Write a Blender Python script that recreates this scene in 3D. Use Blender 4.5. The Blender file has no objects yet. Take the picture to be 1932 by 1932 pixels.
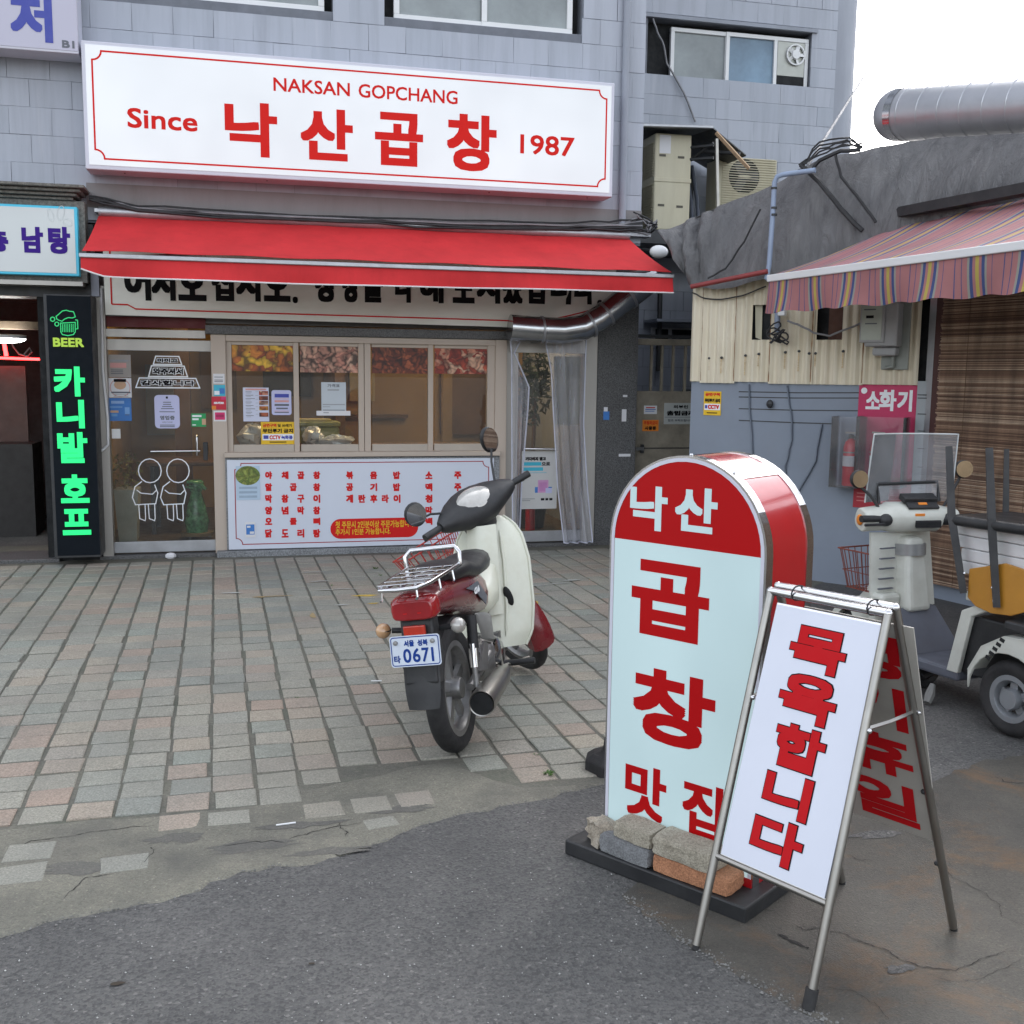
import bpy, math, random
from mathutils import Vector, Matrix
random.seed(11)
sc = bpy.context.scene
col = sc.collection
# ---------------------------------------------------------------- camera
# photo pixels below are in a 1932 x 1932 copy of the photograph; FPX is the focal length in those pixels
FPX = 2010.0
CAM = Vector((0.0, 0.0, 1.65))
RX = Vector((0.97043912, -0.24106754, 0.0115915))
RY = Vector((-0.01999416, -0.12816608, -0.99155115))
RZ = Vector((0.24051644, 0.96200826, -0.12919732))
cd = bpy.data.cameras.new('camera'); cam = bpy.data.objects.new('camera', cd); col.objects.link(cam)
cd.sensor_width = 36.0; cd.sensor_fit = 'HORIZONTAL'; cd.lens = FPX / 1932 * 36.0
cd.clip_start = 0.05; cd.clip_end = 3000
up = -RY; bk = -RZ
cam.matrix_world = Matrix(((RX.x, up.x, bk.x, CAM.x), (RX.y, up.y, bk.y, CAM.y), (RX.z, up.z, bk.z, CAM.z), (0, 0, 0, 1)))
sc.camera = cam
# ---------------------------------------------------------------- sky, sun, exposure
SUN_AZ = 17.0      # degrees right of +Y: behind the grey building, which keeps the yard in open shade
SUN_EL = 40.0
w = bpy.data.worlds.new('World'); sc.world = w; w.use_nodes = True
nt = w.node_tree; bg = nt.nodes['Background']
sky = nt.nodes.new('ShaderNodeTexSky'); sky.sky_type = 'NISHITA'; sky.sun_disc = False
sky.sun_elevation = math.radians(SUN_EL); sky.sun_rotation = math.radians(SUN_AZ)
sky.air_density = 1.0; sky.dust_density = 4.0; sky.ozone_density = 1.0
hs = nt.nodes.new('ShaderNodeHueSaturation'); hs.inputs['Saturation'].default_value = 0.33
nt.links.new(sky.outputs[0], hs.inputs['Color']); nt.links.new(hs.outputs[0], bg.inputs['Color'])
bg.inputs['Strength'].default_value = 0.15
sd = bpy.data.lights.new('sun', 'SUN'); sd.energy = 2.5; sd.angle = math.radians(3); sd.color = (1.0, 0.93, 0.84)
so = bpy.data.objects.new('sun', sd); col.objects.link(so)
az, el = math.radians(SUN_AZ), math.radians(SUN_EL)
so.rotation_euler = Vector((-math.sin(az) * math.cos(el), -math.cos(az) * math.cos(el), -math.sin(el))).to_track_quat('-Z', 'Y').to_euler()
sc.view_settings.view_transform = 'Standard'; sc.view_settings.look = 'None'
sc.view_settings.exposure = 2.05; sc.view_settings.gamma = 1.0; sc.view_settings.use_curve_mapping = False
sc.render.engine = 'CYCLES'
sc.cycles.max_bounces = 8; sc.cycles.transparent_max_bounces = 24; sc.cycles.caustics_reflective = False; sc.cycles.caustics_refractive = False
sc.cycles.use_denoising = True
# ---------------------------------------------------------------- pixel -> place
def ray(u, v):
    return RX * (u - 966) + RY * (v - 966) + RZ * FPX
def G(u, v, z=0.0):
    d = ray(u, v); return CAM + d * ((z - CAM.z) / d.z)
class Plane:
    """A real plane in the place: origin, horizontal axis ex, vertical-ish axis ey, outward normal n."""
    def __init__(s, o, ex, ey=(0, 0, 1)):
        s.o = Vector(o); s.ex = Vector(ex).normalized(); s.ey = Vector(ey).normalized()
        s.n = s.ex.cross(s.ey).normalized(); s.k = 0.0
    def off(s, d):
        p = Plane(s.o + s.n * d, s.ex, s.ey); return p
    def px(s, u, v):
        d = ray(u, v); p = CAM + d * ((s.o - CAM).dot(s.n) / d.dot(s.n)) - s.o
        return (p.dot(s.ex), p.dot(s.ey))
    def pt(s, a, b, d=0.0):
        return s.o + s.ex * a + s.ey * b + s.n * d
    def P(s, u, v, d=0.0):
        return s.pt(*s.px(u, v), d)
    def rc(s, u0, v0, u1, v1):
        a0, b1 = s.px(u0, v0); a1, b0 = s.px(u1, v1); return a0, b0, a1, b1
YF = 9.75
def FAC(dy=0.0):
    return Plane((0, YF - dy, 0), (1, 0, 0))
# ---------------------------------------------------------------- mesh helpers
class MB:
    def __init__(s): s.v = []; s.f = []
    def add(s, vs, fs):
        k = len(s.v); s.v += [Vector(p) for p in vs]; s.f += [tuple(i + k for i in f) for f in fs]; return s
    def box(s, x0, x1, y0, y1, z0, z1):
        return s.add([(x, y, z) for z in (z0, z1) for y in (y0, y1) for x in (x0, x1)],
                     [(0, 2, 3, 1), (4, 5, 7, 6), (0, 1, 5, 4), (1, 3, 7, 5), (3, 2, 6, 7), (2, 0, 4, 6)])
    def obox(s, c, ax, ay, az_):
        c, ax, ay, az_ = Vector(c), Vector(ax), Vector(ay), Vector(az_)
        return s.add([c + ax * i + ay * j + az_ * k for k in (-1, 1) for j in (-1, 1) for i in (-1, 1)],
                     [(0, 2, 3, 1), (4, 5, 7, 6), (0, 1, 5, 4), (1, 3, 7, 5), (3, 2, 6, 7), (2, 0, 4, 6)])
    def tube(s, pts, r, n=8, caps=True, closed=False):
        pts = [Vector(p) for p in pts]; m = len(pts)
        rs = r if isinstance(r, (list, tuple)) else [r] * m
        k = len(s.v); ref = None
        for i, p in enumerate(pts):
            a = pts[(i - 1) % m] if (i > 0 or closed) else p; b = pts[(i + 1) % m] if (i < m - 1 or closed) else p
            t = (b - a).normalized()
            if ref is None:
                ref = Vector((0, 0, 1)) if abs(t.z) < .9 else Vector((1, 0, 0))
            x = (ref - t * ref.dot(t)).normalized(); y = t.cross(x); ref = x
            for j in range(n):
                a_ = 2 * math.pi * j / n; s.v.append(p + (x * math.cos(a_) + y * math.sin(a_)) * rs[i])
        for i in range(m if closed else m - 1):
            for j in range(n):
                i2 = (i + 1) % m
                s.f.append((k + i * n + j, k + i * n + (j + 1) % n, k + i2 * n + (j + 1) % n, k + i2 * n + j))
        if caps and not closed:
            s.f.append(tuple(k + j for j in reversed(range(n)))); s.f.append(tuple(k + (m - 1) * n + j for j in range(n)))
        return s
    def lathe(s, prof, o, axis, n=24, ref=None, arc=2 * math.pi, start=0.0):
        """prof: (distance along axis, radius)"""
        o, t = Vector(o), Vector(axis).normalized()
        r_ = Vector(ref) if ref is not None else (Vector((0, 0, 1)) if abs(t.z) < .9 else Vector((1, 0, 0)))
        x = (r_ - t * r_.dot(t)).normalized(); y = t.cross(x)
        full = abs(arc - 2 * math.pi) < 1e-6; m = n if full else n + 1
        k = len(s.v)
        for (a, r) in prof:
            for j in range(m):
                q = start + arc * j / n; s.v.append(o + t * a + (x * math.cos(q) + y * math.sin(q)) * r)
        for i in range(len(prof) - 1):
            for j in range(n):
                j2 = (j + 1) % m
                s.f.append((k + i * m + j, k + i * m + j2, k + (i + 1) * m + j2, k + (i + 1) * m + j))
        return s
    def ellipsoid(s, c, ax, ay, az_, nu=16, nv=10):
        c, ax, ay, az_ = Vector(c), Vector(ax), Vector(ay), Vector(az_); k = len(s.v)
        for i in range(nv + 1):
            th = math.pi * i / nv
            for j in range(nu):
                ph = 2 * math.pi * j / nu
                s.v.append(c + ax * (math.sin(th) * math.cos(ph)) + ay * (math.sin(th) * math.sin(ph)) + az_ * math.cos(th))
        for i in range(nv):
            for j in range(nu):
                s.f.append((k + i * nu + j, k + (i + 1) * nu + j, k + (i + 1) * nu + (j + 1) % nu, k + i * nu + (j + 1) % nu))
        return s
    def prism(s, poly, d):
        """poly: 3D points in order (a flat outline); d: vector it is pushed along"""
        poly = [Vector(p) for p in poly]; d = Vector(d); n = len(poly); k = len(s.v)
        s.v += poly + [p + d for p in poly]
        s.f.append(tuple(k + i for i in reversed(range(n)))); s.f.append(tuple(k + n + i for i in range(n)))
        for i in range(n): s.f.append((k + i, k + (i + 1) % n, k + n + (i + 1) % n, k + n + i))
        return s
    def face(s, poly):
        k = len(s.v); s.v += [Vector(p) for p in poly]; s.f.append(tuple(range(k, k + len(poly)))); return s
    def grid(s, fn, nu, nv, th=0.0):
        """fn(a, b) -> point for a, b in 0..1; th: thickness along the surface normal"""
        k = len(s.v); P = [[Vector(fn(i / nu, j / nv)) for i in range(nu + 1)] for j in range(nv + 1)]
        for row in P: s.v += row
        W_ = nu + 1
        fs = [(j * W_ + i, j * W_ + i + 1, (j + 1) * W_ + i + 1, (j + 1) * W_ + i) for j in range(nv) for i in range(nu)]
        s.f += [tuple(k + q for q in f) for f in fs]
        if th:
            k2 = len(s.v)
            for j in range(nv + 1):
                for i in range(nu + 1):
                    a = P[j][min(i + 1, nu)] - P[j][max(i - 1, 0)]; b = P[min(j + 1, nv)][i] - P[max(j - 1, 0)][i]
                    nn = a.cross(b); nn = nn.normalized() if nn.length > 1e-9 else Vector((0, 0, 1))
                    s.v.append(P[j][i] - nn * th)
            s.f += [tuple(k2 + q for q in reversed(f)) for f in fs]
            ring = [i for i in range(nu + 1)] + [j * W_ + nu for j in range(1, nv + 1)] + [nv * W_ + i for i in range(nu - 1, -1, -1)] + [j * W_ for j in range(nv - 1, 0, -1)]
            for a, b in zip(ring, ring[1:] + ring[:1]): s.f.append((k + b, k + a, k2 + a, k2 + b))
        return s
    def rect(s, pl, u0, v0, u1, v1, d0=0.0, d1=None):
        """a rectangle on a plane given by its top-left and bottom-right photo pixels; a slab from d0 to d1 proud of it"""
        a0, b0, a1, b1 = pl.rc(u0, v0, u1, v1); return s.ab(pl, a0, b0, a1, b1, d0, d1)
    def ab(s, pl, a0, b0, a1, b1, d0=0.0, d1=None):
        q = [pl.pt(a0, b0, d0), pl.pt(a1, b0, d0), pl.pt(a1, b1, d0), pl.pt(a0, b1, d0)]
        if d1 is None: return s.face(q)
        return s.prism(q, pl.n * (d1 - d0))
    def line(s, pl, pts, wd, d=0.0, px=True, closed=False):
        """a flat stripe of width wd along points on a plane"""
        q = [Vector((*(pl.px(*p) if px else p), 0)) for p in pts]; n = len(q); L, R = [], []
        for i in range(n):
            a = q[(i - 1) % n] if (i > 0 or closed) else None; b = q[(i + 1) % n] if (i < n - 1 or closed) else None
            t1 = (q[i] - a).normalized() if a is not None else None; t2 = (b - q[i]).normalized() if b is not None else None
            t1 = t1 or t2; t2 = t2 or t1
            n1 = Vector((-t1.y, t1.x, 0)); n2 = Vector((-t2.y, t2.x, 0)); m = n1 + n2
            m = m / max(m.length_squared, .3) * 2 * (wd / 2) if m.length > 1e-6 else n1 * wd / 2
            L.append(q[i] + m); R.append(q[i] - m)
        k = len(s.v)
        for a, b in zip(L, R): s.v += [pl.pt(a.x, a.y, d), pl.pt(b.x, b.y, d)]
        for i in range(n if closed else n - 1):
            j = (i + 1) % n; s.f.append((k + 2 * i + 1, k + 2 * j + 1, k + 2 * j, k + 2 * i))
        return s
# ---------------------------------------------------------------- lettering
_tmp = bpy.data.scenes.new('tmp'); _cache = {}
def outline(t):
    if t in _cache: return _cache[t]
    c = bpy.data.curves.new('t', 'FONT'); c.body = t; c.resolution_u = 3
    o = bpy.data.objects.new('t', c); _tmp.collection.objects.link(o)
    vl = _tmp.view_layers[0]; vl.update()
    m = bpy.data.meshes.new_from_object(o.evaluated_get(vl.depsgraph))
    r = ([(v.co.x, v.co.y) for v in m.vertices], [tuple(p.vertices) for p in m.polygons])
    bpy.data.objects.remove(o); bpy.data.curves.remove(c); bpy.data.meshes.remove(m)
    _cache[t] = r; return r
def text_ab(mb, pl, t, a0, b0, a1, b1, d, bold=0.0, shear=0.0):
    """lettering t filling the box (a0,b0)-(a1,b1) on plane pl at height d; bold: stroke growth in metres"""
    vs, fs = outline(t)
    if not vs: return
    xs = [p[0] for p in vs]; ys = [p[1] for p in vs]; x0, x1, y0, y1 = min(xs), max(xs), min(ys), max(ys)
    g = bold; sx = (a1 - a0 - 2 * g) / max(x1 - x0, 1e-6); sy = (b1 - b0 - 2 * g) / max(y1 - y0, 1e-6)
    sh = [(0, 0)]
    if bold:
        n = max(2, math.ceil(2 * g / (.03 * min(a1 - a0, b1 - b0)))) if len(t) == 1 else 2
        n = min(n, 8); sh = [(g * (2 * i / n - 1), g * (2 * j / n - 1)) for i in range(n + 1) for j in range(n + 1) if i in (0, n) or j in (0, n) or (i == n // 2 and j == n // 2)]
    for i, (dx, dy) in enumerate(sh):
        mb.add([pl.pt(a0 + g + (p[0] - x0) * sx + dx + shear * (p[1] - y0) * sy, b0 + g + (p[1] - y0) * sy + dy, d + i * .00002) for p in vs], fs)
def text_px(mb, pl, t, u0, v0, u1, v1, d, bold=0.0):
    text_ab(mb, pl, t, *pl.rc(u0, v0, u1, v1), d, bold)
# ---------------------------------------------------------------- objects
FRM = {}
def thing(name, label, cat, loc=(0, 0, 0), rz=0.0, group=None, mat4=None):
    o = bpy.data.objects.new(name, None); col.objects.link(o); o.empty_display_size = .1
    m = mat4 if mat4 is not None else Matrix.Translation(Vector(loc)) @ Matrix.Rotation(rz, 4, 'Z')
    o.matrix_world = m; FRM[o.name] = m.copy()
    tag(o, label, cat, group); return o
def tag(o, label=None, cat=None, group=None, kind=None):
    if label: o['label'] = label
    if cat: o['category'] = cat
    if group: o['group'] = group
    if kind: o['kind'] = kind
    return o
def obj(name, mb, m, parent=None, local=False, bev=0.0, smooth=None, seg=2, label=None):
    """one mesh object; vertices are world coordinates unless local (then in the parent thing's frame)"""
    me = bpy.data.meshes.new(name); vs = mb.v
    if parent is not None:
        F = FRM[parent.name]
        if not local:
            Fi = F.inverted(); vs = [Fi @ p for p in vs]
        base = Vector((0, 0, 0))
    else:
        xs = [p.x for p in vs]; ys = [p.y for p in vs]; zs = [p.z for p in vs]
        base = Vector(((min(xs) + max(xs)) / 2, (min(ys) + max(ys)) / 2, min(zs))); vs = [p - base for p in vs]
    me.from_pydata([tuple(p) for p in vs], [], mb.f); me.materials.append(m); me.update()
    if smooth is not None:
        me.polygons.foreach_set('use_smooth', [True] * len(me.polygons))
        try: me.set_sharp_from_angle(angle=math.radians(smooth))
        except Exception: pass
    o = bpy.data.objects.new(name, me); col.objects.link(o)
    if parent is not None:
        o.parent = parent; FRM[o.name] = FRM[parent.name]
    else:
        o.location = base; FRM[o.name] = Matrix.Translation(base)
    if bev:
        b = o.modifiers.new('bevel', 'BEVEL'); b.width = bev; b.segments = seg; b.limit_method = 'ANGLE'; b.angle_limit = math.radians(40)
    if label: o['label'] = label
    return o
def solo(name, mb, m, label, cat, group=None, **k):
    return tag(obj(name, mb, m, None, **k), label, cat, group)
def struct(name, mb, m, **k):
    return tag(obj(name, mb, m, None, **k), kind='structure')
def copy_tree(o, parent=None):
    c = o.copy(); col.objects.link(c); FRM[c.name] = FRM[o.name]
    if parent is not None: c.parent = parent
    for ch in list(o.children): copy_tree(ch, c)
    return c
# ---------------------------------------------------------------- materials
def _n(nt, t, **k):
    n = nt.nodes.new(t)
    for a, b in k.items():
        if a in n.inputs: n.inputs[a].default_value = b
        else: setattr(n, a, b)
    return n
def srgb(r, g, b):
    f = lambda c: (c / 255 / 12.92) if c / 255 <= .04045 else ((c / 255 + .055) / 1.055) ** 2.4
    return (f(r), f(g), f(b), 1)
def mixc(nt, fac, a, b, mode='MIX'):
    m = nt.nodes.new('ShaderNodeMix'); m.data_type = 'RGBA'; m.blend_type = mode
    for i, x in ((0, fac), (6, a), (7, b)):
        if hasattr(x, 'is_linked') or hasattr(x, 'links'): nt.links.new(x, m.inputs[i])
        else: m.inputs[i].default_value = x
    return m.outputs[2]
def ramp(nt, src, *stops):
    r = nt.nodes.new('ShaderNodeValToRGB'); e = r.color_ramp.elements
    while len(e) < len(stops): e.new(.5)
    for el_, (p, c) in zip(e, stops):
        el_.position = p; el_.color = c if len(c) == 4 else (*c, 1)
    nt.links.new(src, r.inputs[0]); return r.outputs[0]
def coords(nt, scale=(1, 1, 1), kind='Object', rot=(0, 0, 0)):
    t = nt.nodes.new('ShaderNodeTexCoord'); m = nt.nodes.new('ShaderNodeMapping'); m.inputs['Scale'].default_value = scale; m.inputs['Rotation'].default_value = rot
    nt.links.new(t.outputs[kind], m.inputs[0]); return m.outputs[0]
def noise(nt, vec, scale, detail=5.0, rough=.6, out=0, dist=0.0):
    n = nt.nodes.new('ShaderNodeTexNoise'); n.inputs['Scale'].default_value = scale; n.inputs['Detail'].default_value = detail; n.inputs['Roughness'].default_value = rough; n.inputs['Distortion'].default_value = dist
    nt.links.new(vec, n.inputs['Vector']); return n.outputs[out]
def voro(nt, vec, scale, out=0, feature='F1'):
    n = nt.nodes.new('ShaderNodeTexVoronoi'); n.feature = feature; n.inputs['Scale'].default_value = scale
    nt.links.new(vec, n.inputs['Vector']); return n.outputs[out]
def bump(nt, src, strength, dist=.01):
    b = nt.nodes.new('ShaderNodeBump'); b.inputs['Strength'].default_value = strength; b.inputs['Distance'].default_value = dist
    nt.links.new(src, b.inputs['Height']); return b.outputs[0]
def base_mat(name):
    m = bpy.data.materials.new(name); m.use_nodes = True; return m, m.node_tree, m.node_tree.nodes['Principled BSDF']
def MAT(name, c, rough=.55, metal=0.0, var=.12, vs=6.0, bmp=.0, bs=80.0, emit=0.0, ecol=None, dirt=0.0, dirtc=(.06, .05, .04, 1), ds=1.6, streak=False, coat=0.0, spec=.5, sss=0.0):
    m, nt, p = base_mat(name)
    c = c if len(c) == 4 else (*c, 1)
    vec = coords(nt, (1, 1, .18) if streak else (1, 1, 1))
    nf = noise(nt, vec, vs, 6)
    lo = tuple(x * (1 - var) for x in c[:3]) + (1,); hi = tuple(min(1, x * (1 + var)) for x in c[:3]) + (1,)
    out = ramp(nt, nf, (.3, lo), (.7, hi))
    if dirt:
        nd = noise(nt, vec, ds, 8, .7); fac = ramp(nt, nd, (.42, (0, 0, 0, 1)), (.78, (dirt, dirt, dirt, 1)))
        out = mixc(nt, fac, out, dirtc)
    nt.links.new(out, p.inputs['Base Color'])
    p.inputs['Metallic'].default_value = metal; p.inputs['Specular IOR Level'].default_value = spec
    rr = ramp(nt, noise(nt, vec, vs * 2.3, 4), (.3, (rough * .82,) * 3), (.7, (min(1, rough * 1.18),) * 3)); nt.links.new(rr, p.inputs['Roughness'])
    if coat: p.inputs['Coat Weight'].default_value = coat; p.inputs['Coat Roughness'].default_value = .08
    if bmp:
        nt.links.new(bump(nt, noise(nt, coords(nt), bs, 4), bmp, .004), p.inputs['Normal'])
    if emit:
        ec = ecol or c
        p.inputs['Emission Color'].default_value = ec if len(ec) == 4 else (*ec, 1); p.inputs['Emission Strength'].default_value = emit
    return m
def GLASS(name, tint=(1, 1, 1, 1), refl=1.0, haze=0.0, hazec=(.6, .62, .64, 1), rough=0.0):
    m = bpy.data.materials.new(name); m.use_nodes = True; nt = m.node_tree; nt.nodes.clear()
    o = nt.nodes.new('ShaderNodeOutputMaterial'); tr = nt.nodes.new('ShaderNodeBsdfTransparent'); tr.inputs[0].default_value = tint
    gl = nt.nodes.new('ShaderNodeBsdfGlossy'); gl.inputs['Roughness'].default_value = rough; fr = nt.nodes.new('ShaderNodeFresnel'); fr.inputs[0].default_value = 1.48
    mu = nt.nodes.new('ShaderNodeMath'); mu.operation = 'MULTIPLY'; mu.inputs[1].default_value = refl; nt.links.new(fr.outputs[0], mu.inputs[0])
    m1 = nt.nodes.new('ShaderNodeMixShader'); nt.links.new(mu.outputs[0], m1.inputs[0]); nt.links.new(tr.outputs[0], m1.inputs[1]); nt.links.new(gl.outputs[0], m1.inputs[2])
    last = m1.outputs[0]
    if haze:
        df = nt.nodes.new('ShaderNodeBsdfDiffuse'); df.inputs[0].default_value = hazec
        m2 = nt.nodes.new('ShaderNodeMixShader'); hz = ramp(nt, noise(nt, coords(nt), 3.0, 6), (.3, (haze * .6,) * 3), (.7, (min(1, haze * 1.3),) * 3))
        nt.links.new(hz, m2.inputs[0]); nt.links.new(last, m2.inputs[1]); nt.links.new(df.outputs[0], m2.inputs[2]); last = m2.outputs[0]
    nt.links.new(last, o.inputs[0]); return m
# ---------------------------------------------------------------- material list
m_white = MAT('white_paint', srgb(225, 226, 226), .45, var=.05, dirt=.12, ds=3)
m_whiteplastic = MAT('white_plastic', srgb(226, 226, 218), .35, var=.05, dirt=.18, ds=5, dirtc=srgb(150, 140, 115), coat=.2)
m_black = MAT('black_plastic', (.018, .019, .021), .5, var=.25, bmp=.15, bs=300, dirt=.25, dirtc=(.08, .075, .07, 1), ds=6)
m_rubber = MAT('rubber', (.016, .016, .017), .8, var=.3, bmp=.2, bs=200, dirt=.35, dirtc=(.09, .085, .08, 1), ds=5)
m_chrome = MAT('chrome', (.62, .62, .63), .16, 1.0, var=.08, dirt=.2, dirtc=(.2, .17, .14, 1), ds=20)
m_steel = MAT('steel', (.34, .33, .31), .34, 1.0, var=.15, dirt=.4, dirtc=(.16, .13, .1, 1), ds=6)
m_alu = MAT('aluminium', (.42, .43, .45), .42, .7, var=.1, dirt=.25, ds=5)
m_darkmetal = MAT('dark_metal', (.05, .052, .055), .5, .5, var=.2, dirt=.3, ds=4)
m_beige = MAT('beige_frame', srgb(188, 174, 160), .5, var=.06, dirt=.2, ds=3, streak=True)
m_stainless = MAT('worn_stainless', (.42, .40, .37), .4, .45, var=.12, dirt=.3, ds=3, streak=True)
m_redpaint = MAT('red_print', (.60, .02, .02, 1), .6, var=.03, spec=.12)
m_text_black = MAT('black_print', (.010, .010, .011), .7, var=.05, spec=.12)
m_text_white = MAT('white_print', (.8, .82, .84), .5, var=.03)
m_text_blue = MAT('blue_print', srgb(60, 70, 160), .5, var=.03)
m_text_grey = MAT('grey_print', (.12, .13, .15), .6, var=.05)
m_yellow = MAT('yellow_print', srgb(222, 180, 30), .5, var=.06)
m_paper = MAT('paper', srgb(218, 218, 220), .7, var=.04, vs=3, bmp=.1, bs=12)
m_cyan = MAT('cyan_print', srgb(60, 175, 200), .5, var=.05)
m_bluepaper = MAT('blue_poster', srgb(62, 120, 190), .6, var=.12, vs=9)
m_green = MAT('green_print', srgb(30, 150, 85), .5, var=.08)
m_pink = MAT('pink_print', srgb(205, 40, 105), .5, var=.08)
m_orange = MAT('orange_print', srgb(222, 130, 40), .5, var=.08)
m_glass = GLASS('window_glass', (.86, .87, .85, 1), .9, haze=.03)
m_clear = GLASS('clear_plastic', (.93, .94, .95, 1), 1.2, haze=.16, hazec=(.7, .72, .75, 1))
m_frost = MAT('frosted_glass', srgb(138, 145, 146), .35, var=.25, vs=2.2, dirt=.15, ds=2)
m_frostblue = MAT('frosted_glass_blue', srgb(110, 135, 155), .35, var=.3, vs=2.6, dirt=.15, ds=2)
m_dark = MAT('dark_void', (.012, .013, .014), .85, var=.3)
m_wire = MAT('cable_black', (.02, .02, .022), .6, var=.2)
m_wiregrey = MAT('cable_grey', (.22, .22, .23), .6, var=.2)
m_tyre = m_rubber

def m_tile_(): # painted ceramic wall tile
    m, nt, p = base_mat('painted_wall_tile'); v = coords(nt, (1, 1, 1)); oi = nt.nodes.new('ShaderNodeObjectInfo')
    c = ramp(nt, oi.outputs['Random'], (0, srgb(162, 168, 178)), (.5, srgb(167, 172, 182)), (1, srgb(171, 176, 186)))
    geo = nt.nodes.new('ShaderNodeNewGeometry'); mp = nt.nodes.new('ShaderNodeMapping'); mp.inputs['Scale'].default_value = (7, 7, .45)
    nt.links.new(geo.outputs['Position'], mp.inputs[0])
    st = ramp(nt, noise(nt, mp.outputs[0], 1.0, 6, .65), (.46, (0, 0, 0, 1)), (.75, (.42, .42, .42, 1)))
    c = mixc(nt, st, c, srgb(120, 124, 132))
    mp2 = nt.nodes.new('ShaderNodeMapping'); mp2.inputs['Scale'].default_value = (16, 16, .9); nt.links.new(geo.outputs['Position'], mp2.inputs[0])
    st2 = ramp(nt, noise(nt, mp2.outputs[0], 1.0, 4, .6), (.60, (0, 0, 0, 1)), (.76, (.35, .35, .35, 1)))
    c = mixc(nt, st2, c, srgb(190, 192, 198))
    nt.links.new(c, p.inputs['Base Color']); p.inputs['Roughness'].default_value = .55
    nt.links.new(bump(nt, noise(nt, v, 14, 5), .35, .004), p.inputs['Normal']); return m
m_tile = m_tile_()
m_wallgrey = MAT('painted_wall', srgb(150, 155, 165), .7, var=.08, vs=2, dirt=.3, dirtc=srgb(95, 95, 95), ds=2.2, streak=True, bmp=.3, bs=30)
m_wallstain = MAT('stained_plaster', srgb(138, 135, 135), .8, var=.12, vs=3, dirt=.5, dirtc=srgb(85, 80, 76), ds=3, streak=True, bmp=.4, bs=25)
m_seam = MAT('mortar_seam', srgb(112, 116, 124), .85, var=.15)

def m_granite_(name, dark, light, sc_=90):
    m, nt, p = base_mat(name); v = coords(nt)
    c = ramp(nt, noise(nt, v, sc_, 3, .8), (.35, dark), (.55, light), (.7, tuple(x * 1.4 for x in light[:3]) + (1,)))
    d = ramp(nt, noise(nt, v, 2.0, 7, .7), (.4, (0, 0, 0, 1)), (.8, (.55, .55, .55, 1))); c = mixc(nt, d, c, (.05, .045, .04, 1))
    nt.links.new(c, p.inputs['Base Color']); p.inputs['Roughness'].default_value = .5; return m
m_granite = m_granite_('granite_dark', (.03, .03, .03, 1), (.12, .12, .12, 1))
m_granitel = m_granite_('granite_light', (.10, .11, .12, 1), (.26, .27, .28, 1), 70)
m_stonebrown = m_granite_('stone_cornice', (.07, .065, .055, 1), (.17, .16, .14, 1), 40)

def m_paver_(island):
    m, nt, p = base_mat('granite_sett' + ('_far' if island else ''))
    if island: r = nt.nodes.new('ShaderNodeNewGeometry').outputs['Random Per Island']
    else: r = nt.nodes.new('ShaderNodeObjectInfo').outputs['Random']
    c = ramp(nt, r, (.0, srgb(156, 156, 146)), (.2, srgb(168, 165, 152)), (.34, srgb(150, 153, 145)), (.5, srgb(174, 166, 150)), (.62, srgb(174, 160, 146)), (.72, srgb(161, 161, 151)), (.84, srgb(175, 156, 141)), (.9, srgb(155, 160, 150)), (1, srgb(176, 168, 154)))
    geo = nt.nodes.new('ShaderNodeNewGeometry')
    sp = ramp(nt, noise(nt, geo.outputs['Position'], 120, 3, .8), (.36, (.45, .45, .45, 1)), (.6, (1.0, 1.0, 1.0, 1)), (.75, (1.3, 1.3, 1.28, 1)))
    c = mixc(nt, .8, c, sp, 'MULTIPLY')
    d = ramp(nt, noise(nt, geo.outputs['Position'], 1.1, 8, .7), (.42, (0, 0, 0, 1)), (.72, (.6, .6, .6, 1))); c = mixc(nt, d, c, srgb(112, 114, 109))
    d2 = ramp(nt, noise(nt, geo.outputs['Position'], .35, 5, .6), (.45, (0, 0, 0, 1)), (.7, (.35, .35, .35, 1))); c = mixc(nt, d2, c, srgb(122, 112, 98))
    nt.links.new(c, p.inputs['Base Color']); p.inputs['Roughness'].default_value = .72; p.inputs['Specular IOR Level'].default_value = .35
    nt.links.new(bump(nt, noise(nt, geo.outputs['Position'], 55, 5, .7), .6, .006), p.inputs['Normal']); return m
m_paver = m_paver_(False); m_paverfar = m_paver_(True)

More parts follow.
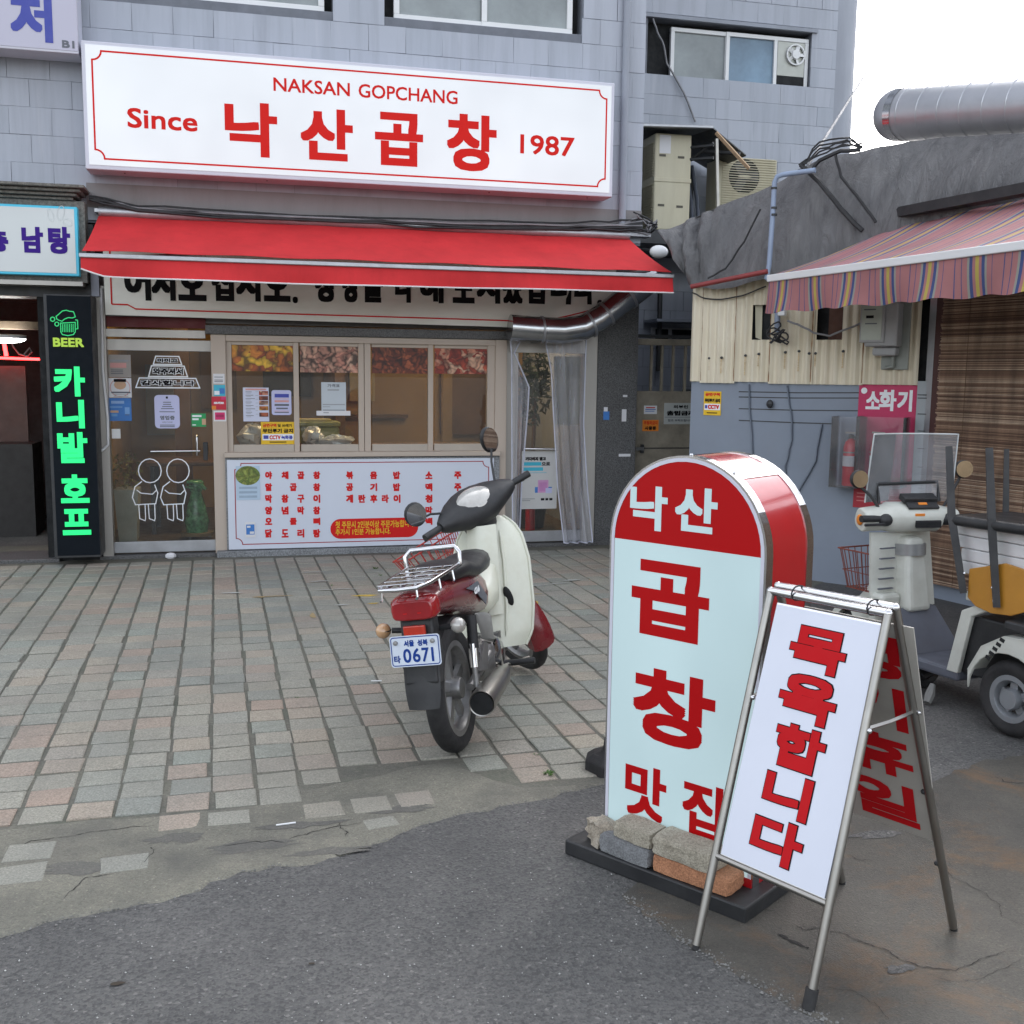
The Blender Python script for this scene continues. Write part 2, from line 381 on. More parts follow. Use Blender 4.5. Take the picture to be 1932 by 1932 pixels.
def m_ground_(name, c1, c2, speck, stain, sc_=160, stains=.6, stainsc=1.2, rust=None):
    m, nt, p = base_mat(name); geo = nt.nodes.new('ShaderNodeNewGeometry').outputs['Position']
    c = ramp(nt, noise(nt, geo, 2.2, 7, .65), (.3, c1), (.7, c2))
    agg = voro(nt, geo, sc_, 'Color'); sepn = nt.nodes.new('ShaderNodeSeparateColor'); nt.links.new(agg, sepn.inputs[0])
    s1 = ramp(nt, sepn.outputs[0], (0, (.55, .55, .56, 1)), (.5, (.95, .95, .95, 1)), (.85, (1.15, 1.14, 1.12, 1)), (.97, (1.15, 1.14, 1.12, 1)), (1.0, (2.0, 1.95, 1.9, 1)))
    c = mixc(nt, speck, c, s1, 'MULTIPLY')
    d = ramp(nt, noise(nt, geo, stainsc, 8, .68), (.46, (0, 0, 0, 1)), (.74, (stains,) * 3)); c = mixc(nt, d, c, stain)
    if rust:
        d = ramp(nt, noise(nt, geo, 1.9, 8, .75, dist=.6), (.52, (0, 0, 0, 1)), (.68, (.7, .7, .7, 1))); c = mixc(nt, d, c, rust)
    nt.links.new(c, p.inputs['Base Color'])
    nt.links.new(ramp(nt, noise(nt, geo, 1.4, 5), (.35, (.62,) * 3), (.7, (.9,) * 3)), p.inputs['Roughness'])
    b1 = bump(nt, voro(nt, geo, sc_), .45 * (speck + .3), .006)
    nt.links.new(b1, p.inputs['Normal']); return m
m_asphalt = m_ground_('asphalt', srgb(80, 80, 79), srgb(98, 97, 95), .95, srgb(62, 62, 62), 120, .6, .8)
m_bed = m_ground_('joint_mortar', srgb(88, 88, 81), srgb(116, 113, 102), .5, srgb(78, 86, 70), 120, .7, 2.5)
m_apron = m_ground_('worn_concrete', srgb(108, 107, 97), srgb(130, 127, 114), .6, srgb(86, 85, 80), 190, .95, 2.6)
m_slab = m_ground_('old_concrete', srgb(74, 72, 67), srgb(92, 88, 80), .5, srgb(58, 57, 54), 200, .9, 1.3, rust=srgb(112, 86, 60))
m_crack = MAT('crack_dark', (.028, .026, .024), .95, var=.4)
m_moss = MAT('weed_green', (.07, .14, .03), .6, var=.4, vs=30)
m_gravel = MAT('gravel', (.15, .148, .14), .9, var=.5, vs=25)
# ---------------------------------------------------------------- ground
def inside(p, poly):
    c = False; n = len(poly)
    for i in range(n):
        a, b = poly[i], poly[(i + 1) % n]
        if (a[1] > p[1]) != (b[1] > p[1]) and p[0] < (b[0] - a[0]) * (p[1] - a[1]) / (b[1] - a[1]) + a[0]: c = not c
    return c
def ragged(pts, step=.05, amp=.012, seed=1):
    r = random.Random(seed); out = []
    for a, b in zip(pts, pts[1:]):
        L = math.hypot(b[0] - a[0], b[1] - a[1]); n = max(1, int(L / step)); nx, ny = -(b[1] - a[1]) / L, (b[0] - a[0]) / L
        for i in range(n):
            q = i / n; k = r.uniform(-amp, amp) if i else 0
            out.append((a[0] + (b[0] - a[0]) * q + nx * k, a[1] + (b[1] - a[1]) * q + ny * k))
    out.append(pts[-1]); return out
def plate(poly, z0, z1, out=.02):
    """a low slab whose rim slopes down to the ground"""
    n = len(poly); area = sum(poly[i][0] * poly[(i + 1) % n][1] - poly[(i + 1) % n][0] * poly[i][1] for i in range(n)); sg = 1 if area > 0 else -1; low = []
    for i in range(n):
        a, b = poly[i - 1], poly[(i + 1) % n]; dx, dy = b[0] - a[0], b[1] - a[1]; L_ = math.hypot(dx, dy) or 1
        low.append((poly[i][0] + sg * dy / L_ * out, poly[i][1] - sg * dx / L_ * out))
    mb = MB(); mb.v = [Vector((x, y, z1)) for x, y in poly] + [Vector((x, y, z0)) for x, y in low]
    mb.f = [tuple(range(n) if sg > 0 else reversed(range(n)))] + [((i, n + i, n + (i + 1) % n, (i + 1) % n) if sg > 0 else (i, (i + 1) % n, n + (i + 1) % n, n + i)) for i in range(n)]
    return mb
def g2(*px): return [tuple(G(u, v).xy) for u, v in px]
struct('ground', MB().face([(-400, -300, 0), (400, -300, 0), (400, 600, 0), (-400, 600, 0)]), m_asphalt)
edge_px = [(0, 1765), (84, 1737), (225, 1712), (337, 1687), (450, 1642), (590, 1628), (675, 1602), (742, 1574), (843, 1540), (984, 1512), (1085, 1490), (1133, 1478)]
edge = ragged(g2(*edge_px), .05, .018, 3)
e0 = edge[0]
yard_poly = [(-7.5, 1.6), (-2.6, 2.6)] + edge + [(2.0, 4.2), (2.9, 5.4), (3.6, 6.9), (4.6, 7.7), (4.6, 10.6), (-7.5, 10.6)]
yard = struct('paved_yard', plate(yard_poly, -.002, .004), m_bed)
apron_up = g2((1085, 1484), (985, 1488), (905, 1465), (850, 1440), (800, 1446), (690, 1470), (636, 1481), (570, 1495), (563, 1516), (481, 1523), (395, 1532), (297, 1544), (219, 1549), (116, 1557), (-30, 1570))
apron_poly = [(x, y) for x, y in edge if True] + apron_up + [(-2.6, 3.3), (-7.5, 2.6), (-7.5, 1.6), (-2.6, 2.6)]
apron_poly = [(-7.5, 1.6), (-2.6, 2.6)] + edge[:-2] + ragged(apron_up, .06, .015, 5) + [(-2.6, 3.55), (-7.5, 2.9)]
tag(obj('concrete_patch', plate(apron_poly, -.002, .006), m_apron, yard), label='smeared worn concrete patch along the asphalt edge')
# setts
def paver_mesh(i):
    r = random.Random(i); hx, hy, ch, h = .0778, .0768, .005, .03
    j = lambda k: r.uniform(-k, k)
    ring0 = [(-hx + j(.002), -hy + j(.002)), (hx + j(.002), -hy + j(.002)), (hx + j(.002), hy + j(.002)), (-hx + j(.002), hy + j(.002))]
    vs = [(x, y, -h) for x, y in ring0] + [(x, y, -ch * .6) for x, y in ring0]
    vs += [(x * (1 - ch / hx) + j(.003), y * (1 - ch / hy) + j(.003), j(.0012)) for x, y in ring0] + [(j(.02), j(.02), .0015 + j(.001))]
    fs = [(0, 1, 5, 4), (1, 2, 6, 5), (2, 3, 7, 6), (3, 0, 4, 7), (4, 5, 9, 8), (5, 6, 10, 9), (6, 7, 11, 10), (7, 4, 8, 11), (8, 9, 12), (9, 10, 12), (10, 11, 12), (11, 8, 12)]
    return vs, fs
pm = []
for i in range(10):
    vs, fs = paver_mesh(i); me = bpy.data.meshes.new('paver'); me.from_pydata(vs, [], fs); me.materials.append(m_paver); pm.append((me, vs, fs))
spots = []
rp = random.Random(5)
for r in range(0, 36):
    y = 3.995 + .083 + (r - 3) * .1665
    for c in range(-48, 30):
        x = -.15 - .0255 * (y - 3.995) - .01 + .088 + c * .172
        if y > 9.58 or x > 4.4: continue
        if not inside((x, y), yard_poly) or not inside((x + .07, y - .08), yard_poly): continue
        if inside((x, y), apron_poly) or inside((x, y - .07), apron_poly): continue
        if x < -6.5: continue
        spots.append((x, y))
def in_view(x, y):
    d = Vector((x, y, 0)) - CAM; z = d.dot(RZ)
    return z > 0 and abs(d.dot(RX) / z * FPX) < 990
def hidden(x, y):   # behind the tall signs
    d = Vector((x, y, 0)) - CAM; u = 966 + d.dot(RX) / d.dot(RZ) * FPX; return u > 1150
near = sorted([s for s in spots if in_view(*s) and not hidden(*s)], key=lambda s: s[1])[:288]
nearset = set(near)
YINV = FRM[yard.name].inverted()
def put_paver(x, y, z=.0105, rz=0.0, sx=1.0, sy=1.0, mi=None):
    o = bpy.data.objects.new('paver', pm[mi if mi is not None else rp.randrange(10)][0]); col.objects.link(o); o.parent = yard
    o.location = YINV @ Vector((x, y, z)); o.rotation_euler = (rp.gauss(0, .008), rp.gauss(0, .008), rz + .0255 + rp.gauss(0, .008)); o.scale = (sx, sy, 1)
    return o
for x, y in near:
    put_paver(x + rp.gauss(0, .0035), y + rp.gauss(0, .0025), .0105 + rp.gauss(0, .0014), math.pi * rp.randrange(2))
for px, s, ry in (((56, 1610), (1.0, .9), 0), ((235, 1632), (1.0, .8), .05), ((38, 1652), (1.0, .9), .02), ((340, 1553), (.95, .9), .02), ((432, 1546), (1.0, .8), -.03), ((610, 1530), (.95, .9), .03), ((700, 1521), (.95, .95), .0), ((783, 1510), (.9, .9), .02), ((720, 1555), (.8, .55), .15)):
    p = G(*px); put_paver(p.x, p.y, .0075, ry, *s)
rest = MB()
for x, y in spots:
    if (x, y) in nearset: continue
    vs, fs = pm[rp.randrange(10)][1:]; zz = .0105 + rp.gauss(0, .0015); a = math.pi * rp.randrange(2) + .0255
    ca, sa = math.cos(a), math.sin(a)
    rest.add([(x + px * ca - py * sa, y + px * sa + py * ca, zz + pz) for px, py, pz in vs], fs)
tag(obj('far_pavers', rest, m_paverfar, yard), kind='stuff')
# paint dribbles on the setts
def blob(cx, cy, rx, ry, n=14, seed=0, z=.0145):
    r = random.Random(seed); return [(cx + rx * (1 + r.uniform(-.45, .3)) * math.cos(2 * math.pi * i / n), cy + ry * (1 + r.uniform(-.45, .3)) * math.sin(2 * math.pi * i / n), z) for i in range(n)]
m_pyel = MAT('yellow_paint_spill', srgb(190, 160, 60), .7, var=.2, vs=30); m_pwhi = MAT('white_paint_spill', srgb(176, 178, 174), .7, var=.15, vs=30); m_ptan = MAT('tan_paint_spill', srgb(158, 138, 100), .8, var=.2, vs=30)
for k, (px, rx, ry, mm) in enumerate([((690, 1127), .09, .03, m_pyel), ((705, 1142), .04, .02, m_pyel), ((520, 1128), .14, .012, m_ptan), ((490, 1130), .05, .02, m_ptan), ((640, 1115), .16, .010, m_pwhi), ((600, 1100), .08, .012, m_pwhi), ((645, 1145), .05, .014, m_pwhi), ((440, 1122), .08, .02, m_pwhi), ((1015, 1108), .12, .012, m_pwhi), ((1060, 1104), .1, .014, m_pwhi), ((1000, 1125), .1, .008, m_pyel), ((1010, 1140), .02, .05, m_pyel), ((590, 1083), .12, .01, m_pwhi), ((1080, 1098), .08, .02, m_pwhi), ((590, 1166), .02, .08, m_ptan)]):
    p = G(*px); obj('paint_stain', MB().face(blob(p.x, p.y, rx, ry, 18, k, .0145 + k * .0002)), mm, yard)
# old concrete slab on the right, cracked
slab_edge = g2((1180, 1692), (1255, 1745), (1320, 1790), (1420, 1852), (1530, 1912), (1640, 1975), (1760, 2060))
slab_poly = ragged(slab_edge, .04, .014, 8) + [(3.2, 1.2), (7.0, 1.8), (7.0, 5.0)] + ragged(g2((1985, 1418), (1932, 1428), (1850, 1440), (1800, 1462), (1760, 1478), (1640, 1480), (1480, 1520), (1300, 1590), (1180, 1692))[:-1], .05, .02, 9)
slab = struct('concrete_slab', plate(slab_poly, -.002, .004), m_slab)
def z6(x, y): return ((2000 + x / 1.459) / 1.5652, (1700 + y / 1.459) / 1.5652)
FLOOR = Plane((0, 0, .006), (1, 0, 0), (0, 1, 0))
def wob(pts, n=4, amp=3.0, seed=0):
    r = random.Random(seed); out = []
    for a, b in zip(pts, pts[1:]):
        for i in range(n): out.append((a[0] + (b[0] - a[0]) * i / n + r.uniform(-amp, amp) * (i > 0), a[1] + (b[1] - a[1]) * i / n + r.uniform(-amp, amp) * (i > 0)))
    out.append(pts[-1]); return out
def ragged_line(px_, wd, seed, z=.0062):
    r = random.Random(seed); P_ = [G(u, v) for u, v in px_]; pts = []
    for a, b in zip(P_, P_[1:]):
        n = max(2, int((b - a).length / .012))
        for i in range(n): pts.append(a.lerp(b, i / n) + Vector((r.uniform(-.003, .003), r.uniform(-.003, .003), 0)))
    mb = MB(); k = 0
    for i, p in enumerate(pts):
        t = (pts[min(i + 1, len(pts) - 1)] - pts[max(i - 1, 0)]).normalized(); w_ = wd * r.uniform(.15, 1.0) * .5 * min(1, 6 * i / len(pts) + .1, 6 * (1 - i / len(pts)) + .1); nn = Vector((-t.y, t.x, 0)) * w_
        mb.v += [Vector((p.x + nn.x, p.y + nn.y, z)), Vector((p.x - nn.x, p.y - nn.y, z))]
        if i: mb.f.append((2 * i - 1, 2 * i + 1, 2 * i, 2 * i - 2))
    return mb
for k, pts in enumerate(([(545, 1588), (590, 1573), (690, 1553)], [(0, 1625), (60, 1590), (200, 1570), (300, 1560)], [(638, 1555), (642, 1566), (656, 1574), (652, 1584)], [(260, 1640), (290, 1612), (284, 1600)], [(120, 1700), (160, 1660), (230, 1650)], [(420, 1600), (480, 1590), (545, 1592)], [(-10, 1668), (40, 1660), (90, 1650)])):
    obj('crack', ragged_line(wob(pts, 4, 3, k + 70), .005, k + 30, .0075), m_crack, yard)
for k, (px, rx, ry) in enumerate((((470, 1600), .16, .05), ((620, 1610), .14, .03), ((330, 1585), .1, .04), ((150, 1640), .12, .05), ((760, 1530), .12, .035), ((560, 1560), .16, .03))):
    p = G(*px); obj('stain', MB().face(blob(p.x, p.y, rx, ry, 26, k + 90, .0066 + k * .0001)), m_ground_('damp_concrete%d' % k, srgb(92, 91, 86), srgb(106, 104, 97), .5, srgb(80, 79, 76), 200, .8, 3), yard)
for k, (pts, wd) in enumerate([([(395, 1480), (500, 1510), (540, 1530), (600, 1525), (700, 1545), (800, 1590), (900, 1620), (960, 1660), (1060, 1695), (1200, 1710), (1300, 1660), (1400, 1630), (1510, 1608)], .006),
        ([(1120, 1240), (1190, 1310), (1300, 1360), (1390, 1430), (1400, 1480), (1520, 1525)], .004), ([(620, 1780), (760, 1800), (850, 1850), (920, 1935)], .003), ([(1370, 870), (1420, 895), (1510, 905)], .007), ([(730, 1205), (790, 1235), (860, 1230)], .004), ([(340, 1440), (400, 1450), (460, 1480)], .003), ([(1060, 1720), (1200, 1760), (1320, 1740), (1500, 1650)], .0025)]):
    q = [z6(*p) for p in wob(pts, 4, 5, k)]
    obj('crack', ragged_line(q, wd * .75, k), m_crack, slab)
obj('slot_hole', ragged_line([z6(435, 1550), z6(480, 1575), z6(530, 1600), z6(585, 1622)], .022, 3), m_crack, slab)
for k, (px, rx, ry, mm) in enumerate([(z6(960, 1700), .05, .02, m_asphalt), (z6(860, 1120), .12, .03, m_asphalt)]):
    p = G(*px); obj('stain', MB().face(blob(p.x, p.y, rx, ry, 16, k + 50, .0058)), mm, slab)
# loose grit along the edges
def grit(path, n, spread, seed, smin, smax, zb):
    r = random.Random(seed); mb = MB(); segs = list(zip(path, path[1:]))
    for i in range(n):
        a, b = segs[r.randrange(len(segs))]; q = r.random(); s_ = r.uniform(smin, smax) * r.random() + smin
        cx, cy = a[0] + (b[0] - a[0]) * q + r.gauss(0, spread), a[1] + (b[1] - a[1]) * q + r.gauss(0, spread)
        o = [(1, 0, 0), (-1, 0, 0), (0, 1, 0), (0, -1, 0), (0, 0, 1), (0, 0, -.4)]
        mb.add([(cx + x * s_ * r.uniform(.6, 1.3), cy + y * s_ * r.uniform(.6, 1.3), zb + z * s_ * .7) for x, y, z in o], [(0, 2, 4), (2, 1, 4), (1, 3, 4), (3, 0, 4), (2, 0, 5), (1, 2, 5), (3, 1, 5), (0, 3, 5)])
    return mb
gm = grit(slab_edge[:-1], 420, .018, 4, .002, .006, .003); gm2 = grit(edge, 900, .022, 6, .0015, .004, .003)
gm.add(gm2.v, gm2.f)
tag(obj('loose_grit', gm, m_gravel), 'small loose grit along the broken asphalt edges', 'gravel', kind='stuff')
sc_r = random.Random(77); gm = MB()
for i in range(260):
    p = G(sc_r.uniform(0, 1500), sc_r.uniform(1640, 1932)); s_ = sc_r.uniform(.0012, .0035)
    if inside((p.x, p.y), yard_poly): continue
    gm.add([(p.x + s_, p.y, .001), (p.x - s_, p.y + s_ * .4, .001), (p.x, p.y - s_, .001), (p.x, p.y, .001 + s_)], [(0, 1, 3), (1, 2, 3), (2, 0, 3)])
tag(obj('stone_chips', gm, MAT('pale_chip', (.4, .4, .38), .8, var=.5, vs=9)), 'pale stone chips scattered over the asphalt', 'gravel', kind='stuff')
# weeds
def weed(px, n, h, label, seed):
    p = G(*px); r = random.Random(seed); mb = MB()
    for i in range(n):
        a = r.uniform(0, 6.28); l = h * r.uniform(.5, 1.1); d = Vector((math.cos(a), math.sin(a), 0)); sd_ = Vector((-d.y, d.x, 0)) * h * .09; b = Vector((p.x, p.y, .002)) + d * r.uniform(0, h * .25)
        t1 = b + d * l * .35 + Vector((0, 0, l * .6)); t2 = b + d * l * .8 + Vector((0, 0, l * .65 * r.uniform(.5, 1.2)))
        mb.add([b - sd_ * .4, b + sd_ * .4, t1 + sd_, t1 - sd_, t2], [(0, 1, 2, 3), (3, 2, 4)])
    solo('weed', mb, m_moss, label, 'weed')
weed((1035, 1466), 34, .035, 'tuft of green weeds at the paving edge beside the arched sign', 1)
weed((1012, 1428), 14, .02, 'tiny weed in a joint behind the motorcycle', 2)
weed((708, 1076), 16, .045, 'weed growing between setts below the menu board', 3)
weed((717, 1088), 10, .03, 'small low weed beside the red wire basket', 4)
weed((626, 1108), 12, .025, 'little green weed among white paint marks on the paving', 5)
weed((560, 1320), 12, .018, 'mossy weed in a wide paving joint', 6)
weed((494, 1075), 8, .02, 'short weed at the foot of the shop counter', 7)
a_, b_ = G(521, 1562), G(558, 1557)
solo('paper_stick', MB().tube([(a_.x, a_.y, .0105), (b_.x, b_.y, .0105)], .0035, 6), m_white, 'thin white stick lying on the worn concrete patch', 'litter')
a_, b_ = G(700, 1290.5), G(720, 1290)
solo('cigarette_butt', MB().tube([(a_.x, a_.y, .0165), (b_.x, b_.y, .0165)], .0035, 6), m_white, 'white cigarette butt on the setts left of the rear wheel', 'litter')
p = G(322, 1055); solo('crumpled_tissue', MB().ellipsoid((p.x, p.y, .03), (.05, 0, 0), (0, .03, 0), (0, 0, .03), 7, 5), m_paper, 'crumpled white tissue by the glass door threshold', 'litter')
for k, (px, s_, lb) in enumerate([((222, 2907 / 1.5652), .02, 'dark leaf scrap on the asphalt'), ((588, 1820), .012, 'brown bit of litter on the asphalt')]):
    p = G(px[0], min(px[1], 1900)); solo('leaf_scrap', MB().face(blob(p.x, p.y, s_, s_ * .5, 8, k, .004)), MAT('leaf_scrap' + str(k), (.04, .03, .02), .8), lb, 'litter')
# ================================================================ the grey building
F0 = FAC(0)
def fx(u, v): return F0.P(u, v).x
XR = fx(1212, 300)                     # right edge of the front volume
REC = Plane((0, 11.9, 0), (1, 0, 0))   # set-back wall with the kitchen window
bld = thing('grey_building', 'grey tiled corner building with a restaurant on its ground floor', 'building', (1.0, YF, 0))
HT = 12.0
w2 = [fx(725, 20), fx(1098, 60)]; w2z = F0.P(900, 48).z
w1 = [-4.2, fx(628, 15)]; w1z = F0.P(560, 17).z
ZB = 2.86                              # lower edge of the tiled wall
mb = MB()
mb.box(-7.5, XR, YF, YF + .3, ZB, min(w1z, w2z))
zt = w2z + 1.25
mb2 = MB().box(w1[1], w2[0], YF, YF + .3, min(w1z, w2z), zt); mb3 = MB().box(w2[1], XR, YF, YF + .3, min(w1z, w2z), zt); mb4 = MB().box(-7.5, XR, YF, YF + .3, zt, HT); mb5 = MB().box(-7.5, w1[0], YF, YF + .3, min(w1z, w2z), zt)
for q in (mb, mb2, mb3, mb4, mb5): obj('wall', q, m_seam, bld)
obj('wall', MB().box(XR - .3, XR - .001, YF + .3, 13.9, 0, HT), m_wallgrey, bld)
obj('back_wall', MB().box(-7.5, XR - .3, 13.6, 13.9, 0, HT), m_wallgrey, bld)
obj('roof', MB().box(-7.5, XR, YF - .1, 13.9, HT, HT + .3), m_wallgrey, bld)
obj('ceiling_slab', MB().box(-7.4, XR - .3, YF + .02, 13.6, 2.62, 2.84), m_dark, bld)
# set-back wall, its rounded corner
xe = REC.P(1640, 120).x; rc_ = .45
rw = [REC.P(1223, 29).x, REC.P(1530, 100).x]; rwz = [REC.P(1400, 168).z, REC.P(1400, 50).z]
obj('wall', MB().box(XR, xe - rc_, 11.9, 12.2, 0, rwz[0]), m_seam, bld); obj('wall', MB().box(XR, xe - rc_, 11.9, 12.2, rwz[1], HT), m_seam, bld)
obj('wall', MB().box(XR, rw[0], 11.9, 12.2, rwz[0], rwz[1]), m_seam, bld); obj('wall', MB().box(rw[1], xe - rc_, 11.9, 12.2, rwz[0], rwz[1]), m_seam, bld)
mb = MB(); mb.lathe([(0, rc_), (HT, rc_)], (xe - rc_, 11.9 + rc_, 0), (0, 0, 1), 10, ref=(0, -1, 0), arc=math.pi / 2)
obj('rounded_corner', mb, m_wallgrey, bld, smooth=60)
obj('wall', MB().box(xe - .3, xe, 11.9 + rc_, 16, 0, HT), m_wallgrey, bld)
# wall tiles, one by one
TW, TH = .325, .22
tile_me = []
for k in range(4):
    r = random.Random(k); t = MB(); hx, hz = TW / 2 - .0008, TH / 2 - .0015
    j = lambda: r.uniform(-.0015, .0015)
    fr = [(-hx + j(), -.012 + j(), -hz + j()), (hx + j(), -.012 + j(), -hz + j()), (hx + j(), -.012 + j(), hz + j()), (-hx + j(), -.012 + j(), hz + j())]
    t.add(fr + [(x, .01, z) for x, y, z in fr], [(0, 1, 2, 3), (1, 0, 4, 5), (2, 1, 5, 6), (3, 2, 6, 7), (0, 3, 7, 4)])
    me = bpy.data.meshes.new('wall_tile'); me.from_pydata([tuple(v) for v in t.v], [], t.f); me.materials.append(m_tile); tile_me.append(me)
rt = random.Random(3); BI = FRM[bld.name].inverted(); ntile = 0
def put_tile(cx, y, cz, x0, x1, rest, lim):
    """a tile cut to x0..x1; counted as its own part while under the limit"""
    a, b = max(cx - TW / 2, x0), min(cx + TW / 2, x1)
    if b - a < .04: return
    global ntile
    o = bpy.data.objects.new('wall_tile', tile_me[rt.randrange(4)]); col.objects.link(o); o.parent = bld
    o.location = BI @ Vector(((a + b) / 2, y + rt.gauss(0, .0012), cz)); o.scale = ((b - a) / TW, 1, 1)
    o.rotation_euler = (rt.gauss(0, .006), 0, rt.gauss(0, .004)); ntile += 1
sgn = [fx(152, 75), fx(1155, 372), F0.P(163, 320).z, F0.P(152, 75).z]
big = MB()
for r in range(0, 41):
    cz = ZB + .02 + (r + .5) * TH
    segs = [(-7.45, XR - .002)]
    if cz + TH / 2 > min(w1z, w2z) and cz - TH / 2 < zt: segs = [(w1[1], w2[0]), (w2[1], XR - .002)]
    for s0, s1 in segs:
        k0 = int((s0 + 8) / TW) - 1
        for k in range(k0, k0 + 60):
            cx = -8 + k * TW + (r % 2) * TW / 2
            if cx + TW / 2 < s0 or cx - TW / 2 > s1: continue
            vis = cz < 4.95 and cx > -2.35 and not (sgn[0] + .25 < cx < sgn[1] - .3 and sgn[2] + .2 < cz < sgn[3] - .35)
            a, b = max(cx - TW / 2, s0), min(cx + TW / 2, s1)
            if b - a < .02: continue
            if vis: put_tile(cx, YF, cz, s0, s1, None, 0)
            else: big.box(a + .003, b - .003, YF - .012, YF + .01, cz - TH / 2 + .002, cz + TH / 2 - .002)
for r in range(0, 55):
    cz = .2 + (r + .5) * TH
    segs = [(XR, xe - rc_)]
    if cz + TH / 2 > rwz[0] + .1 and cz - TH / 2 < rwz[1] - .1: segs = [(rw[1], xe - rc_)]
    for s0, s1 in segs:
        for k in range(0, 14):
            cx = XR - .1 + k * TW + (r % 2) * TW / 2
            a, b = max(cx - TW / 2, s0), min(cx + TW / 2, s1)
            if b - a < .02: continue
            if 3.1 < cz < 6.0: put_tile(cx, 11.9, cz, s0, s1, None, 0)
            else: big.box(a + .003, b - .003, 11.888, 11.91, cz - TH / 2 + .002, cz + TH / 2 - .002)
tag(obj('more_wall_tiles', big, m_tile, bld), kind='stuff')
# windows above
def sash(par, pl, a0, b0, a1, b1, fr, pane_m, d=0.0, dep=.05):
    f = MB(); f.ab(pl, a0, b0, a1, b0 + fr, d, d + dep); f.ab(pl, a0, b1 - fr, a1, b1, d, d + dep); f.ab(pl, a0, b0 + fr, a0 + fr, b1 - fr, d, d + dep); f.ab(pl, a1 - fr, b0 + fr, a1, b1 - fr, d, d + dep)
    wd = obj('window', f, m_white, par, bev=.004)
    obj('pane', MB().ab(pl, a0 + fr, b0 + fr, a1 - fr, b1 - fr, d + dep * .3, d + dep * .5), pane_m, wd); return wd
FW = FAC(-.10)
for (xa, xb, zb, gap) in ((w1[0], w1[1], w1z, (.0, .07)), (w2[0], w2[1], w2z, (.09, .08))):
    obj('window_reveal', MB().box(xa, xb, YF + .16, YF + .2, zb, zt), m_dark, bld)
    obj('window_sill', MB().box(xa, xb, YF + .001, YF + .16, zb - .02, zb + .002), m_wallgrey, bld)
    a0, a1 = xa + gap[0], xb - gap[1]; am = (a0 + a1) / 2
    sash(bld, FW, a0, zb + .003, am + .02, zt - .02, .05, m_frost, 0, .05); sash(bld, FW.off(.012), am - .03, zb + .003, a1, zt - .02, .05, m_frost, 0, .05)
RW = Plane((0, 12.0, 0), (1, 0, 0))
obj('window_reveal', MB().box(rw[0], rw[1], 12.06, 12.1, rwz[0], rwz[1]), m_dark, bld)
obj('window_lintel', MB().box(rw[0] - .05, rw[1] + .06, 11.86, 11.9, rwz[1], rwz[1] + .04), m_wallgrey, bld)
ua, ub, uc, ud = [RW.P(u, 110).x for u in (1262, 1368, 1458, 1520)]
fz0, fz1 = rwz[0] + .01, rwz[1] - .06
sash(bld, RW, ua, fz0, ub + .02, fz1, .045, m_frost, 0, .05)
wd = sash(bld, RW.off(.015), ub - .02, fz0, ud, fz1, .045, m_frostblue, 0, .05)
obj('mullion', MB().ab(RW.off(.015), uc - .02, fz0 + .045, uc + .02, fz1 - .045, .02, .055), m_white, wd)
# extractor fan in the last pane
xf0, xf1 = uc + .03, ud - .05; zf1 = fz1 - .05; zf0 = zf1 - .38
obj('fan_panel', MB().ab(RW, xf0, zf0, xf1, zf1, .052, .06), MAT('fan_panel', srgb(170, 172, 165), .4, .4, var=.2, dirt=.4, ds=6), wd)
obj('fan_gap', MB().ab(RW, xf0 - .01, zf0 - .14, xf1, zf0 - .003, .052, .058), m_dark, wd)
fc = RW.pt((xf0 + xf1) / 2 + .05, (zf0 + zf1) / 2 + .05, .06); fan = MB(); fan.lathe([(0, .12), (.03, .12), (.03, .105), (.012, .1)], fc, (0, -1, 0), 20); fan.lathe([(.0, .0), (.04, .0), (.04, .05), (.01, .055)], fc, (0, -1, 0), 16)
for k in range(5):
    a = k * 1.2566; fan.obox(fc + Vector((math.cos(a) * .07, -.02, math.sin(a) * .07)), (.045 * math.cos(a), 0, .045 * math.sin(a)), (-.02 * math.sin(a), .01, .02 * math.cos(a)), (0, .003, 0))
obj('fan', fan, m_white, wd, smooth=40)
# lower face: piers and lintel
obj('lintel', MB().box(-1.28, XR, YF + .06, YF + .3, 2.05, ZB), m_wallstain, bld)
obj('ledge', MB().box(fx(180, 400), fx(1222, 440), YF - .09, YF + .05, F0.P(200, 404).z, F0.P(200, 396).z), m_alu, bld, bev=.004)
obj('stained_band', MB().box(fx(165, 400), XR, YF - .018, YF + .04, F0.P(200, 397).z + .02, F0.P(300, 352).z), m_wallstain, bld)
pil = [fx(1124, 800), XR]
obj('granite_pier', MB().box(pil[0], pil[1], YF - .02, YF + .3, 0, 2.84), m_granite, bld, bev=.004)
obj('pier_base', MB().box(pil[0] - .02, pil[1] + .01, YF - .04, YF + .3, 0, .05), m_granite, bld)
for u0, v0, u1, v1, mm in ((1166, 856, 1188, 861, m_paper), (1138, 768, 1145, 776, m_paper), (1172, 772, 1180, 795, m_paper), (1137, 776, 1148, 792, m_bluepaper), (1174, 745, 1182, 749, m_paper)):
    obj('sticker_scrap', MB().rect(F0, u0, v0, u1, v1, .021, .0225), mm, bld)
obj('service_pipe', MB().tube([(fx(1178, 100) + .0, YF - .05, 2.9), (fx(1178, 100), YF - .05, 9)], .035, 10), m_wallgrey, bld, smooth=40)
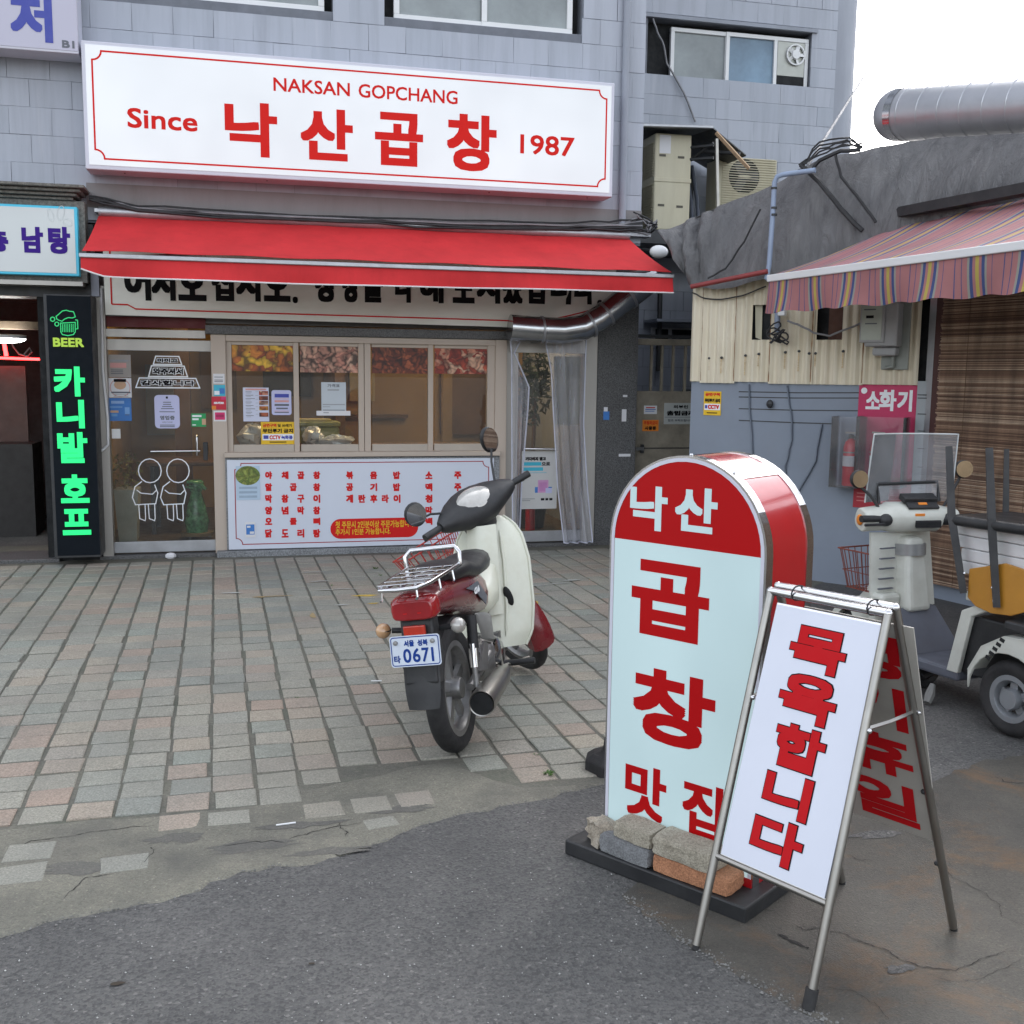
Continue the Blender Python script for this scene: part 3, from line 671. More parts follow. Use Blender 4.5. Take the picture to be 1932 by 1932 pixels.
# ---- left door of the restaurant
step = MB().box(fx(190, 1045), fx(430, 1045), YF - .06, YF + .12, 0, F0.P(300, 1046).z + .005)
obj('threshold', step, m_granite, bld, bev=.005)
FD = FAC(-.05)
dx0, dx1 = fx(206, 850), fx(404, 850); dz0 = F0.P(300, 1045).z; dz1 = F0.P(300, 640).z
obj('pilaster', MB().box(fx(187, 800), fx(207, 800), YF - .05, YF + .1, 0, F0.P(200, 540).z), m_stainless, bld, bev=.004)
obj('door_post', MB().box(dx1 + .005, fx(411, 800), YF - .02, YF + .1, 0, F0.P(400, 625).z), m_stainless, bld, bev=.003)
obj('door_header', MB().rect(F0, 198, 620, 388, 639, -.02, .03), m_stainless, bld, bev=.003)
obj('red_fascia', MB().rect(F0, 196, 596, 388, 620, -.04, -.02), MAT('maroon_paint', (.12, .01, .012), .6), bld)
dd = obj('glass_door', MB().ab(FD, dx0, F0.P(300, 1022).z, dx1, F0.P(300, 662).z, 0, .012), m_glass, bld, label='glass entrance door with stickers and a steel kick rail')
obj('kick_rail', MB().ab(FD, dx0, dz0 + .012, dx1, F0.P(300, 1022).z, -.012, .025), m_alu, dd, bev=.003)
obj('top_rail', MB().ab(FD, dx0, F0.P(300, 662).z, dx1, dz1 - .003, -.012, .025), m_stainless, dd, bev=.003)
hb = MB(); hb.tube([FD.P(285, 851, .05), FD.P(378, 850, .05)], .011, 8); hb.tube([FD.P(372, 858, .012), FD.P(372, 858, .05), FD.P(372, 825, .05), FD.P(371, 822, .02)], .012, 8)
obj('handle', hb, m_chrome, dd, smooth=50)
obj('lock_case', MB().rect(FD, 383, 834, 393, 868, .012, .04), m_black, dd, bev=.004)
obj('conduit', MB().tube([F0.P(193, 545, .07), F0.P(196, 700, .07), F0.P(205, 790, .07), F0.P(206, 838, .07), F0.P(198, 846, .07), F0.P(180, 858, .07), F0.P(174, 868, .07), F0.P(174, 886, .07)], .012, 8), m_white, bld, smooth=50)
obj('switch_plate', MB().rect(FD, 211, 809, 228, 827, .012, .02), m_white, dd)
# ---- window unit
win = obj('serving_window', MB(), m_beige, bld) if False else None
fz = lambda u, v: F0.P(u, v).z
wx0, wx1 = fx(400, 740), fx(954, 740); wt = fz(660, 636); wb = fz(660, 852)
fr = MB()
fr.box(wx0, fx(428, 740), YF - .05, YF + .06, 0, wt); obj('window_post', fr, m_beige, bld, bev=.006)
obj('window_post', MB().box(fx(932, 740), wx1, YF - .05, YF + .06, 0, wt), m_beige, bld, bev=.006)
wu = obj('sliding_window', MB().box(fx(428, 740), fx(932, 740), YF - .045, YF + .06, fz(660, 648), wt), m_beige, bld, bev=.005, label='beige four-panel sliding serving window')
obj('stone_header', MB().box(fx(388, 626), fx(960, 626), YF - .07, YF + .1, wt + .002, fz(660, 619)), m_granite, bld, bev=.005)
ix = [fx(u, 740) for u in (428, 436, 554, 564, 676, 687, 699, 807, 817, 920, 932)]
gz0, gz1 = fz(660, 838), fz(660, 654)
for a, b, dpt in ((ix[0], ix[1] + .01, .02), (ix[2], ix[3], .03), (ix[4], ix[5] - .002, .02), (ix[5] + .002, ix[6], .03), (ix[7], ix[8], .02), (ix[9] - .01, ix[10], .03)):
    obj('stile', MB().box(a, b, YF - dpt, YF + .03, wb, gz1 + .03), m_beige, wu, bev=.003)
for k, (a, b) in enumerate(((ix[1], ix[2]), (ix[3], ix[4]), (ix[6], ix[7]), (ix[8], ix[9]))):
    obj('bottom_rail', MB().box(a + .011, b - .001, YF - .012, YF + .02, wb, gz0), MAT('rail_light', srgb(178, 168, 156), .5, var=.06), wu, bev=.002)
    obj('top_rail', MB().box(a + .011, b - .001, YF - .012, YF + .02, gz1, gz1 + .03), m_beige, wu)
    obj('pane', MB().box(a + .011, b - .001, YF + .002, YF + .006, gz0, gz1), m_glass, wu)
obj('sill', MB().box(fx(424, 860), fx(939, 860), YF - .12, YF + .05, fz(660, 860), fz(660, 851)), m_beige, bld, bev=.006)
obj('counter_front', MB().box(fx(427, 950), fx(938, 950), YF - .085, YF + .05, .06, fz(660, 861)), m_granitel, bld, bev=.004)
obj('counter_base', MB().box(fx(410, 1040), fx(950, 1040), YF - .13, YF + .05, 0, .058), m_granitel, bld, bev=.006)
# ---- right door
rdx0, rdx1 = fx(976, 850), fx(1100, 850)
obj('threshold', MB().box(fx(955, 1035), fx(1124, 1035), YF - .05, YF + .15, 0, fz(1040, 1024)), m_granite, bld, bev=.006)
obj('door_post', MB().box(fx(1100, 800), fx(1123, 800), YF - .03, YF + .1, 0, 2.05), m_stainless, bld, bev=.004)
obj('door_post', MB().box(wx1 + .004, fx(977, 800), YF + .0, YF + .1, 0, 2.05), m_stainless, bld, bev=.004)
obj('door_header', MB().rect(F0, 962, 634, 1122, 668, -.03, .02), m_stainless, bld, bev=.004)
obj('door_closer', MB().rect(F0, 1000, 640, 1020, 648, .02, .05), m_black, bld, bev=.004)
rd = obj('glass_door', MB().ab(FD, rdx0, fz(1040, 1002), rdx1, fz(1040, 668), 0, .012), m_glass, bld, label='glass side door half hidden by a mesh curtain')
obj('kick_rail', MB().ab(FD, rdx0, fz(1040, 1022), rdx1, fz(1040, 1002), -.012, .025), m_alu, rd, bev=.003)
obj('push_bar', MB().tube([FD.P(985, 846, .05), FD.P(1048, 847, .05)], .012, 8), m_chrome, rd, smooth=50)
obj('door_panel', MB().rect(FD, 1046, 672, 1094, 802, -.02, -.005), MAT('pale_panel', srgb(150, 140, 110), .6, var=.2, dirt=.4, ds=5), rd)
# ---- restaurant room behind the glass
m_room = MAT('room_wall', srgb(150, 120, 78), .8, var=.15, vs=1.2); m_roomd = MAT('room_wood', srgb(96, 68, 42), .6, var=.25, vs=3)
obj('room_back', MB().box(-1.3, XR - .32, 12.9, 13.0, 0, 2.6), m_room, bld); obj('room_side', MB().box(-1.36, -1.28, YF + .1, 13.0, 0, 2.6), m_room, bld)
obj('room_floor', MB().box(-1.28, XR - .32, YF + .06, 12.9, .02, .05), MAT('room_floor', srgb(92, 80, 66), .4, var=.15), bld)
obj('room_ceiling', MB().box(-1.28, XR - .32, YF + .3, 12.9, 2.55, 2.6), MAT('room_ceiling', srgb(150, 138, 115), .8), bld)
obj('room_partition', MB().box(.9, 1.0, 11.2, 12.9, .05, 2.55), m_roomd, bld); obj('room_pillar', MB().box(-.72, -.56, 11.6, 11.8, .05, 2.55), m_roomd, bld); obj('room_pillar', MB().box(2.05, 2.15, 11.3, 11.4, .05, 2.55), m_room, bld)
for a, b, c, d, mm in ((-.5, -.1, 1.2, 1.9, m_roomd), (.2, .75, 1.35, 1.75, MAT('frame_dark', (.03, .025, .02), .6)), (1.15, 1.9, 1.1, 1.14, m_roomd), (1.2, 1.5, 1.3, 1.9, MAT('poster_cream', srgb(170, 150, 110), .7)), (2.3, 2.9, .9, 2.0, m_roomd), (-1.1, -.75, .9, 1.7, MAT('fridge_grey', srgb(120, 120, 116), .4))):
    obj('wall_fixture', MB().box(a, b, 12.82, 12.89, c, d), mm, bld)
obj('counter', MB().box(.1, 2.2, YF + .1, YF + .5, .05, fz(660, 842)), m_roomd, bld)
for x, y in ((-.2, 10.6), (1.5, 10.3), (2.6, 11.6)):
    solo('ceiling_lamp', MB().lathe([(0, .0), (0, .16), (.04, .14), (.05, 0)], (x, y, 2.49), (0, 0, 1), 20), MAT('lamp_warm', (1, .8, .5), emit=16.0, ecol=(1, .74, .42)), {-.2: 'round warm ceiling lamp inside the restaurant door', 1.5: 'round warm ceiling lamp above the serving window counter', 2.6: 'round warm ceiling lamp deep in the dining room'}[x], 'lamp')
# ---- left pub entrance
px0, px1 = -5.5, fx(82, 800)
ptop = fz(60, 560)
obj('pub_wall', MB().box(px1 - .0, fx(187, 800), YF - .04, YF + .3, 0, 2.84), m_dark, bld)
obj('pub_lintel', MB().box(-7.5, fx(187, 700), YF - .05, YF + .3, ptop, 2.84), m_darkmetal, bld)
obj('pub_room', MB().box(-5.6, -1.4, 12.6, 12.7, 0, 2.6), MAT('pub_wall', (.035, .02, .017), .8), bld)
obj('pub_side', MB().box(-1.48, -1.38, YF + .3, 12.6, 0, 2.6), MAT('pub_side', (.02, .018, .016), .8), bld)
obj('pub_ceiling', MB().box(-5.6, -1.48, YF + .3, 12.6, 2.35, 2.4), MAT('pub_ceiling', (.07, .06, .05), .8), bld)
obj('pub_step', MB().box(-7.5, px1 + .1, YF - .12, YF + .35, 0, .035), m_granite, bld, bev=.005)
FP = Plane((0, 10.6, 0), (1, 0, 0))
obj('pub_beam', MB().rect(FP, -640, 592, 84, 622, -.1, 0), MAT('dusty_beam', srgb(92, 80, 66), .9, var=.3, bmp=.6, bs=25), bld)
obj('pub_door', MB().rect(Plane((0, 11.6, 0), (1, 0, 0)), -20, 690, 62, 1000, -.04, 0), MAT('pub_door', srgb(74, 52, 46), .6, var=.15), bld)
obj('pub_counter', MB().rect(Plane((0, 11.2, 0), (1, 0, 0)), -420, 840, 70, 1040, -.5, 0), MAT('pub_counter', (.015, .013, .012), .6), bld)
pl = thing('pub_ceiling_lamp', 'round white ceiling lamp glowing in the dark pub entrance', 'lamp', FP.P(12, 640))
c_ = FP.P(10, 640); obj('shade', MB().ellipsoid(c_, (.17, 0, 0), (0, .17, 0), (0, 0, .035), 20, 8), MAT('lamp_white', (1, 1, 1), emit=6.0, ecol=(1, .97, .92)), pl, smooth=60); obj('rim', MB().lathe([(0, .175), (.03, .18), (.035, .15)], c_ + Vector((0, 0, .005)), (0, 0, 1), 20), m_white, pl)
nm = MAT('red_neon', (1, .05, .05), emit=5.0, ecol=(1, .02, .02))
FN = Plane((0, 11.5, 0), (1, 0, 0))
ne = thing('red_neon_tube', 'red neon tube corner glowing inside the dark pub doorway', 'light', FN.P(40, 677))
obj('tube', MB().tube([FN.P(-40, 674), FN.P(78, 678)], .012, 8), nm, ne); obj('tube', MB().tube([FN.P(8, 649), FN.P(12, 672)], .018, 8), nm, ne)
solo('hanging_cable_loop', MB().tube([FN.P(20, 640), FN.P(26, 655), FN.P(36, 668), FN.P(52, 672), FN.P(60, 664), FN.P(56, 656), FN.P(46, 668), FN.P(50, 678), FN.P(58, 674)], .008, 6), m_wiregrey, 'tangled pale cable hanging in front of the red neon', 'cable', smooth=60)
# stone cornice and its canopy on the left
FC = FAC(.25)
cor = MB(); z_ = FC.P(100, 376).z; zu = FC.P(100, 350).z; xr = FC.P(166, 360).x
for k in range(4):
    h0 = z_ + (zu - z_) * k / 4; e = .10 + k * .045
    cor.box(-7.5, xr - .12 + k * .035, YF - .13 - e, YF + .05, h0 + .002, z_ + (zu - z_) * (k + 1) / 4)
obj('cornice', cor, m_stonebrown, bld, bev=.006)
obj('canopy_box', MB().box(-7.5, FC.P(160, 450).x, YF - .2, YF - .005, FC.P(100, 543).z + .05, z_), m_stonebrown, bld)
obj('canopy_trim', MB().box(-7.5, FC.P(156, 530).x, YF - .25, YF - .01, FC.P(100, 543).z + .02, FC.P(100, 530).z + .0), m_stainless, bld)
obj('bracket_box', MB().rect(FAC(.06), 172, 500, 189, 560, 0, .05), m_wallgrey, bld)
# ================================================================ signs on the facade
def m_backlit(name, c, e, cell=(1.2, 1.2), lo=.8):
    m, nt, p = base_mat(name); v = coords(nt); nf = noise(nt, v, 1.3, 2)
    nt.links.new(ramp(nt, nf, (.3, tuple(x * lo for x in c[:3]) + (1,)), (.7, c)), p.inputs['Emission Color'])
    p.inputs['Base Color'].default_value = tuple(x * .45 for x in c[:3]) + (1,); p.inputs['Emission Strength'].default_value = e; p.inputs['Roughness'].default_value = .3; return m
m_signwhite = m_backlit('backlit_white', (.92, .96, 1.0, 1), .125)
m_signred = MAT('backlit_red', (.46, .012, .010), .5, var=.02, emit=.045, ecol=(1, .03, .02), spec=.1)
m_frame_lilac = MAT('sign_frame_white', srgb(205, 205, 216), .4, var=.04, dirt=.15, ds=3)
FS = FAC(.30)
def notch_frame(pl, a0, b0, a1, b1, r, n=5):
    """outline with concave quarter-round corners"""
    pts = []
    for (cx, cy, s0) in ((a0, b0, 0), (a1, b0, 1), (a1, b1, 2), (a0, b1, 3)):
        st = {0: math.pi / 2, 1: math.pi, 2: 3 * math.pi / 2, 3: 2 * math.pi}[s0]
        for i in range(n + 1):
            q = st - (math.pi / 2) * i / n; pts.append((cx + r * math.cos(q), cy + r * math.sin(q)))
    return pts
a0, b0, a1, b1 = FS.rc(152, 75, 1155, 372)
ms = thing('shop_sign', 'long backlit white shop sign with red border, reading Since 1987', 'sign', FS.pt((a0 + a1) / 2, b0))
obj('case', MB().ab(FS, a0, b0, a1, b1, -.27, 0), m_frame_lilac, ms, bev=.008)
obj('face', MB().ab(FS, a0 + .03, b0 + .035, a1 - .03, b1 - .03, .001, .006), m_signwhite, ms)
obj('border', MB().line(FS, notch_frame(FS, a0 + .08, b0 + .085, a1 - .075, b1 - .075, .07), .014, .008, px=False, closed=True), m_signred, ms)
for t, u0, v0, u1, v1 in (('낙', 423, 190, 524, 299), ('산', 566, 202, 666, 306), ('곱', 707, 210, 798, 316), ('창', 843, 213, 936, 326)):
    q = MB(); text_px(q, FS, t, u0, v0, u1, v1, .008, .016); obj('letter', q, m_signred, ms)
q = MB(); x0, z0 = FS.px(516, 172); x1, _ = FS.px(863, 195); _, z1 = FS.px(516, 146); xm = x0 + (x1 - x0) * .405; xn = x0 + (x1 - x0) * .452; text_ab(q, FS, 'NAKSAN', x0, z0, xm, z1, .008, .0022); obj('lettering', q, m_signred, ms); q = MB(); text_ab(q, FS, 'GOPCHANG', xn, z0 - .001, x1, z1 + .001, .008, .0022); obj('lettering', q, m_signred, ms)
q = MB(); x0, z0 = FS.px(241, 241); x1, _ = FS.px(373, 248); _, z1 = FS.px(241, 203); text_ab(q, FS, 'Since', x0, z0, x1, z1, .008, .0045); obj('lettering', q, m_signred, ms)
q = MB(); x0, z0 = FS.px(981, 290); x1, _ = FS.px(1083, 295); _, z1 = FS.px(981, 253); text_ab(q, FS, '1987', x0, z0, x1, z1, .008, .004); obj('lettering', q, m_signred, ms)
for u in (225, 500, 930, 1120):
    obj('screw', MB().lathe([(0, .008), (.004, .006)], FS.pt(FS.px(u, 90)[0], b0, -.1), (0, 0, -1), 8), m_darkmetal, ms)
# corner sign 처 B1
a0, b0, a1, b1 = FS.rc(-260, -150, 148, 97)
s1 = thing('upper_sign', 'lilac backlit sign fragment lettered with a big blue syllable and B1', 'sign', FS.pt(a1 - .4, b0))
obj('case', MB().ab(FS, a0, b0 - .02, a1, b1, -.27, 0), m_frame_lilac, s1, bev=.006)
obj('face', MB().ab(FS, a0, b0, a1 - .004, b1, .001, .005), m_backlit('backlit_lilac', (.80, .79, .97, 1), .035), s1)
q = MB(); text_px(q, FS, '처', 17, -20, 101, 82, .008, .014); obj('letter', q, m_text_blue, s1)
q = MB(); text_px(q, FS, 'B1', 117, 76, 141, 92, .008, .003); obj('lettering', q, m_text_grey, s1)
# bath sign 층 남탕
FB = FAC(.28)
a0, b0, a1, b1 = FB.rc(-260, 372, 150, 521)
s2 = thing('bath_sign', 'pale sign edged in cyan with purple lettering under the stone cornice', 'sign', FB.pt(a1 - .4, b0))
obj('case', MB().ab(FB, a0, b0, a1, b1, -.09, 0), MAT('cyan_frame', srgb(70, 185, 215), .35, var=.04, emit=.02, ecol=srgb(70, 190, 220)), s2, bev=.004)
obj('face', MB().ab(FB, a0, b0 + .02, a1 - .022, b1 - .02, .001, .005), m_backlit('backlit_pale', (.84, .9, .92, 1), .06), s2)
m_purple = MAT('purple_print', srgb(62, 36, 128), .6, var=.03, spec=.1)
for t, u0, v0, u1, v1 in (('층', -32, 432, 17, 476), ('남', 40, 427, 83, 478), ('탕', 90, 427, 134, 480)):
    q = MB(); text_px(q, FB, t, u0, v0, u1, v1, .008, .010); obj('letter', q, m_purple, s2)
q = MB()
for cx, cy, rx, ry, ro in ((96, 406, 4, 9, .25), (115, 402, 5, 11, -.2), (128, 420, 7, 5, -.4)):
    c = FB.px(cx, cy); k = .0052
    pts = [(c[0] + k * (rx * math.cos(t) * math.cos(ro) - ry * math.sin(t) * math.sin(ro)), c[1] + k * (rx * math.cos(t) * math.sin(ro) + ry * math.sin(t) * math.cos(ro))) for t in [i * math.pi / 8 for i in range(16)]]
    q.line(FB, pts, .005, .007, px=False, closed=True)
obj('drop_outline', q, MAT('pale_grey_print', srgb(190, 196, 196), .6), s2)
# vertical pub sign
FV = FAC(.36)
a0 = FV.px(92, 800)[0]; a1 = FV.px(181, 800)[0]; b1 = FV.px(130, 556)[1]; b0 = FV.px(150, 1052)[1]
s3 = thing('pub_sign', 'tall black pub sign with glowing green letters and a beer mug', 'sign', FV.pt((a0 + a1) / 2, b0))
obj('case', MB().ab(FV, a0, b0, a1, b1, -.3, 0), m_darkmetal, s3, bev=.004)
obj('face', MB().ab(FV, a0 + .025, b0 + .02, a1 - .004, b1 - .01, .001, .005), MAT('pub_black', (.006, .009, .013), .6, var=.1, spec=.1), s3)
m_neong = MAT('green_glow', (.02, .6, .2), .4, var=.0, emit=.17, ecol=(.01, .95, .20, 1)); m_neony = MAT('lime_glow', (.3, .5, .05), .4, var=0, emit=.10, ecol=(.45, .6, .03, 1))
for t, u0, v0, u1, v1 in (('카', 101, 691, 162, 748), ('니', 106, 754, 161, 808), ('발', 108, 815, 167, 873), ('호', 114, 895, 170, 948), ('프', 117.5, 960, 173, 1008)):
    q = MB(); text_px(q, FV, t, u0, v0, u1, v1, .02, .011); obj('letter', q, m_neong, s3)
q = MB(); text_px(q, FV, 'BEER', 100, 637, 159, 655, .012, .0035); obj('lettering', q, m_neony, s3)
m_neong2 = MAT('green_outline', (.02, .5, .15), .4, var=.0, emit=.08, ecol=(.01, .8, .2, 1))
def z5(x, y): return ((x / 4.6) / 1.5652, (850 + y / 4.6) / 1.5652)
q = MB(); wl = .0075
q.line(FV, [z5(*p) for p in ((825, 480), (1025, 470), (1025, 600), (1000, 635), (925, 650), (850, 635), (830, 600))], wl, .011, closed=True)
for i in range(7): q.line(FV, [z5(852 + i * 24, 490), z5(852 + i * 24, 602)], wl * .8, .011)
q.line(FV, [z5(*p) for p in ((1025, 435), (1055, 440), (1060, 555), (1030, 560))], wl, .011)
q.line(FV, [z5(*p) for p in ((765, 390), (800, 360), (850, 315), (900, 305), (950, 320), (1000, 325), (1015, 360), (1025, 395), (985, 410), (930, 405), (880, 425), (845, 455), (800, 440), (775, 425))], wl, .011, closed=True)
for cx, cy, r in ((718, 427, 30), (775, 493, 28)): q.line(FV, [z5(cx + r * math.cos(i * .7854), cy + r * math.sin(i * .7854)) for i in range(8)], wl, .011, closed=True)
obj('beer_mug_outline', q, m_neong2, s3)
# ================================================================ red awning
AX0, AX1 = -1.155, 3.52; AYB, AYF = YF - .04, YF - 1.14; AZB, AZF = F0.P(205, 407).z, 2.515
def m_fabric_(name, c):
    m, nt, p = base_mat(name); v = coords(nt); cc = ramp(nt, noise(nt, coords(nt, (1, .4, 1)), 2.2, 7, .65), (.3, tuple(x * .82 for x in c[:3]) + (1,)), (.7, tuple(x * 1.12 for x in c[:3]) + (1,)))
    cc = mixc(nt, ramp(nt, noise(nt, coords(nt, (5, 5, .7)), 1.2, 7, .7), (.5, (0, 0, 0, 1)), (.8, (.35, .35, .35, 1))), cc, tuple(x * .55 for x in c[:3]) + (1,))
    nt.links.new(cc, p.inputs['Base Color']); p.inputs['Roughness'].default_value = .75; p.inputs['Specular IOR Level'].default_value = .2
    nt.links.new(bump(nt, noise(nt, v, 220, 2), .15, .002), p.inputs['Normal']); return m
m_redfab = m_fabric_('red_awning_fabric', (.58, .034, .038, 1))
aw = thing('red_awning', 'plain red fabric awning stretched over the restaurant front', 'awning', ((AX0 + AX1) / 2, YF, AZB))
def awn(a, b):
    x = AX0 + (AX1 - AX0) * a; y = AYB + (AYF - AYB) * b; z = AZB + (AZF - AZB) * b
    return (x, y, z - .022 * math.sin(math.pi * b) * (1 + .3 * math.sin(a * 9)) + .004 * math.sin(a * 37 + b * 5))
obj('canopy', MB().grid(awn, 60, 10, .003), m_redfab, aw, smooth=60)
obj('roller_tube', MB().tube([(AX0, AYB - .03, AZB + .02), (AX1, AYB - .03, AZB + .02)], .045, 12), m_alu, aw, smooth=50)
obj('front_bar', MB().box(AX0 - .02, AX1 + .02, AYF - .025, AYF + .02, AZF - .052, AZF - .02), m_alu, aw, bev=.006)
def val(a, b):
    x = AX0 - .01 + (AX1 + .02 - AX0) * a; dz = .135 + .010 * math.sin(a * 5) - .05 * math.exp(-((a) / .02) ** 2)
    return (x, AYF - .005 + .02 * b * math.sin(a * 23) * b - .012 * b, AZF - .05 - dz * b)
obj('valance', MB().grid(val, 90, 4, .003), m_redfab, aw, smooth=60)
q = MB(); q.tube([Vector(val(i / 60, 1)) + Vector((0, -.004, 0)) for i in range(61)], .006, 5); obj('white_hem', q, m_white, aw)
for x in (AX0 + .35, AX1 - .45):
    q = MB(); q.tube([(x, AYB, AZB - .12), (x + .5, (AYB + AYF) / 2 + .1, (AZB + AZF) / 2 - .13), (x + .02, AYF + .03, AZF - .04)], .02, 8); obj('folding_arm', q, m_alu, aw, smooth=40)
# ================================================================ cloth banner under the awning
FBN = FAC(.12)
def m_banner_():
    m, nt, p = base_mat('banner_cloth'); v = coords(nt)
    cc = ramp(nt, noise(nt, coords(nt, (1, 1, 3)), 1.6, 5), (.3, srgb(222, 224, 212)), (.7, srgb(240, 241, 232))); nt.links.new(cc, p.inputs['Base Color']); p.inputs['Roughness'].default_value = .7
    return m
bn = thing('cloth_banner', 'sagging white cloth banner with black lettering below the red awning', 'banner', FBN.P(650, 600))
bx0, bx1 = FBN.px(198, 560)[0], FBN.px(1160, 560)[0]; bzt = FBN.px(300, 470)[1]
def bpt(a, b):
    x = bx0 + (bx1 - bx0) * a
    zb = FBN.px(200, 594)[1] + (FBN.px(1000, 619)[1] - FBN.px(200, 594)[1]) * min(1, a / .82)
    if a > .82: zb += (FBN.px(1150, 578)[1] - FBN.px(1000, 619)[1]) * ((a - .82) / .18) ** 1.4
    wv = (.02 * math.sin(a * 7 + 1 + b * 2) + .03 * b * b * math.sin(a * 3.2)) + (.05 * math.sin((a - .8) * 18 + b * 3) * b if a > .8 else 0)
    return Vector((x, YF - .12 - abs(wv) - .005, bzt + (zb - bzt) * b))
obj('cloth', MB().grid(lambda a, b: bpt(a, b), 80, 14, .002), m_banner_(), bn, smooth=60)
q = MB()
pts = [bpt(.012 + (.976) * i / 70, .90 if 2 < i < 68 else .84) + Vector((0, -.006, 0)) for i in range(71)]
for a, b in zip(pts, pts[1:]): q.add([a + Vector((0, 0, .006)), b + Vector((0, 0, .006)), b - Vector((0, 0, .006)), a - Vector((0, 0, .006))], [(0, 3, 2, 1)])
pts = [bpt(.012, .84 - .8 * i / 20) + Vector((0, -.006, 0)) for i in range(21)]
for a, b in zip(pts, pts[1:]): q.add([a + Vector((.006, 0, 0)), b + Vector((.006, 0, 0)), b - Vector((.006, 0, 0)), a - Vector((.006, 0, 0))], [(0, 1, 2, 3)])
obj('red_border', q, m_redpaint, bn)
def z2(x, y): return ((900 + x / 1.932) / 1.5652, (y / 1.932) / 1.5652)
for t, ua, ub in (('어', 236, 286), ('서', 287, 332), ('오', 337, 390), ('십', 400, 442), ('시', 446, 492), ('오', 498, 548), ('.', 552, 562), ('정', 594, 630), ('성', 645, 674), ('을', 684, 722), ('다', 745, 780), ('해', 790, 836), ('모', 853, 894), ('시', 898, 942), ('겠', 946, 984), ('습', 990, 1030), ('니', 1036, 1076), ('다', 1082, 1120), ('.', 1124, 1134)):
    q = MB(); mid = (ua + ub) / 2; vb = 566 + (mid - 236) * .0095 + (3 if t == '.' else 0)
    A0, B0 = FBN.px(ua, vb); A1, _ = FBN.px(ub, vb)
    B1 = B0 + (.055 if t == '.' else .30); text_ab(q, FBN, t, A0, B0, A1, B1, 0, .013 if t != '.' else .005)
    for v in q.v:
        a = (v.x - bx0) / (bx1 - bx0); lo, hi = bpt(a, 1.0).z, bzt; b = max(0, min(1, (hi - v.z) / (hi - lo))); v.y = bpt(a, b).y - .006 - (v.y - (YF - .12)) * -.0
    obj('letter', q, m_text_black, bn)
# ================================================================ menu board
FM = FAC(.088)
mbd = thing('menu_board', 'white menu board with red dish names below the serving window', 'sign', FM.P(680, 1035))
a0, b0, a1, b1 = FM.rc(428, 868, 930, 1031); b0 = FM.px(432, 1037)[1]
obj('board', MB().ab(FM, a0, b0, a1, b1, -.002, .008), MAT('menu_white', srgb(206, 212, 224), .4, var=.03, vs=1.5), mbd, bev=.002)
obj('border', MB().line(FM, notch_frame(FM, a0 + .065, b0 + .045, a1 - .05, b1 - .03, .055), .008, .0095, px=False, closed=True), MAT('dark_red_print', (.33, .02, .03), .5), mbd)
def z5b(x, y): return ((600 + x / 2.1467) / 1.5652, (900 + y / 2.1467) / 1.5652)
rows = [(1056, 1104), (1131, 1180), (1203, 1254), (1278, 1328), (1350, 1394), (1422, 1474)]
def dish(s, xs, r):
    for t, x in zip(s, xs):
        q = MB(); u0, v0 = z5b(x, rows[r][0]); u1, v1 = z5b(x + 45, rows[r][1]); text_px(q, FM, t, u0, v0, u1, v1, .010, .0042); obj('letter', q, m_redpaint, mbd)
x4 = (392, 496, 596, 697); x3 = (392, 548, 697)
for r, (s, xs) in enumerate((('야채곱창', x4), ('알곱창', x3), ('막창구이', x4), ('양념막창', x4), ('오돌뼈', x3), ('닭도리탕', x4))): dish(s, xs, r)
dish('볶음밥', (905, 1057, 1203), 0); dish('공기밥', (905, 1057, 1203), 1); dish('계란후라이', (905, 983, 1058, 1131, 1205), 2)
for r, s in enumerate(('소주', '맥주', '청하', '막', '백')): dish(s, (1407, 1590), r)
pa = FM.rc(*z5b(805, 1358), *z5b(1362, 1470)); rad = (pa[3] - pa[1]) / 2
pts = [(pa[0] + rad + rad * math.cos(math.pi / 2 + math.pi * i / 12), pa[1] + rad + rad * math.sin(math.pi / 2 + math.pi * i / 12)) for i in range(13)] + [(pa[2] - rad + rad * math.cos(-math.pi / 2 + math.pi * i / 12), pa[1] + rad + rad * math.sin(-math.pi / 2 + math.pi * i / 12)) for i in range(13)]
obj('red_pill', MB().face([FM.pt(x, y, .0098) for x, y in pts]), m_redpaint, mbd)
q = MB(); text_px(q, FM, '첫 주문시 2인분이상 주문가능합니다.', *z5b(838, 1372), *z5b(1340, 1406), .0108, .0012); obj('lettering', q, m_yellow, mbd)
q = MB(); text_px(q, FM, '추가시 1인분 가능합니다.', *z5b(838, 1420), *z5b(1186, 1452), .0108, .0012); obj('lettering', q, m_yellow, mbd)
def m_food_(name, c1, c2, c3, sc_, dark):
    m, nt, p = base_mat(name); v = coords(nt); d = nt.nodes.new('ShaderNodeTexNoise'); d.inputs['Scale'].default_value = 9
    nt.links.new(v, d.inputs['Vector']); vv = mixc(nt, .16, v, d.outputs['Color'])
    col_ = voro(nt, vv, sc_, 'Color'); sp = nt.nodes.new('ShaderNodeSeparateColor'); nt.links.new(col_, sp.inputs[0])
    c = ramp(nt, sp.outputs[0], (.1, c1), (.45, c2), (.8, c3)); e = ramp(nt, voro(nt, vv, sc_, 0), (.0, (1.3,) * 3), (.45, (.8,) * 3), (.75, (dark,) * 3))
    nt.links.new(mixc(nt, 1.0, c, e, 'MULTIPLY'), p.inputs['Base Color']); p.inputs['Roughness'].default_value = .45; return m
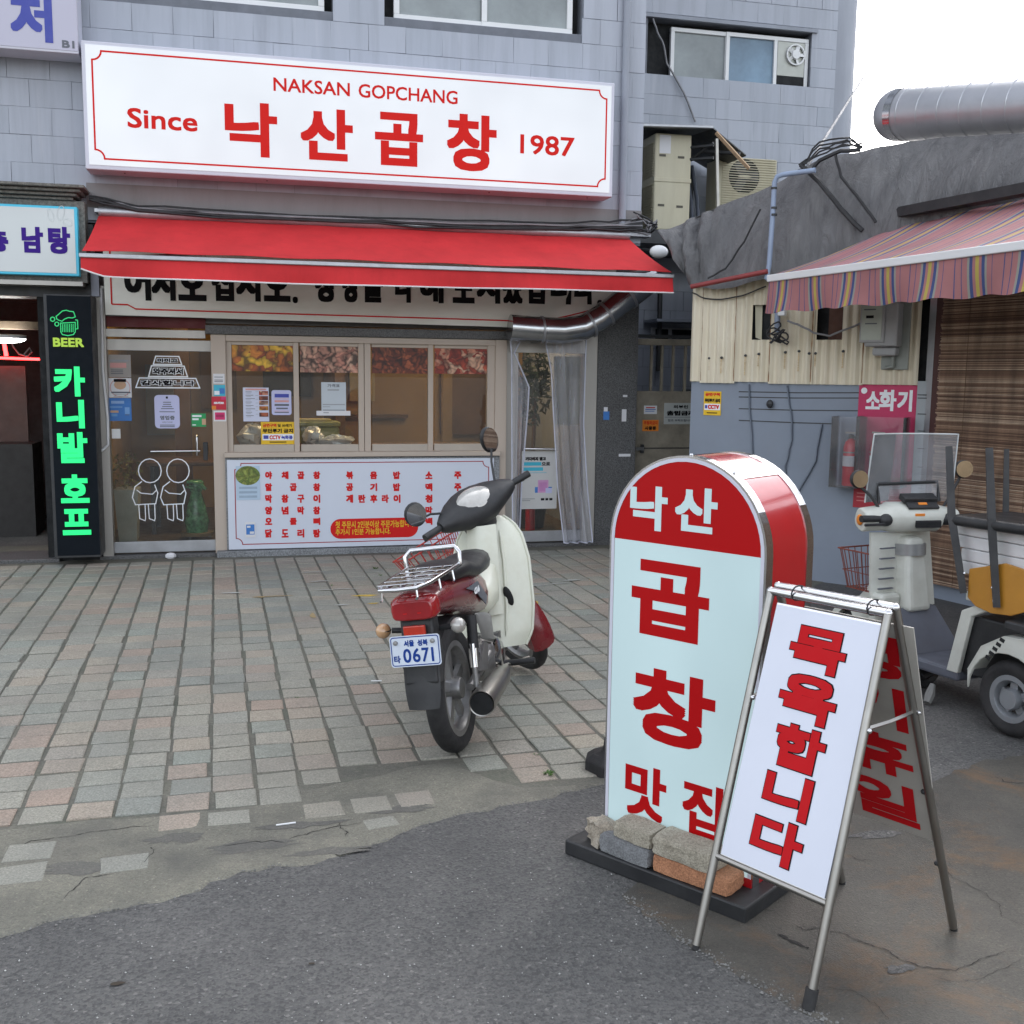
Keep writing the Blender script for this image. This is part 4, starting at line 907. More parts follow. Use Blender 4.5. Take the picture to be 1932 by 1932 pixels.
fl = [m_food_('food_print_stew', srgb(150, 70, 25), srgb(190, 110, 40), srgb(215, 170, 50), 17, .2), m_food_('food_print_rings', srgb(150, 100, 85), srgb(205, 165, 140), srgb(190, 130, 110), 24, .14), m_food_('food_print_dark', srgb(90, 35, 20), srgb(125, 55, 28), srgb(165, 85, 50), 26, .25), m_food_('food_print_red', srgb(140, 40, 25), srgb(185, 75, 45), srgb(215, 170, 140), 22, .3)]
FG = FAC(.0)
for k, (x0, x1, y0, y1, lb) in enumerate(((182, 572, 277, 424, 'orange stew photo strip across the first window pane'), (608, 984, 283, 432, 'photo strip of pale tripe rings across the second window pane'), (1062, 1424, 288, 438, 'dark brown food photo strip across the third window pane'), (1454, 1798, 300, 440, 'red spicy food photo strip across the fourth window pane'))):
    a0, b0, a1, b1 = FG.rc(*z5b(x0, y0), *z5b(x1, y1)); A0, A1 = ((ix[1], ix[2]), (ix[3], ix[4]), (ix[6], ix[7]), (ix[8], ix[9]))[k]
    solo('food_photo_strip', MB().ab(FG, A0 + .013, min(b0, b1), A1 - .003, gz1 - .003, .0005, .0015), fl[k], lb, 'photo', 'food photo strips on the serving window')
s_ = thing('side_dish_picture', 'small green dish picture with grey notes on the menu board corner', 'photo', FM.P(462, 935))
obj('sheet', MB().rect(FM, *z5b(207, 1022), *z5b(362, 1235), .0115, .0125), MAT('pale_blue_sheet', srgb(176, 196, 214), .5, var=.05), s_)
c = FM.px(*z5b(283, 1082)); obj('dish', MB().face([FM.pt(c[0] + .105 * math.cos(i * .2618), c[1] + .085 * math.sin(i * .2618), .0132) for i in range(24)]), m_food_('green_dish', srgb(120, 130, 50), srgb(140, 150, 70), srgb(100, 120, 50), 40, .5), s_)
q = MB()
for i in range(3):
    q.rect(FM, *z5b(228, 1153 + i * 28), *z5b(342, 1166 + i * 28), .0131)
obj('note_bar', q, MAT('note_grey', srgb(150, 168, 186), .6), s_)
s_ = thing('bottle_picture', 'little blue framed picture at the lower left of the menu board', 'photo', FM.P(472, 1012))
obj('frame', MB().rect(FM, *z5b(266, 1377), *z5b(332, 1472), .0115, .0125), m_paper, s_); obj('print', MB().rect(FM, *z5b(272, 1392), *z5b(326, 1455), .0128, .0133), m_bluepaper, s_)
q = MB(); q.rect(FM, *z5b(278, 1400), *z5b(300, 1412), .0135); q.rect(FM, *z5b(296, 1436), *z5b(322, 1450), .0135); obj('white_mark', q, m_paper, s_)
# ================================================================ notices on the glass
def notice(name, pl, u0, v0, u1, v1, base, label, marks=(), cat='notice', d=.013, group=None):
    """a flat sheet with printed bars; marks: (x0,y0,x1,y1 in 0..1 from top-left, material) or a text tuple"""
    a0, b0, a1, b1 = pl.rc(u0, v0, u1, v1); t = thing(name, label, cat, pl.pt((a0 + a1) / 2, b0, d), group=group)
    obj('sheet', MB().ab(pl, a0, b0, a1, b1, d, d + .0015), base, t); byM = {}
    W_, H_ = a1 - a0, b1 - b0
    for i, mk in enumerate(marks):
        if isinstance(mk[0], str):
            s, x0, y0, x1, y1, mm, bo = mk; q = MB(); text_ab(q, pl, s, a0 + W_ * x0, b1 - H_ * y1, a0 + W_ * x1, b1 - H_ * y0, d + .0026 + i * .0001, bo); obj('lettering', q, mm, t)
        else:
            x0, y0, x1, y1, mm = mk; q = MB().ab(pl, a0 + W_ * x0, b1 - H_ * y1, a0 + W_ * x1, b1 - H_ * y0, d + .0022 + i * .0001); obj('print_block', q, mm, t)
    return t
m_gl = MAT('print_pale_grey', srgb(150, 152, 156), .6); m_pr = MAT('print_pale_red', srgb(205, 150, 145), .6); m_lil = MAT('lilac_card', srgb(188, 190, 222), .5, var=.03); m_skin_ = MAT('print_tan', srgb(196, 160, 130), .6)
bars = lambda x0, x1, ys, h, mm: [(x0, y, x1, y + h, mm) for y in ys]
notice('paper_notice', FD, 204, 669, 248, 712, MAT('dull_paper', srgb(158, 152, 146), .7, var=.05), 'dull paper notice with a red headline taped high on the glass door', [(.05, .22, .9, .3, m_gl), (.08, .36, .8, .58, m_pr)] + bars(.1, .65, (.66, .74, .82), .035, m_text_grey))
t_ = notice('paper_notice', FD, 205, 713, 249, 750, m_paper, 'white notice with a pink ring and tan portrait on the glass door', bars(.2, .85, (.84, .92), .03, m_gl) + [(.1, .70, .95, .78, m_text_grey)])
a0, b0, a1, b1 = FD.rc(205, 713, 249, 750); cx, cy = (a0 + a1) / 2, (b0 + b1) / 2
obj('ring_print', MB().line(FD, [(cx + (a1 - a0) * .44 * math.cos(i * .2618), cy + (b1 - b0) * .46 * math.sin(i * .2618)) for i in range(24)], .006, .0152, px=False, closed=True), m_pr, t_)
obj('tan_print', MB().face([FD.pt(cx + .05 * math.cos(i * .5236), cy + .025 + .04 * math.sin(i * .5236), .0152) for i in range(12)]), m_skin_, t_)
obj('hat_print', MB().ab(FD, cx - .05, cy + .05, cx + .05, cy + .075, .0156), m_text_black, t_)
notice('blue_poster', FD, 203, 751, 249, 794, m_bluepaper, 'square sky-blue poster on the glass door below the white notices', [(.15, .12, .7, .24, MAT('poster_pale', srgb(140, 170, 210), .6)), (.08, .36, .62, .42, MAT('poster_pale2', srgb(110, 155, 205), .6)), (.1, .54, .45, .64, m_skin_), (.14, .68, .4, .8, MAT('poster_pale3', srgb(100, 150, 200), .6)), (.72, .4, .92, .7, MAT('poster_pale4', srgb(120, 165, 215), .6)), (.72, .72, .9, .75, m_text_grey)])
# thank-you lettering on the door
td = thing('thank_you_decal', 'three tapering lines of white-edged thank-you lettering on the glass door', 'decal', FD.P(317, 735))
for t, u0, v0, u1, v1, sl in (('아이고', 289, 672, 343, 688, 5), ('와주셔서', 280, 690, 354, 711, 6), ('감사합니다', 256, 713, 377, 732, 7)):
    A0, B0, A1, B1 = FD.rc(u0, v0, u1, v1); s = (A1 - A0) * sl / (u1 - u0)
    pts = [(A0, B0), (A1, B0), (A1 - s, B1), (A0 + s, B1)]
    obj('outline', MB().line(FD, pts, .010, .0135, px=False, closed=True), m_text_white, td)
    q = MB(); text_ab(q, FD, t, A0 + s * .8 + .01, B0 + .014, A1 - s * .8 - .01, B1 - .014, .0135, .008); obj('lettering', q, m_text_white, td)
    q = MB(); text_ab(q, FD, t, A0 + s * .8 + .016, B0 + .018, A1 - s * .8 - .016, B1 - .018, .0152, .003); obj('lettering', q, m_text_black, td)
# open-hours tag
A0, B0, A1, B1 = FD.rc(291, 745, 340, 808); r = .035
def rrect(a0, b0, a1, b1, r, n=4):
    out = []
    for cx, cy, q0 in ((a1 - r, b0 + r, -.5), (a1 - r, b1 - r, 0), (a0 + r, b1 - r, .5), (a0 + r, b0 + r, 1)):
        out += [(cx + r * math.cos(math.pi * (q0 + .5 * i / n)), cy + r * math.sin(math.pi * (q0 + .5 * i / n))) for i in range(n + 1)]
    return out
tg = thing('door_tag', 'rounded lilac tag saying open for business hung on the glass door', 'notice', FD.P(316, 808))
obj('card', MB().prism([FD.pt(x, y, .013) for x, y in rrect(A0, B0, A1, B1, r)], FD.n * .004), m_lil, tg)
q = MB(); text_px(q, FD, '영업중', 302, 784, 330, 792, .018, .0015); obj('lettering', q, m_text_grey, tg); q = MB(); text_px(q, FD, 'WELCOME', 306, 795, 326, 798, .018); obj('lettering', q, m_text_grey, tg)
for i, (x0, x1, y) in enumerate(((308, 323, 758), (308, 323, 762), (306, 325, 766), (304, 328, 770), (301, 330, 776), (302, 330, 801), (302, 330, 804))): obj('print_bar', MB().rect(FD, x0, y, x1, y + 1.6, .0178), m_text_grey, tg)
obj('hole', MB().rect(FD, 313, 748, 317, 752, .0176), m_text_black, tg)
notice('green_sticker', FD, 361, 780, 389, 805, m_green, 'green sticker with white words beside the door handle', [(.06, .12, .7, .26, m_text_white), (.06, .36, .5, .5, m_text_white), (.06, .82, .3, .9, m_text_white), (.72, .4, 1, .85, m_skin_)], 'sticker')
FPo = FAC(.051)
notice('white_sticker', FPo, 402, 705, 424, 724, m_paper, 'small pale sticker at the top of the beige window post', bars(.1, .85, (.3, .6, .75), .07, m_text_grey), 'sticker', .002)
notice('blue_sticker', FPo, 403, 726, 425, 747, m_cyan, 'bright blue sticker on the beige window post', [(.5, .3, .95, .8, m_bluepaper), (.05, .55, .5, .9, m_text_white)], 'sticker', .002)
notice('red_sticker', FPo, 399, 748, 427, 773, MAT('crimson_print', srgb(190, 25, 50), .5), 'crimson delivery sticker with white lettering on the window post', [('요기요', .14, .4, .86, .58, m_text_white, .003), (.65, 0, 1, .25, m_pink), (0, .7, .3, 1, m_orange)], 'sticker', .002)
notice('pink_sticker', FPo, 403, 775, 427, 795, m_paper, 'magenta and white sticker lowest on the window post', [(.1, .15, .9, .85, m_pink), (.18, .35, .82, .6, MAT('dark_pink', srgb(160, 20, 80), .5))], 'sticker', .002)
menu_marks = [(.1, .03, .9, .08, m_pr)] + [(.1, .12 + .1 * i, .34 + .06 * (i % 3), .135 + .1 * i, m_text_grey) for i in range(8)] + [(.12, .16 + .1 * i, .3, .172 + .1 * i, m_gl) for i in range(8)] + [(.48, .12 + .11 * i, .58, .13 + .11 * i, m_gl) for i in range(7)] + [(.62, y, .97, y + .12, mm) for y, mm in ((.1, fl[3]), (.25, fl[2]), (.39, fl[3]), (.55, fl[0]), (.74, fl[2]))]
FGn = FAC(.001)
notice('price_list', FGn, 458, 731, 508, 795, MAT('sheet_lilac', srgb(200, 204, 222), .5, var=.03), 'laminated price list with five small food photos behind the first pane', menu_marks, d=.0025)
A0, B0, A1, B1 = FGn.rc(512, 736, 550, 783)
tg = thing('hours_card', 'rounded lilac card of closing hours beside the price list', 'notice', FGn.P(531, 783))
obj('card', MB().prism([FGn.pt(x, y, .003) for x, y in rrect(A0, B0, A1, B1, .02)], FGn.n * .003), m_lil, tg)
for y0, y1, x0, x1, mm in ((743, 750, 518, 545, m_text_blue), (752, 753, 518, 545, m_pr), (755, 759, 518, 545, m_pr), (762, 766, 518, 545, m_text_grey), (769, 772, 521, 543, m_text_grey), (775, 776, 518, 545, m_pr), (777, 779, 518, 545, m_text_grey)): obj('print_bar', MB().rect(FGn, x0, y0, x1, y1, .0068), mm, tg)
cctv = [('금연구역', .06, .07, .46, .24, m_redpaint, .0015), ('및 쓰레기', .5, .09, .92, .23, m_text_black, .001), ('무단투기 금지', .05, .3, .95, .49, m_text_black, .002), (.04, .54, .97, .82, m_text_white), (.07, .6, .22, .76, m_text_blue), ('CCTV', .25, .6, .58, .78, m_redpaint, .002), ('녹화중', .6, .6, .94, .78, m_text_blue, .002), (.25, .88, .75, .92, m_text_black)]
notice('warning_sign', FGn, 492, 796, 556, 838, m_yellow, 'yellow no-littering CCTV warning sign propped in the first window pane', cctv, 'sign', .004)
notice('paper_notice', FGn, 606, 721, 653, 777, MAT('sheet_white2', srgb(190, 198, 204), .6, var=.03), 'white typed notice sheet taped inside the second window pane', [('가격표', .25, .06, .75, .17, m_text_grey, .0008), (.25, .24, .72, .28, m_gl), (.05, .74, .95, .77, m_gl), (.05, .82, .35, .84, m_gl), (.05, .93, .95, .955, m_text_grey)], d=.0025)
notice('paper_strip', FGn, 597, 775, 661, 784, m_paper, 'narrow white paper strip under the typed notice sheet', [(.2, .3, .36, .5, m_gl)], d=.0048)
notice('door_poster', FD, 984, 851, 1049, 959, MAT('poster_white', srgb(196, 196, 194), .6, var=.03), 'white poster with cyan highlights and a pink phone on the side door', [('기다리지 말고', .1, .1, .68, .165, m_text_black, .003), (.02, .19, .55, .25, m_cyan), ('으로', .56, .19, .8, .25, m_text_black, .002), (.02, .28, .6, .34, m_cyan), (.02, .37, .7, .378, m_cyan), (.38, .62, .86, .72, m_bluepaper), (.46, .5, .76, .72, MAT('phone_pink', srgb(200, 150, 190), .5)), (.5, .54, .72, .69, MAT('phone_pink2', srgb(190, 130, 180), .5)), (.68, .64, .86, .73, m_lil), (.02, .82, .38, .828, m_text_grey), (.02, .85, .25, .858, m_text_grey), (.55, .815, .65, .855, m_text_black), (.68, .815, .76, .855, m_text_black), (.79, .815, .88, .855, m_text_black)], 'poster')
# generic pair of bowing outline figures on the glass (plain stand-in, no faces)
for k, ox in enumerate((0, 53)):
    fg = thing('bowing_figure_decal', 'white outline of a bowing figure on the glass door, ' + ('beside the white planter' if k == 0 else 'beside the green glass ornament'), 'decal', FD.P(285 + ox, 985))
    hc = FD.px(283 + ox, 888)
    obj('head_outline', MB().line(FD, [(hc[0] + .095 * math.cos(i * .3927), hc[1] + .105 * math.sin(i * .3927)) for i in range(16)], .009, .014, px=False, closed=True), m_text_white, fg)
    obj('body_outline', MB().line(FD, [(268 + ox, 908), (255 + ox, 918), (250 + ox, 938), (256 + ox, 952), (294 + ox, 950), (298 + ox, 930), (292 + ox, 914)], .009, .0142), m_text_white, fg)
    obj('arm_outline', MB().line(FD, [(258 + ox, 924), (266 + ox, 930), (288 + ox, 932), (296 + ox, 924)], .008, .0144), m_text_white, fg)
    for lx in (262, 280): obj('leg_outline', MB().line(FD, [(lx + ox, 951), (lx + 2 + ox, 978), (lx + 12 + ox, 982), (lx + 13 + ox, 977), (lx + 12 + ox, 951)], .008, .0144), m_text_white, fg)
# ================================================================ alley gate and back yard of the building
def Pd(u, v, d): return CAM + RX * ((u - 966) / FPX * d) + RY * ((v - 966) / FPX * d) + RZ * d
SL, SR = Vector((3.701, 8.532, 0)), Vector((4.958, 7.117, 0))
SH = Plane(SL, SR - SL)
BD = Vector((.2127, -.8326, 0)).normalized()
BL = Plane(SR, BD)
GP = Plane((0, 9.95, 0), (1, 0, 0))
gx0, gx1 = XR + .01, GP.px(1360, 800)[0]
m_gate = MAT('gate_metal', srgb(150, 142, 126), .6, .15, var=.15, dirt=.6, dirtc=srgb(62, 56, 48), ds=4)
gt = thing('alley_gate', 'dirty metal gate with vertical bars across the alley beside the granite pier', 'gate', GP.pt((gx0 + gx1) / 2, 0))
zg = [GP.px(1260, v)[1] for v in (632, 640, 652, 738, 746)]
obj('lower_panel', MB().ab(GP, gx0, .03, gx1, zg[3], 0, .03), m_gate, gt, bev=.004)
obj('top_rail', MB().ab(GP, gx0, zg[2], gx1, zg[1], -.01, .04), m_gate, gt, bev=.004); obj('head_rail', MB().ab(GP, gx0, zg[1] + .01, gx1, zg[0], -.02, .03), m_darkmetal, gt)
obj('side_rail', MB().ab(GP, gx0, zg[3], gx0 + .06, zg[2], 0, .035), m_gate, gt); obj('seam', MB().ab(GP, gx0 + .02, GP.px(1250, 846)[1], gx1, GP.px(1250, 844)[1], .03, .034), m_darkmetal, gt)
for u in (1227, 1247, 1268, 1291): a = GP.px(u, 700)[0]; obj('bar', MB().ab(GP, a - .012, zg[3], a + .012, zg[2], .004, .028), m_gate, gt)
obj('latch', MB().rect(GP, 1196, 843, 1211, 849, .03, .06), m_steel, gt); obj('lock', MB().rect(GP, 1206, 838, 1211, 854, .03, .055), m_darkmetal, gt)
notice('no_entry_sign', GP, 1251, 760, 1312, 800, MAT('sign_greywhite', srgb(176, 180, 176), .6, var=.06), 'white no-entry sign in black lettering on the alley gate', [('외부인', .28, .1, .72, .26, m_text_black, .002), ('출입금지', .08, .36, .92, .6, m_text_black, .005), (.03, .66, .97, .68, m_text_grey), ('협조 부탁드립니다', .12, .76, .86, .88, m_text_grey, .001)], 'sign', .031)
notice('small_notice', GP, 1213, 765, 1237, 781, m_paper, 'small white notice with a red heading on the alley gate', [(.15, .18, .85, .3, m_redpaint), (.1, .4, .9, .5, m_bluepaper), (.1, .62, .8, .7, m_bluepaper)], 'sign', .031)
notice('orange_notice', GP, 1210, 792, 1240, 813, m_orange, 'orange notice with smudged red and black words low on the gate', [('주정차금지', .08, .1, .92, .42, m_redpaint, .001), ('사용중', .15, .56, .85, .9, m_text_black, .002)], 'sign', .031)
AW = Plane((0, 11.86, 0), (1, 0, 0))
aw_ = obj('alley_window', MB().rect(AW, 1228, 618, 1330, 640, 0, .03), m_white, bld); obj('pane', MB().rect(AW, 1235, 621, 1258, 640, .031, .036), m_dark, aw_); obj('pane', MB().rect(AW, 1266, 622, 1322, 640, .031, .036), m_dark, aw_)
obj('alley_pipe', MB().tube([AW.P(1240, 540, .1), AW.P(1236, 700, .1)], .03, 8), m_darkmetal, bld); obj('alley_shelf', MB().rect(AW, 1215, 604, 1330, 612, 0, .4), m_wallgrey, bld)
for k in range(5):
    cr = AW.P(1290, 730, .9); solo('grey_crate', MB().box(cr.x - .22, cr.x + .22, 11.0, 11.4, .02 + k * .3, .29 + k * .3), MAT('crate_grey' + str(k), srgb(92, 100, 102), .6, var=.2), 'dim grey plastic crate stacked behind the alley gate', 'crate', 'crates stacked behind the alley gate', bev=.01)
# ================================================================ air conditioners on a ledge
AC = Plane((0, 10.75, 0), (1, 0, 0))
m_acb = MAT('ac_beige', srgb(196, 190, 165), .5, var=.05, dirt=.3, dirtc=srgb(140, 122, 92), ds=4, streak=True); m_acd = MAT('ac_shadow', srgb(84, 80, 70), .6)
a0, b0, a1, b1 = AC.rc(1237, 250, 1300, 436)
lg = [AC.pt(XR + .0, b0 - .12), AC.pt(a1 + 1.4, b0 - .12)]
led = obj('service_ledge', MB().box(XR, a1 + 1.5, 10.6, 11.88, b0 - .16, b0 - .02), m_darkmetal, bld)
ac = thing('tall_condenser', 'tall beige condenser cabinet with a white label against the grey wall', 'air conditioner', (a0, 10.75, b0))
obj('cabinet', MB().box(a0, a1, 10.75, 11.2, b0, b1), m_acb, ac, bev=.015); zm = AC.px(1270, 340)[1]
obj('middle_band', MB().box(a0 - .003, a1 + .003, 10.742, 11.0, zm - .02, zm + .02), m_acb, ac, bev=.003)
for u, v in ((1250, 293), (1285, 297), (1247, 387), (1282, 390)): obj('hand_slot', MB().rect(AC, u - 6, v - 2.5, u + 6, v + 2.5, .001, .004), m_acd, ac)
obj('white_label', MB().rect(AC, 1245, 254, 1265, 290, .001, .003), m_paper, ac)
q = MB()
for k in range(34):
    z = b0 + .06 + k * (b1 - b0 - .16) / 33
    if abs(z - zm) < .04: continue
    q.obox((a0 - .008, 10.97, z), (.010, 0, -.006), (0, .2, 0), (.0, 0, .002))
tag(obj('side_louvers', q, m_acb, ac), kind='stuff')
AC2 = Plane((0, 11.35, 0), (1, 0, 0)); a0, b0, a1, b1 = AC2.rc(1354, 294, 1463, 400)
ac2 = thing('fan_condenser', 'beige condenser with a round fan grille behind the grey tarp', 'air conditioner', (a0, 11.35, b0))
obj('cabinet', MB().box(a0, a1, 11.35, 11.65, b0 - .05, b1), m_acb, ac2, bev=.02)
fc = AC2.pt(*AC2.px(1404, 333), .002); fr_ = .5 * (AC2.px(1434, 330)[0] - AC2.px(1376, 330)[0])
obj('fan_opening', MB().face([fc + Vector((fr_ * math.cos(i * .2618), 0, fr_ * math.sin(i * .2618))) for i in range(24)]), m_dark, ac2)
obj('hub', MB().face([fc + Vector((.09 * math.cos(i * .5236), -.012, .014 * math.sin(i * .5236))) for i in range(12)]), m_acb, ac2)
for k in range(22):
    z = AC2.px(1404, 300)[1] - k * .0265; obj('grille_slat', MB().box(a0 + .06, a1 - .015, 11.333, 11.345, z - .004, z + .004), m_acb, ac2)
q = MB()
for k in range(3):
    a = k * 2.094; q.obox(fc + Vector((math.cos(a) * fr_ * .5, -.002, math.sin(a) * fr_ * .5)), (fr_ * .42 * math.cos(a), 0, fr_ * .42 * math.sin(a)), (-.05 * math.sin(a), 0, .05 * math.cos(a)), (0, .001, 0))
obj('fan_blades', q, MAT('fan_grey', (.08, .08, .08), .6), ac2)
cn = thing('condenser_canopy', 'dark sheet canopy with a wooden strip sheltering the condensers', 'canopy', AC.P(1300, 245))
CP = Plane((0, 10.55, 0), (1, 0, 0))
p0, p1, p2 = CP.P(1212, 236), CP.P(1345, 240), Plane((0, 10.9, 0), (1, 0, 0)).P(1408, 292)
obj('sheet', MB().prism([p0, p1, p1 + Vector((0, 1.3, .1)), p0 + Vector((0, 1.3, .1))], (0, 0, -.015)), m_darkmetal, cn); obj('side_sheet', MB().prism([p1, p2, p2 + Vector((0, .9, .0)), p1 + Vector((0, 1.3, .1))], (0, 0, -.012)), m_darkmetal, cn)
obj('edge_strip', MB().tube([p0, p1], .018, 6), m_alu, cn); obj('wood_strip', MB().tube([CP.P(1351, 250), CP.P(1413, 318)], .022, 4), MAT('raw_wood', srgb(176, 148, 118), .8, var=.15, vs=20), cn)
obj('post', MB().tube([CP.P(1352, 262), CP.P(1354, 392)], .02, 8), m_steel, cn)
for a, b in (((1302, 270), (1350, 272)), ((1325, 292), (1350, 268)), ((1300, 292), (1350, 296)), ((1352, 275), (1400, 288))): obj('brace', MB().tube([CP.P(*a) + Vector((0, .3, 0)), CP.P(*b) + Vector((0, .05, 0))], .018, 6), m_darkmetal, cn)
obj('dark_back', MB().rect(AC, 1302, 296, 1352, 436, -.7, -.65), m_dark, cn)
for u in (1312, 1322, 1334): solo('coolant_pipe', MB().tube([AC.P(u, 300) + Vector((0, .4, 0)), AC.P(u + 3, 370) + Vector((0, .3, 0)), AC.P(u - 2, 420) + Vector((0, .2, 0))], .022, 8), MAT('pipe_wrap%d' % u, srgb(60, 66, 78), .7), {1312: 'wrapped coolant pipe right beside the tall condenser', 1322: 'middle wrapped coolant pipe between the condensers', 1334: 'wrapped coolant pipe nearest the canopy post'}[u], 'pipe', smooth=50)
# ================================================================ market shack
m_grey = MAT('shack_grey', srgb(128, 137, 150), .6, var=.04, vs=1.5, dirt=.25, dirtc=srgb(105, 105, 108), ds=2.2, bmp=.1, bs=12)
def m_corr_():
    m, nt, p = base_mat('corrugated_cream'); v = coords(nt)
    c = ramp(nt, noise(nt, coords(nt, (2, 2, .8)), 2.0, 2), (.3, srgb(208, 197, 172)), (.7, srgb(222, 213, 192)))
    st = ramp(nt, noise(nt, coords(nt, (5, 5, .5)), 1.4, 5, .6), (.54, (0, 0, 0, 1)), (.78, (.5, .5, .5, 1))); c = mixc(nt, st, c, srgb(150, 118, 80))
    nt.links.new(c, p.inputs['Base Color']); p.inputs['Roughness'].default_value = .5; return m
m_corr = m_corr_()
shk = thing('market_shack', 'low grey market shack with cream corrugated sheets under a dark tarp', 'building', SL)
zc0, zc1 = SH.px(1520, 721)[1], SH.px(1330, 540)[1] + .25
WL = SH.px(1738, 800)[0]
obj('wall', MB().ab(SH, 0, 0, WL, zc0, -.15, 0), m_grey, shk)
for k in range(4):
    v0, vA = (739, 749, 771, 793)[k], (741, 751, 775, 800)[k]
    q = MB(); q.line(SH, [(1394, v0), (1500, (v0 + vA) / 2 + 1), (1622 if k < 3 else 1585, vA)], .009, .002); obj('panel_seam', q, m_darkmetal, shk)
q = MB(); q.ab(SH, SH.px(1394, 760)[0], SH.px(1394, 795)[1], SH.px(1622, 760)[0], SH.px(1500, 739)[1], .0005, .0015); obj('inset_panel', q, m_grey, shk)
for pts in ([(1414, 725), (1418, 800), (1421, 860), (1418, 880)], [(1486, 728), (1494, 780), (1495, 830), (1482, 880), (1490, 930), (1480, 960)], [(1552, 800), (1540, 870), (1500, 940), (1485, 985)]):
    obj('stuck_wire', MB().tube([SH.P(u, v, .012) for u, v in wob(pts, 3, 1.5, 4)], .008, 6), MAT('painted_wire' + str(len(pts)) + str(pts[0][0]), srgb(104, 112, 124), .6), shk, smooth=60)
obj('bolt_fitting', MB().ellipsoid(SH.P(1455, 762, .03), (.03, 0, 0), (0, .03, 0), (0, 0, .035), 8, 6), m_darkmetal, shk)
bounds = [1306, 1327, 1390, 1456, 1535, 1632, 1736]; openings = [(1424, 576, 1455, 641), (1545, 560, 1589, 641)]
zt_ = zc1
def ragged_v(x, z0, z1, wd, seed):
    r = random.Random(seed); mb = MB(); n = 24
    for i in range(n + 1):
        z = z0 + (z1 - z0) * i / n; w_ = wd * r.uniform(.3, 1) / 2; mb.v += [SH.pt(x - w_, z, .0345), SH.pt(x + w_, z, .0345)]
        if i: mb.f.append((2 * i - 2, 2 * i - 1, 2 * i + 1, 2 * i))
    return mb
def sheet(ua, ub, seed):
    A0, A1 = SH.px(ua, 640)[0], SH.px(ub, 640)[0]; n = max(6, int((A1 - A0) / .012)); q = MB(); r = random.Random(seed)
    def col_rng(x):
        for (o0, p0_, o1, p1_) in openings:
            oa, ob, oc, od = SH.rc(o0, p0_, o1, p1_)
            if oa < x < oc: return ob, od
        return None
    zb = zc0 - .01 + r.uniform(-.01, .006)
    prev = None
    for i in range(n + 1):
        x = A0 + (A1 - A0) * i / n; d = .018 + .012 * math.sin(2 * math.pi * x / .076) + .006 * (seed % 2)
        if prev is not None:
            xa, da = prev; o = col_rng((x + xa) / 2)
            for lo, hi in ([(zb, zt_)] if o is None else [(zb, o[0]), (o[1], zt_)]):
                if hi - lo > .01: q.face([SH.pt(xa, lo, da), SH.pt(x, lo, d), SH.pt(x, hi, d), SH.pt(xa, hi, da)])
        prev = (x, d)
    return q
for k, (ua, ub) in enumerate(zip(bounds, bounds[1:])): obj('corrugated_sheet', sheet(ua - 1, ub + 1.5, k), m_corr, shk, smooth=50)
for k, u in enumerate(bounds[1:-1]):
    x = SH.px(u, 640)[0]; obj('rust_seam', ragged_v(x, zc0, zt_, .012, k), MAT('rust_seam%d' % k, srgb(128, 92, 58), .8, var=.3, vs=14), shk)
obj('sheet_backing', MB().ab(SH, 0, zc0, WL, zt_, -.06, -.05), m_dark, shk)
oa = SH.rc(*openings[0]); obj('opening_flap', MB().face([SH.pt(oa[0] + .01, oa[1] + .02, -.02), SH.pt(oa[0] + .06, oa[1], -.03), SH.pt(oa[0] + .055, oa[3], -.03), SH.pt(oa[0], oa[3], -.01)]), m_acb, shk)
oa = SH.rc(*openings[1]); obj('brown_board', MB().ab(SH, oa[0] + .08, oa[1], oa[2], oa[3], -.045, -.03), MAT('brown_board', srgb(80, 50, 36), .7, var=.2), shk)
for u, v in ((1341, 676), (1364, 675), (1409, 671), (1434, 668), (1484, 665), (1510, 663), (1541, 667), (1593, 663), (1529, 667)): obj('roof_screw', MB().lathe([(0, .012), (.012, .010), (.014, 0)], SH.P(u, v, .026), SH.n, 8), m_darkmetal, shk)
for k, (u, v) in enumerate(((1341, 676), (1364, 675), (1409, 671), (1434, 668), (1484, 665), (1510, 663), (1541, 667), (1593, 663))):
    x, z = SH.px(u, v); obj('rust_drip', ragged_v(x, max(zc0 + .01, z - (.10 + .03 * (k % 3))), z, .014, k + 20), MAT('rust_drip%d' % k, srgb(192, 170, 136), .8, var=.2, vs=14), shk)
bk = -SH.n
obj('left_wall', MB().prism([SL, SL + Vector((0, 0, zt_)), SL + Vector((1.75, 3.2, zt_)), SL + Vector((1.75, 3.2, 0))], (.1, .02, 0)), m_grey, shk)
E0 = BL.pt(5.0, 0)
rf = [SL, SR, E0, E0 + Vector((4, 1, 0)), SL + Vector((5.5, 3.2, 0)), SL + Vector((1.75, 3.2, 0))]
obj('roof', MB().prism([p + Vector((0, 0, zt_)) for p in rf], (0, 0, .05)), m_darkmetal, shk)
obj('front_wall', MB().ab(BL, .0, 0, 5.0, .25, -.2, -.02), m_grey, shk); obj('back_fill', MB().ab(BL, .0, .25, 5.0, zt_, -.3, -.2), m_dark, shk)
pz = BL.px(1800, 480)[1]
obj('post', MB().ab(BL, .03, 0, .10, 2.6, -.08, .0), m_alu, shk, bev=.004); obj('maroon_post', MB().ab(BL, .11, 0, .18, 2.6, -.03, .02), MAT('maroon_steel', (.07, .025, .022), .5), shk)
obj('white_trim', MB().rect(SH, 1733, 719, 1752, 1120, .001, .02), MAT('trim_white', srgb(160, 166, 170), .5, var=.1, dirt=.3, ds=3), shk)
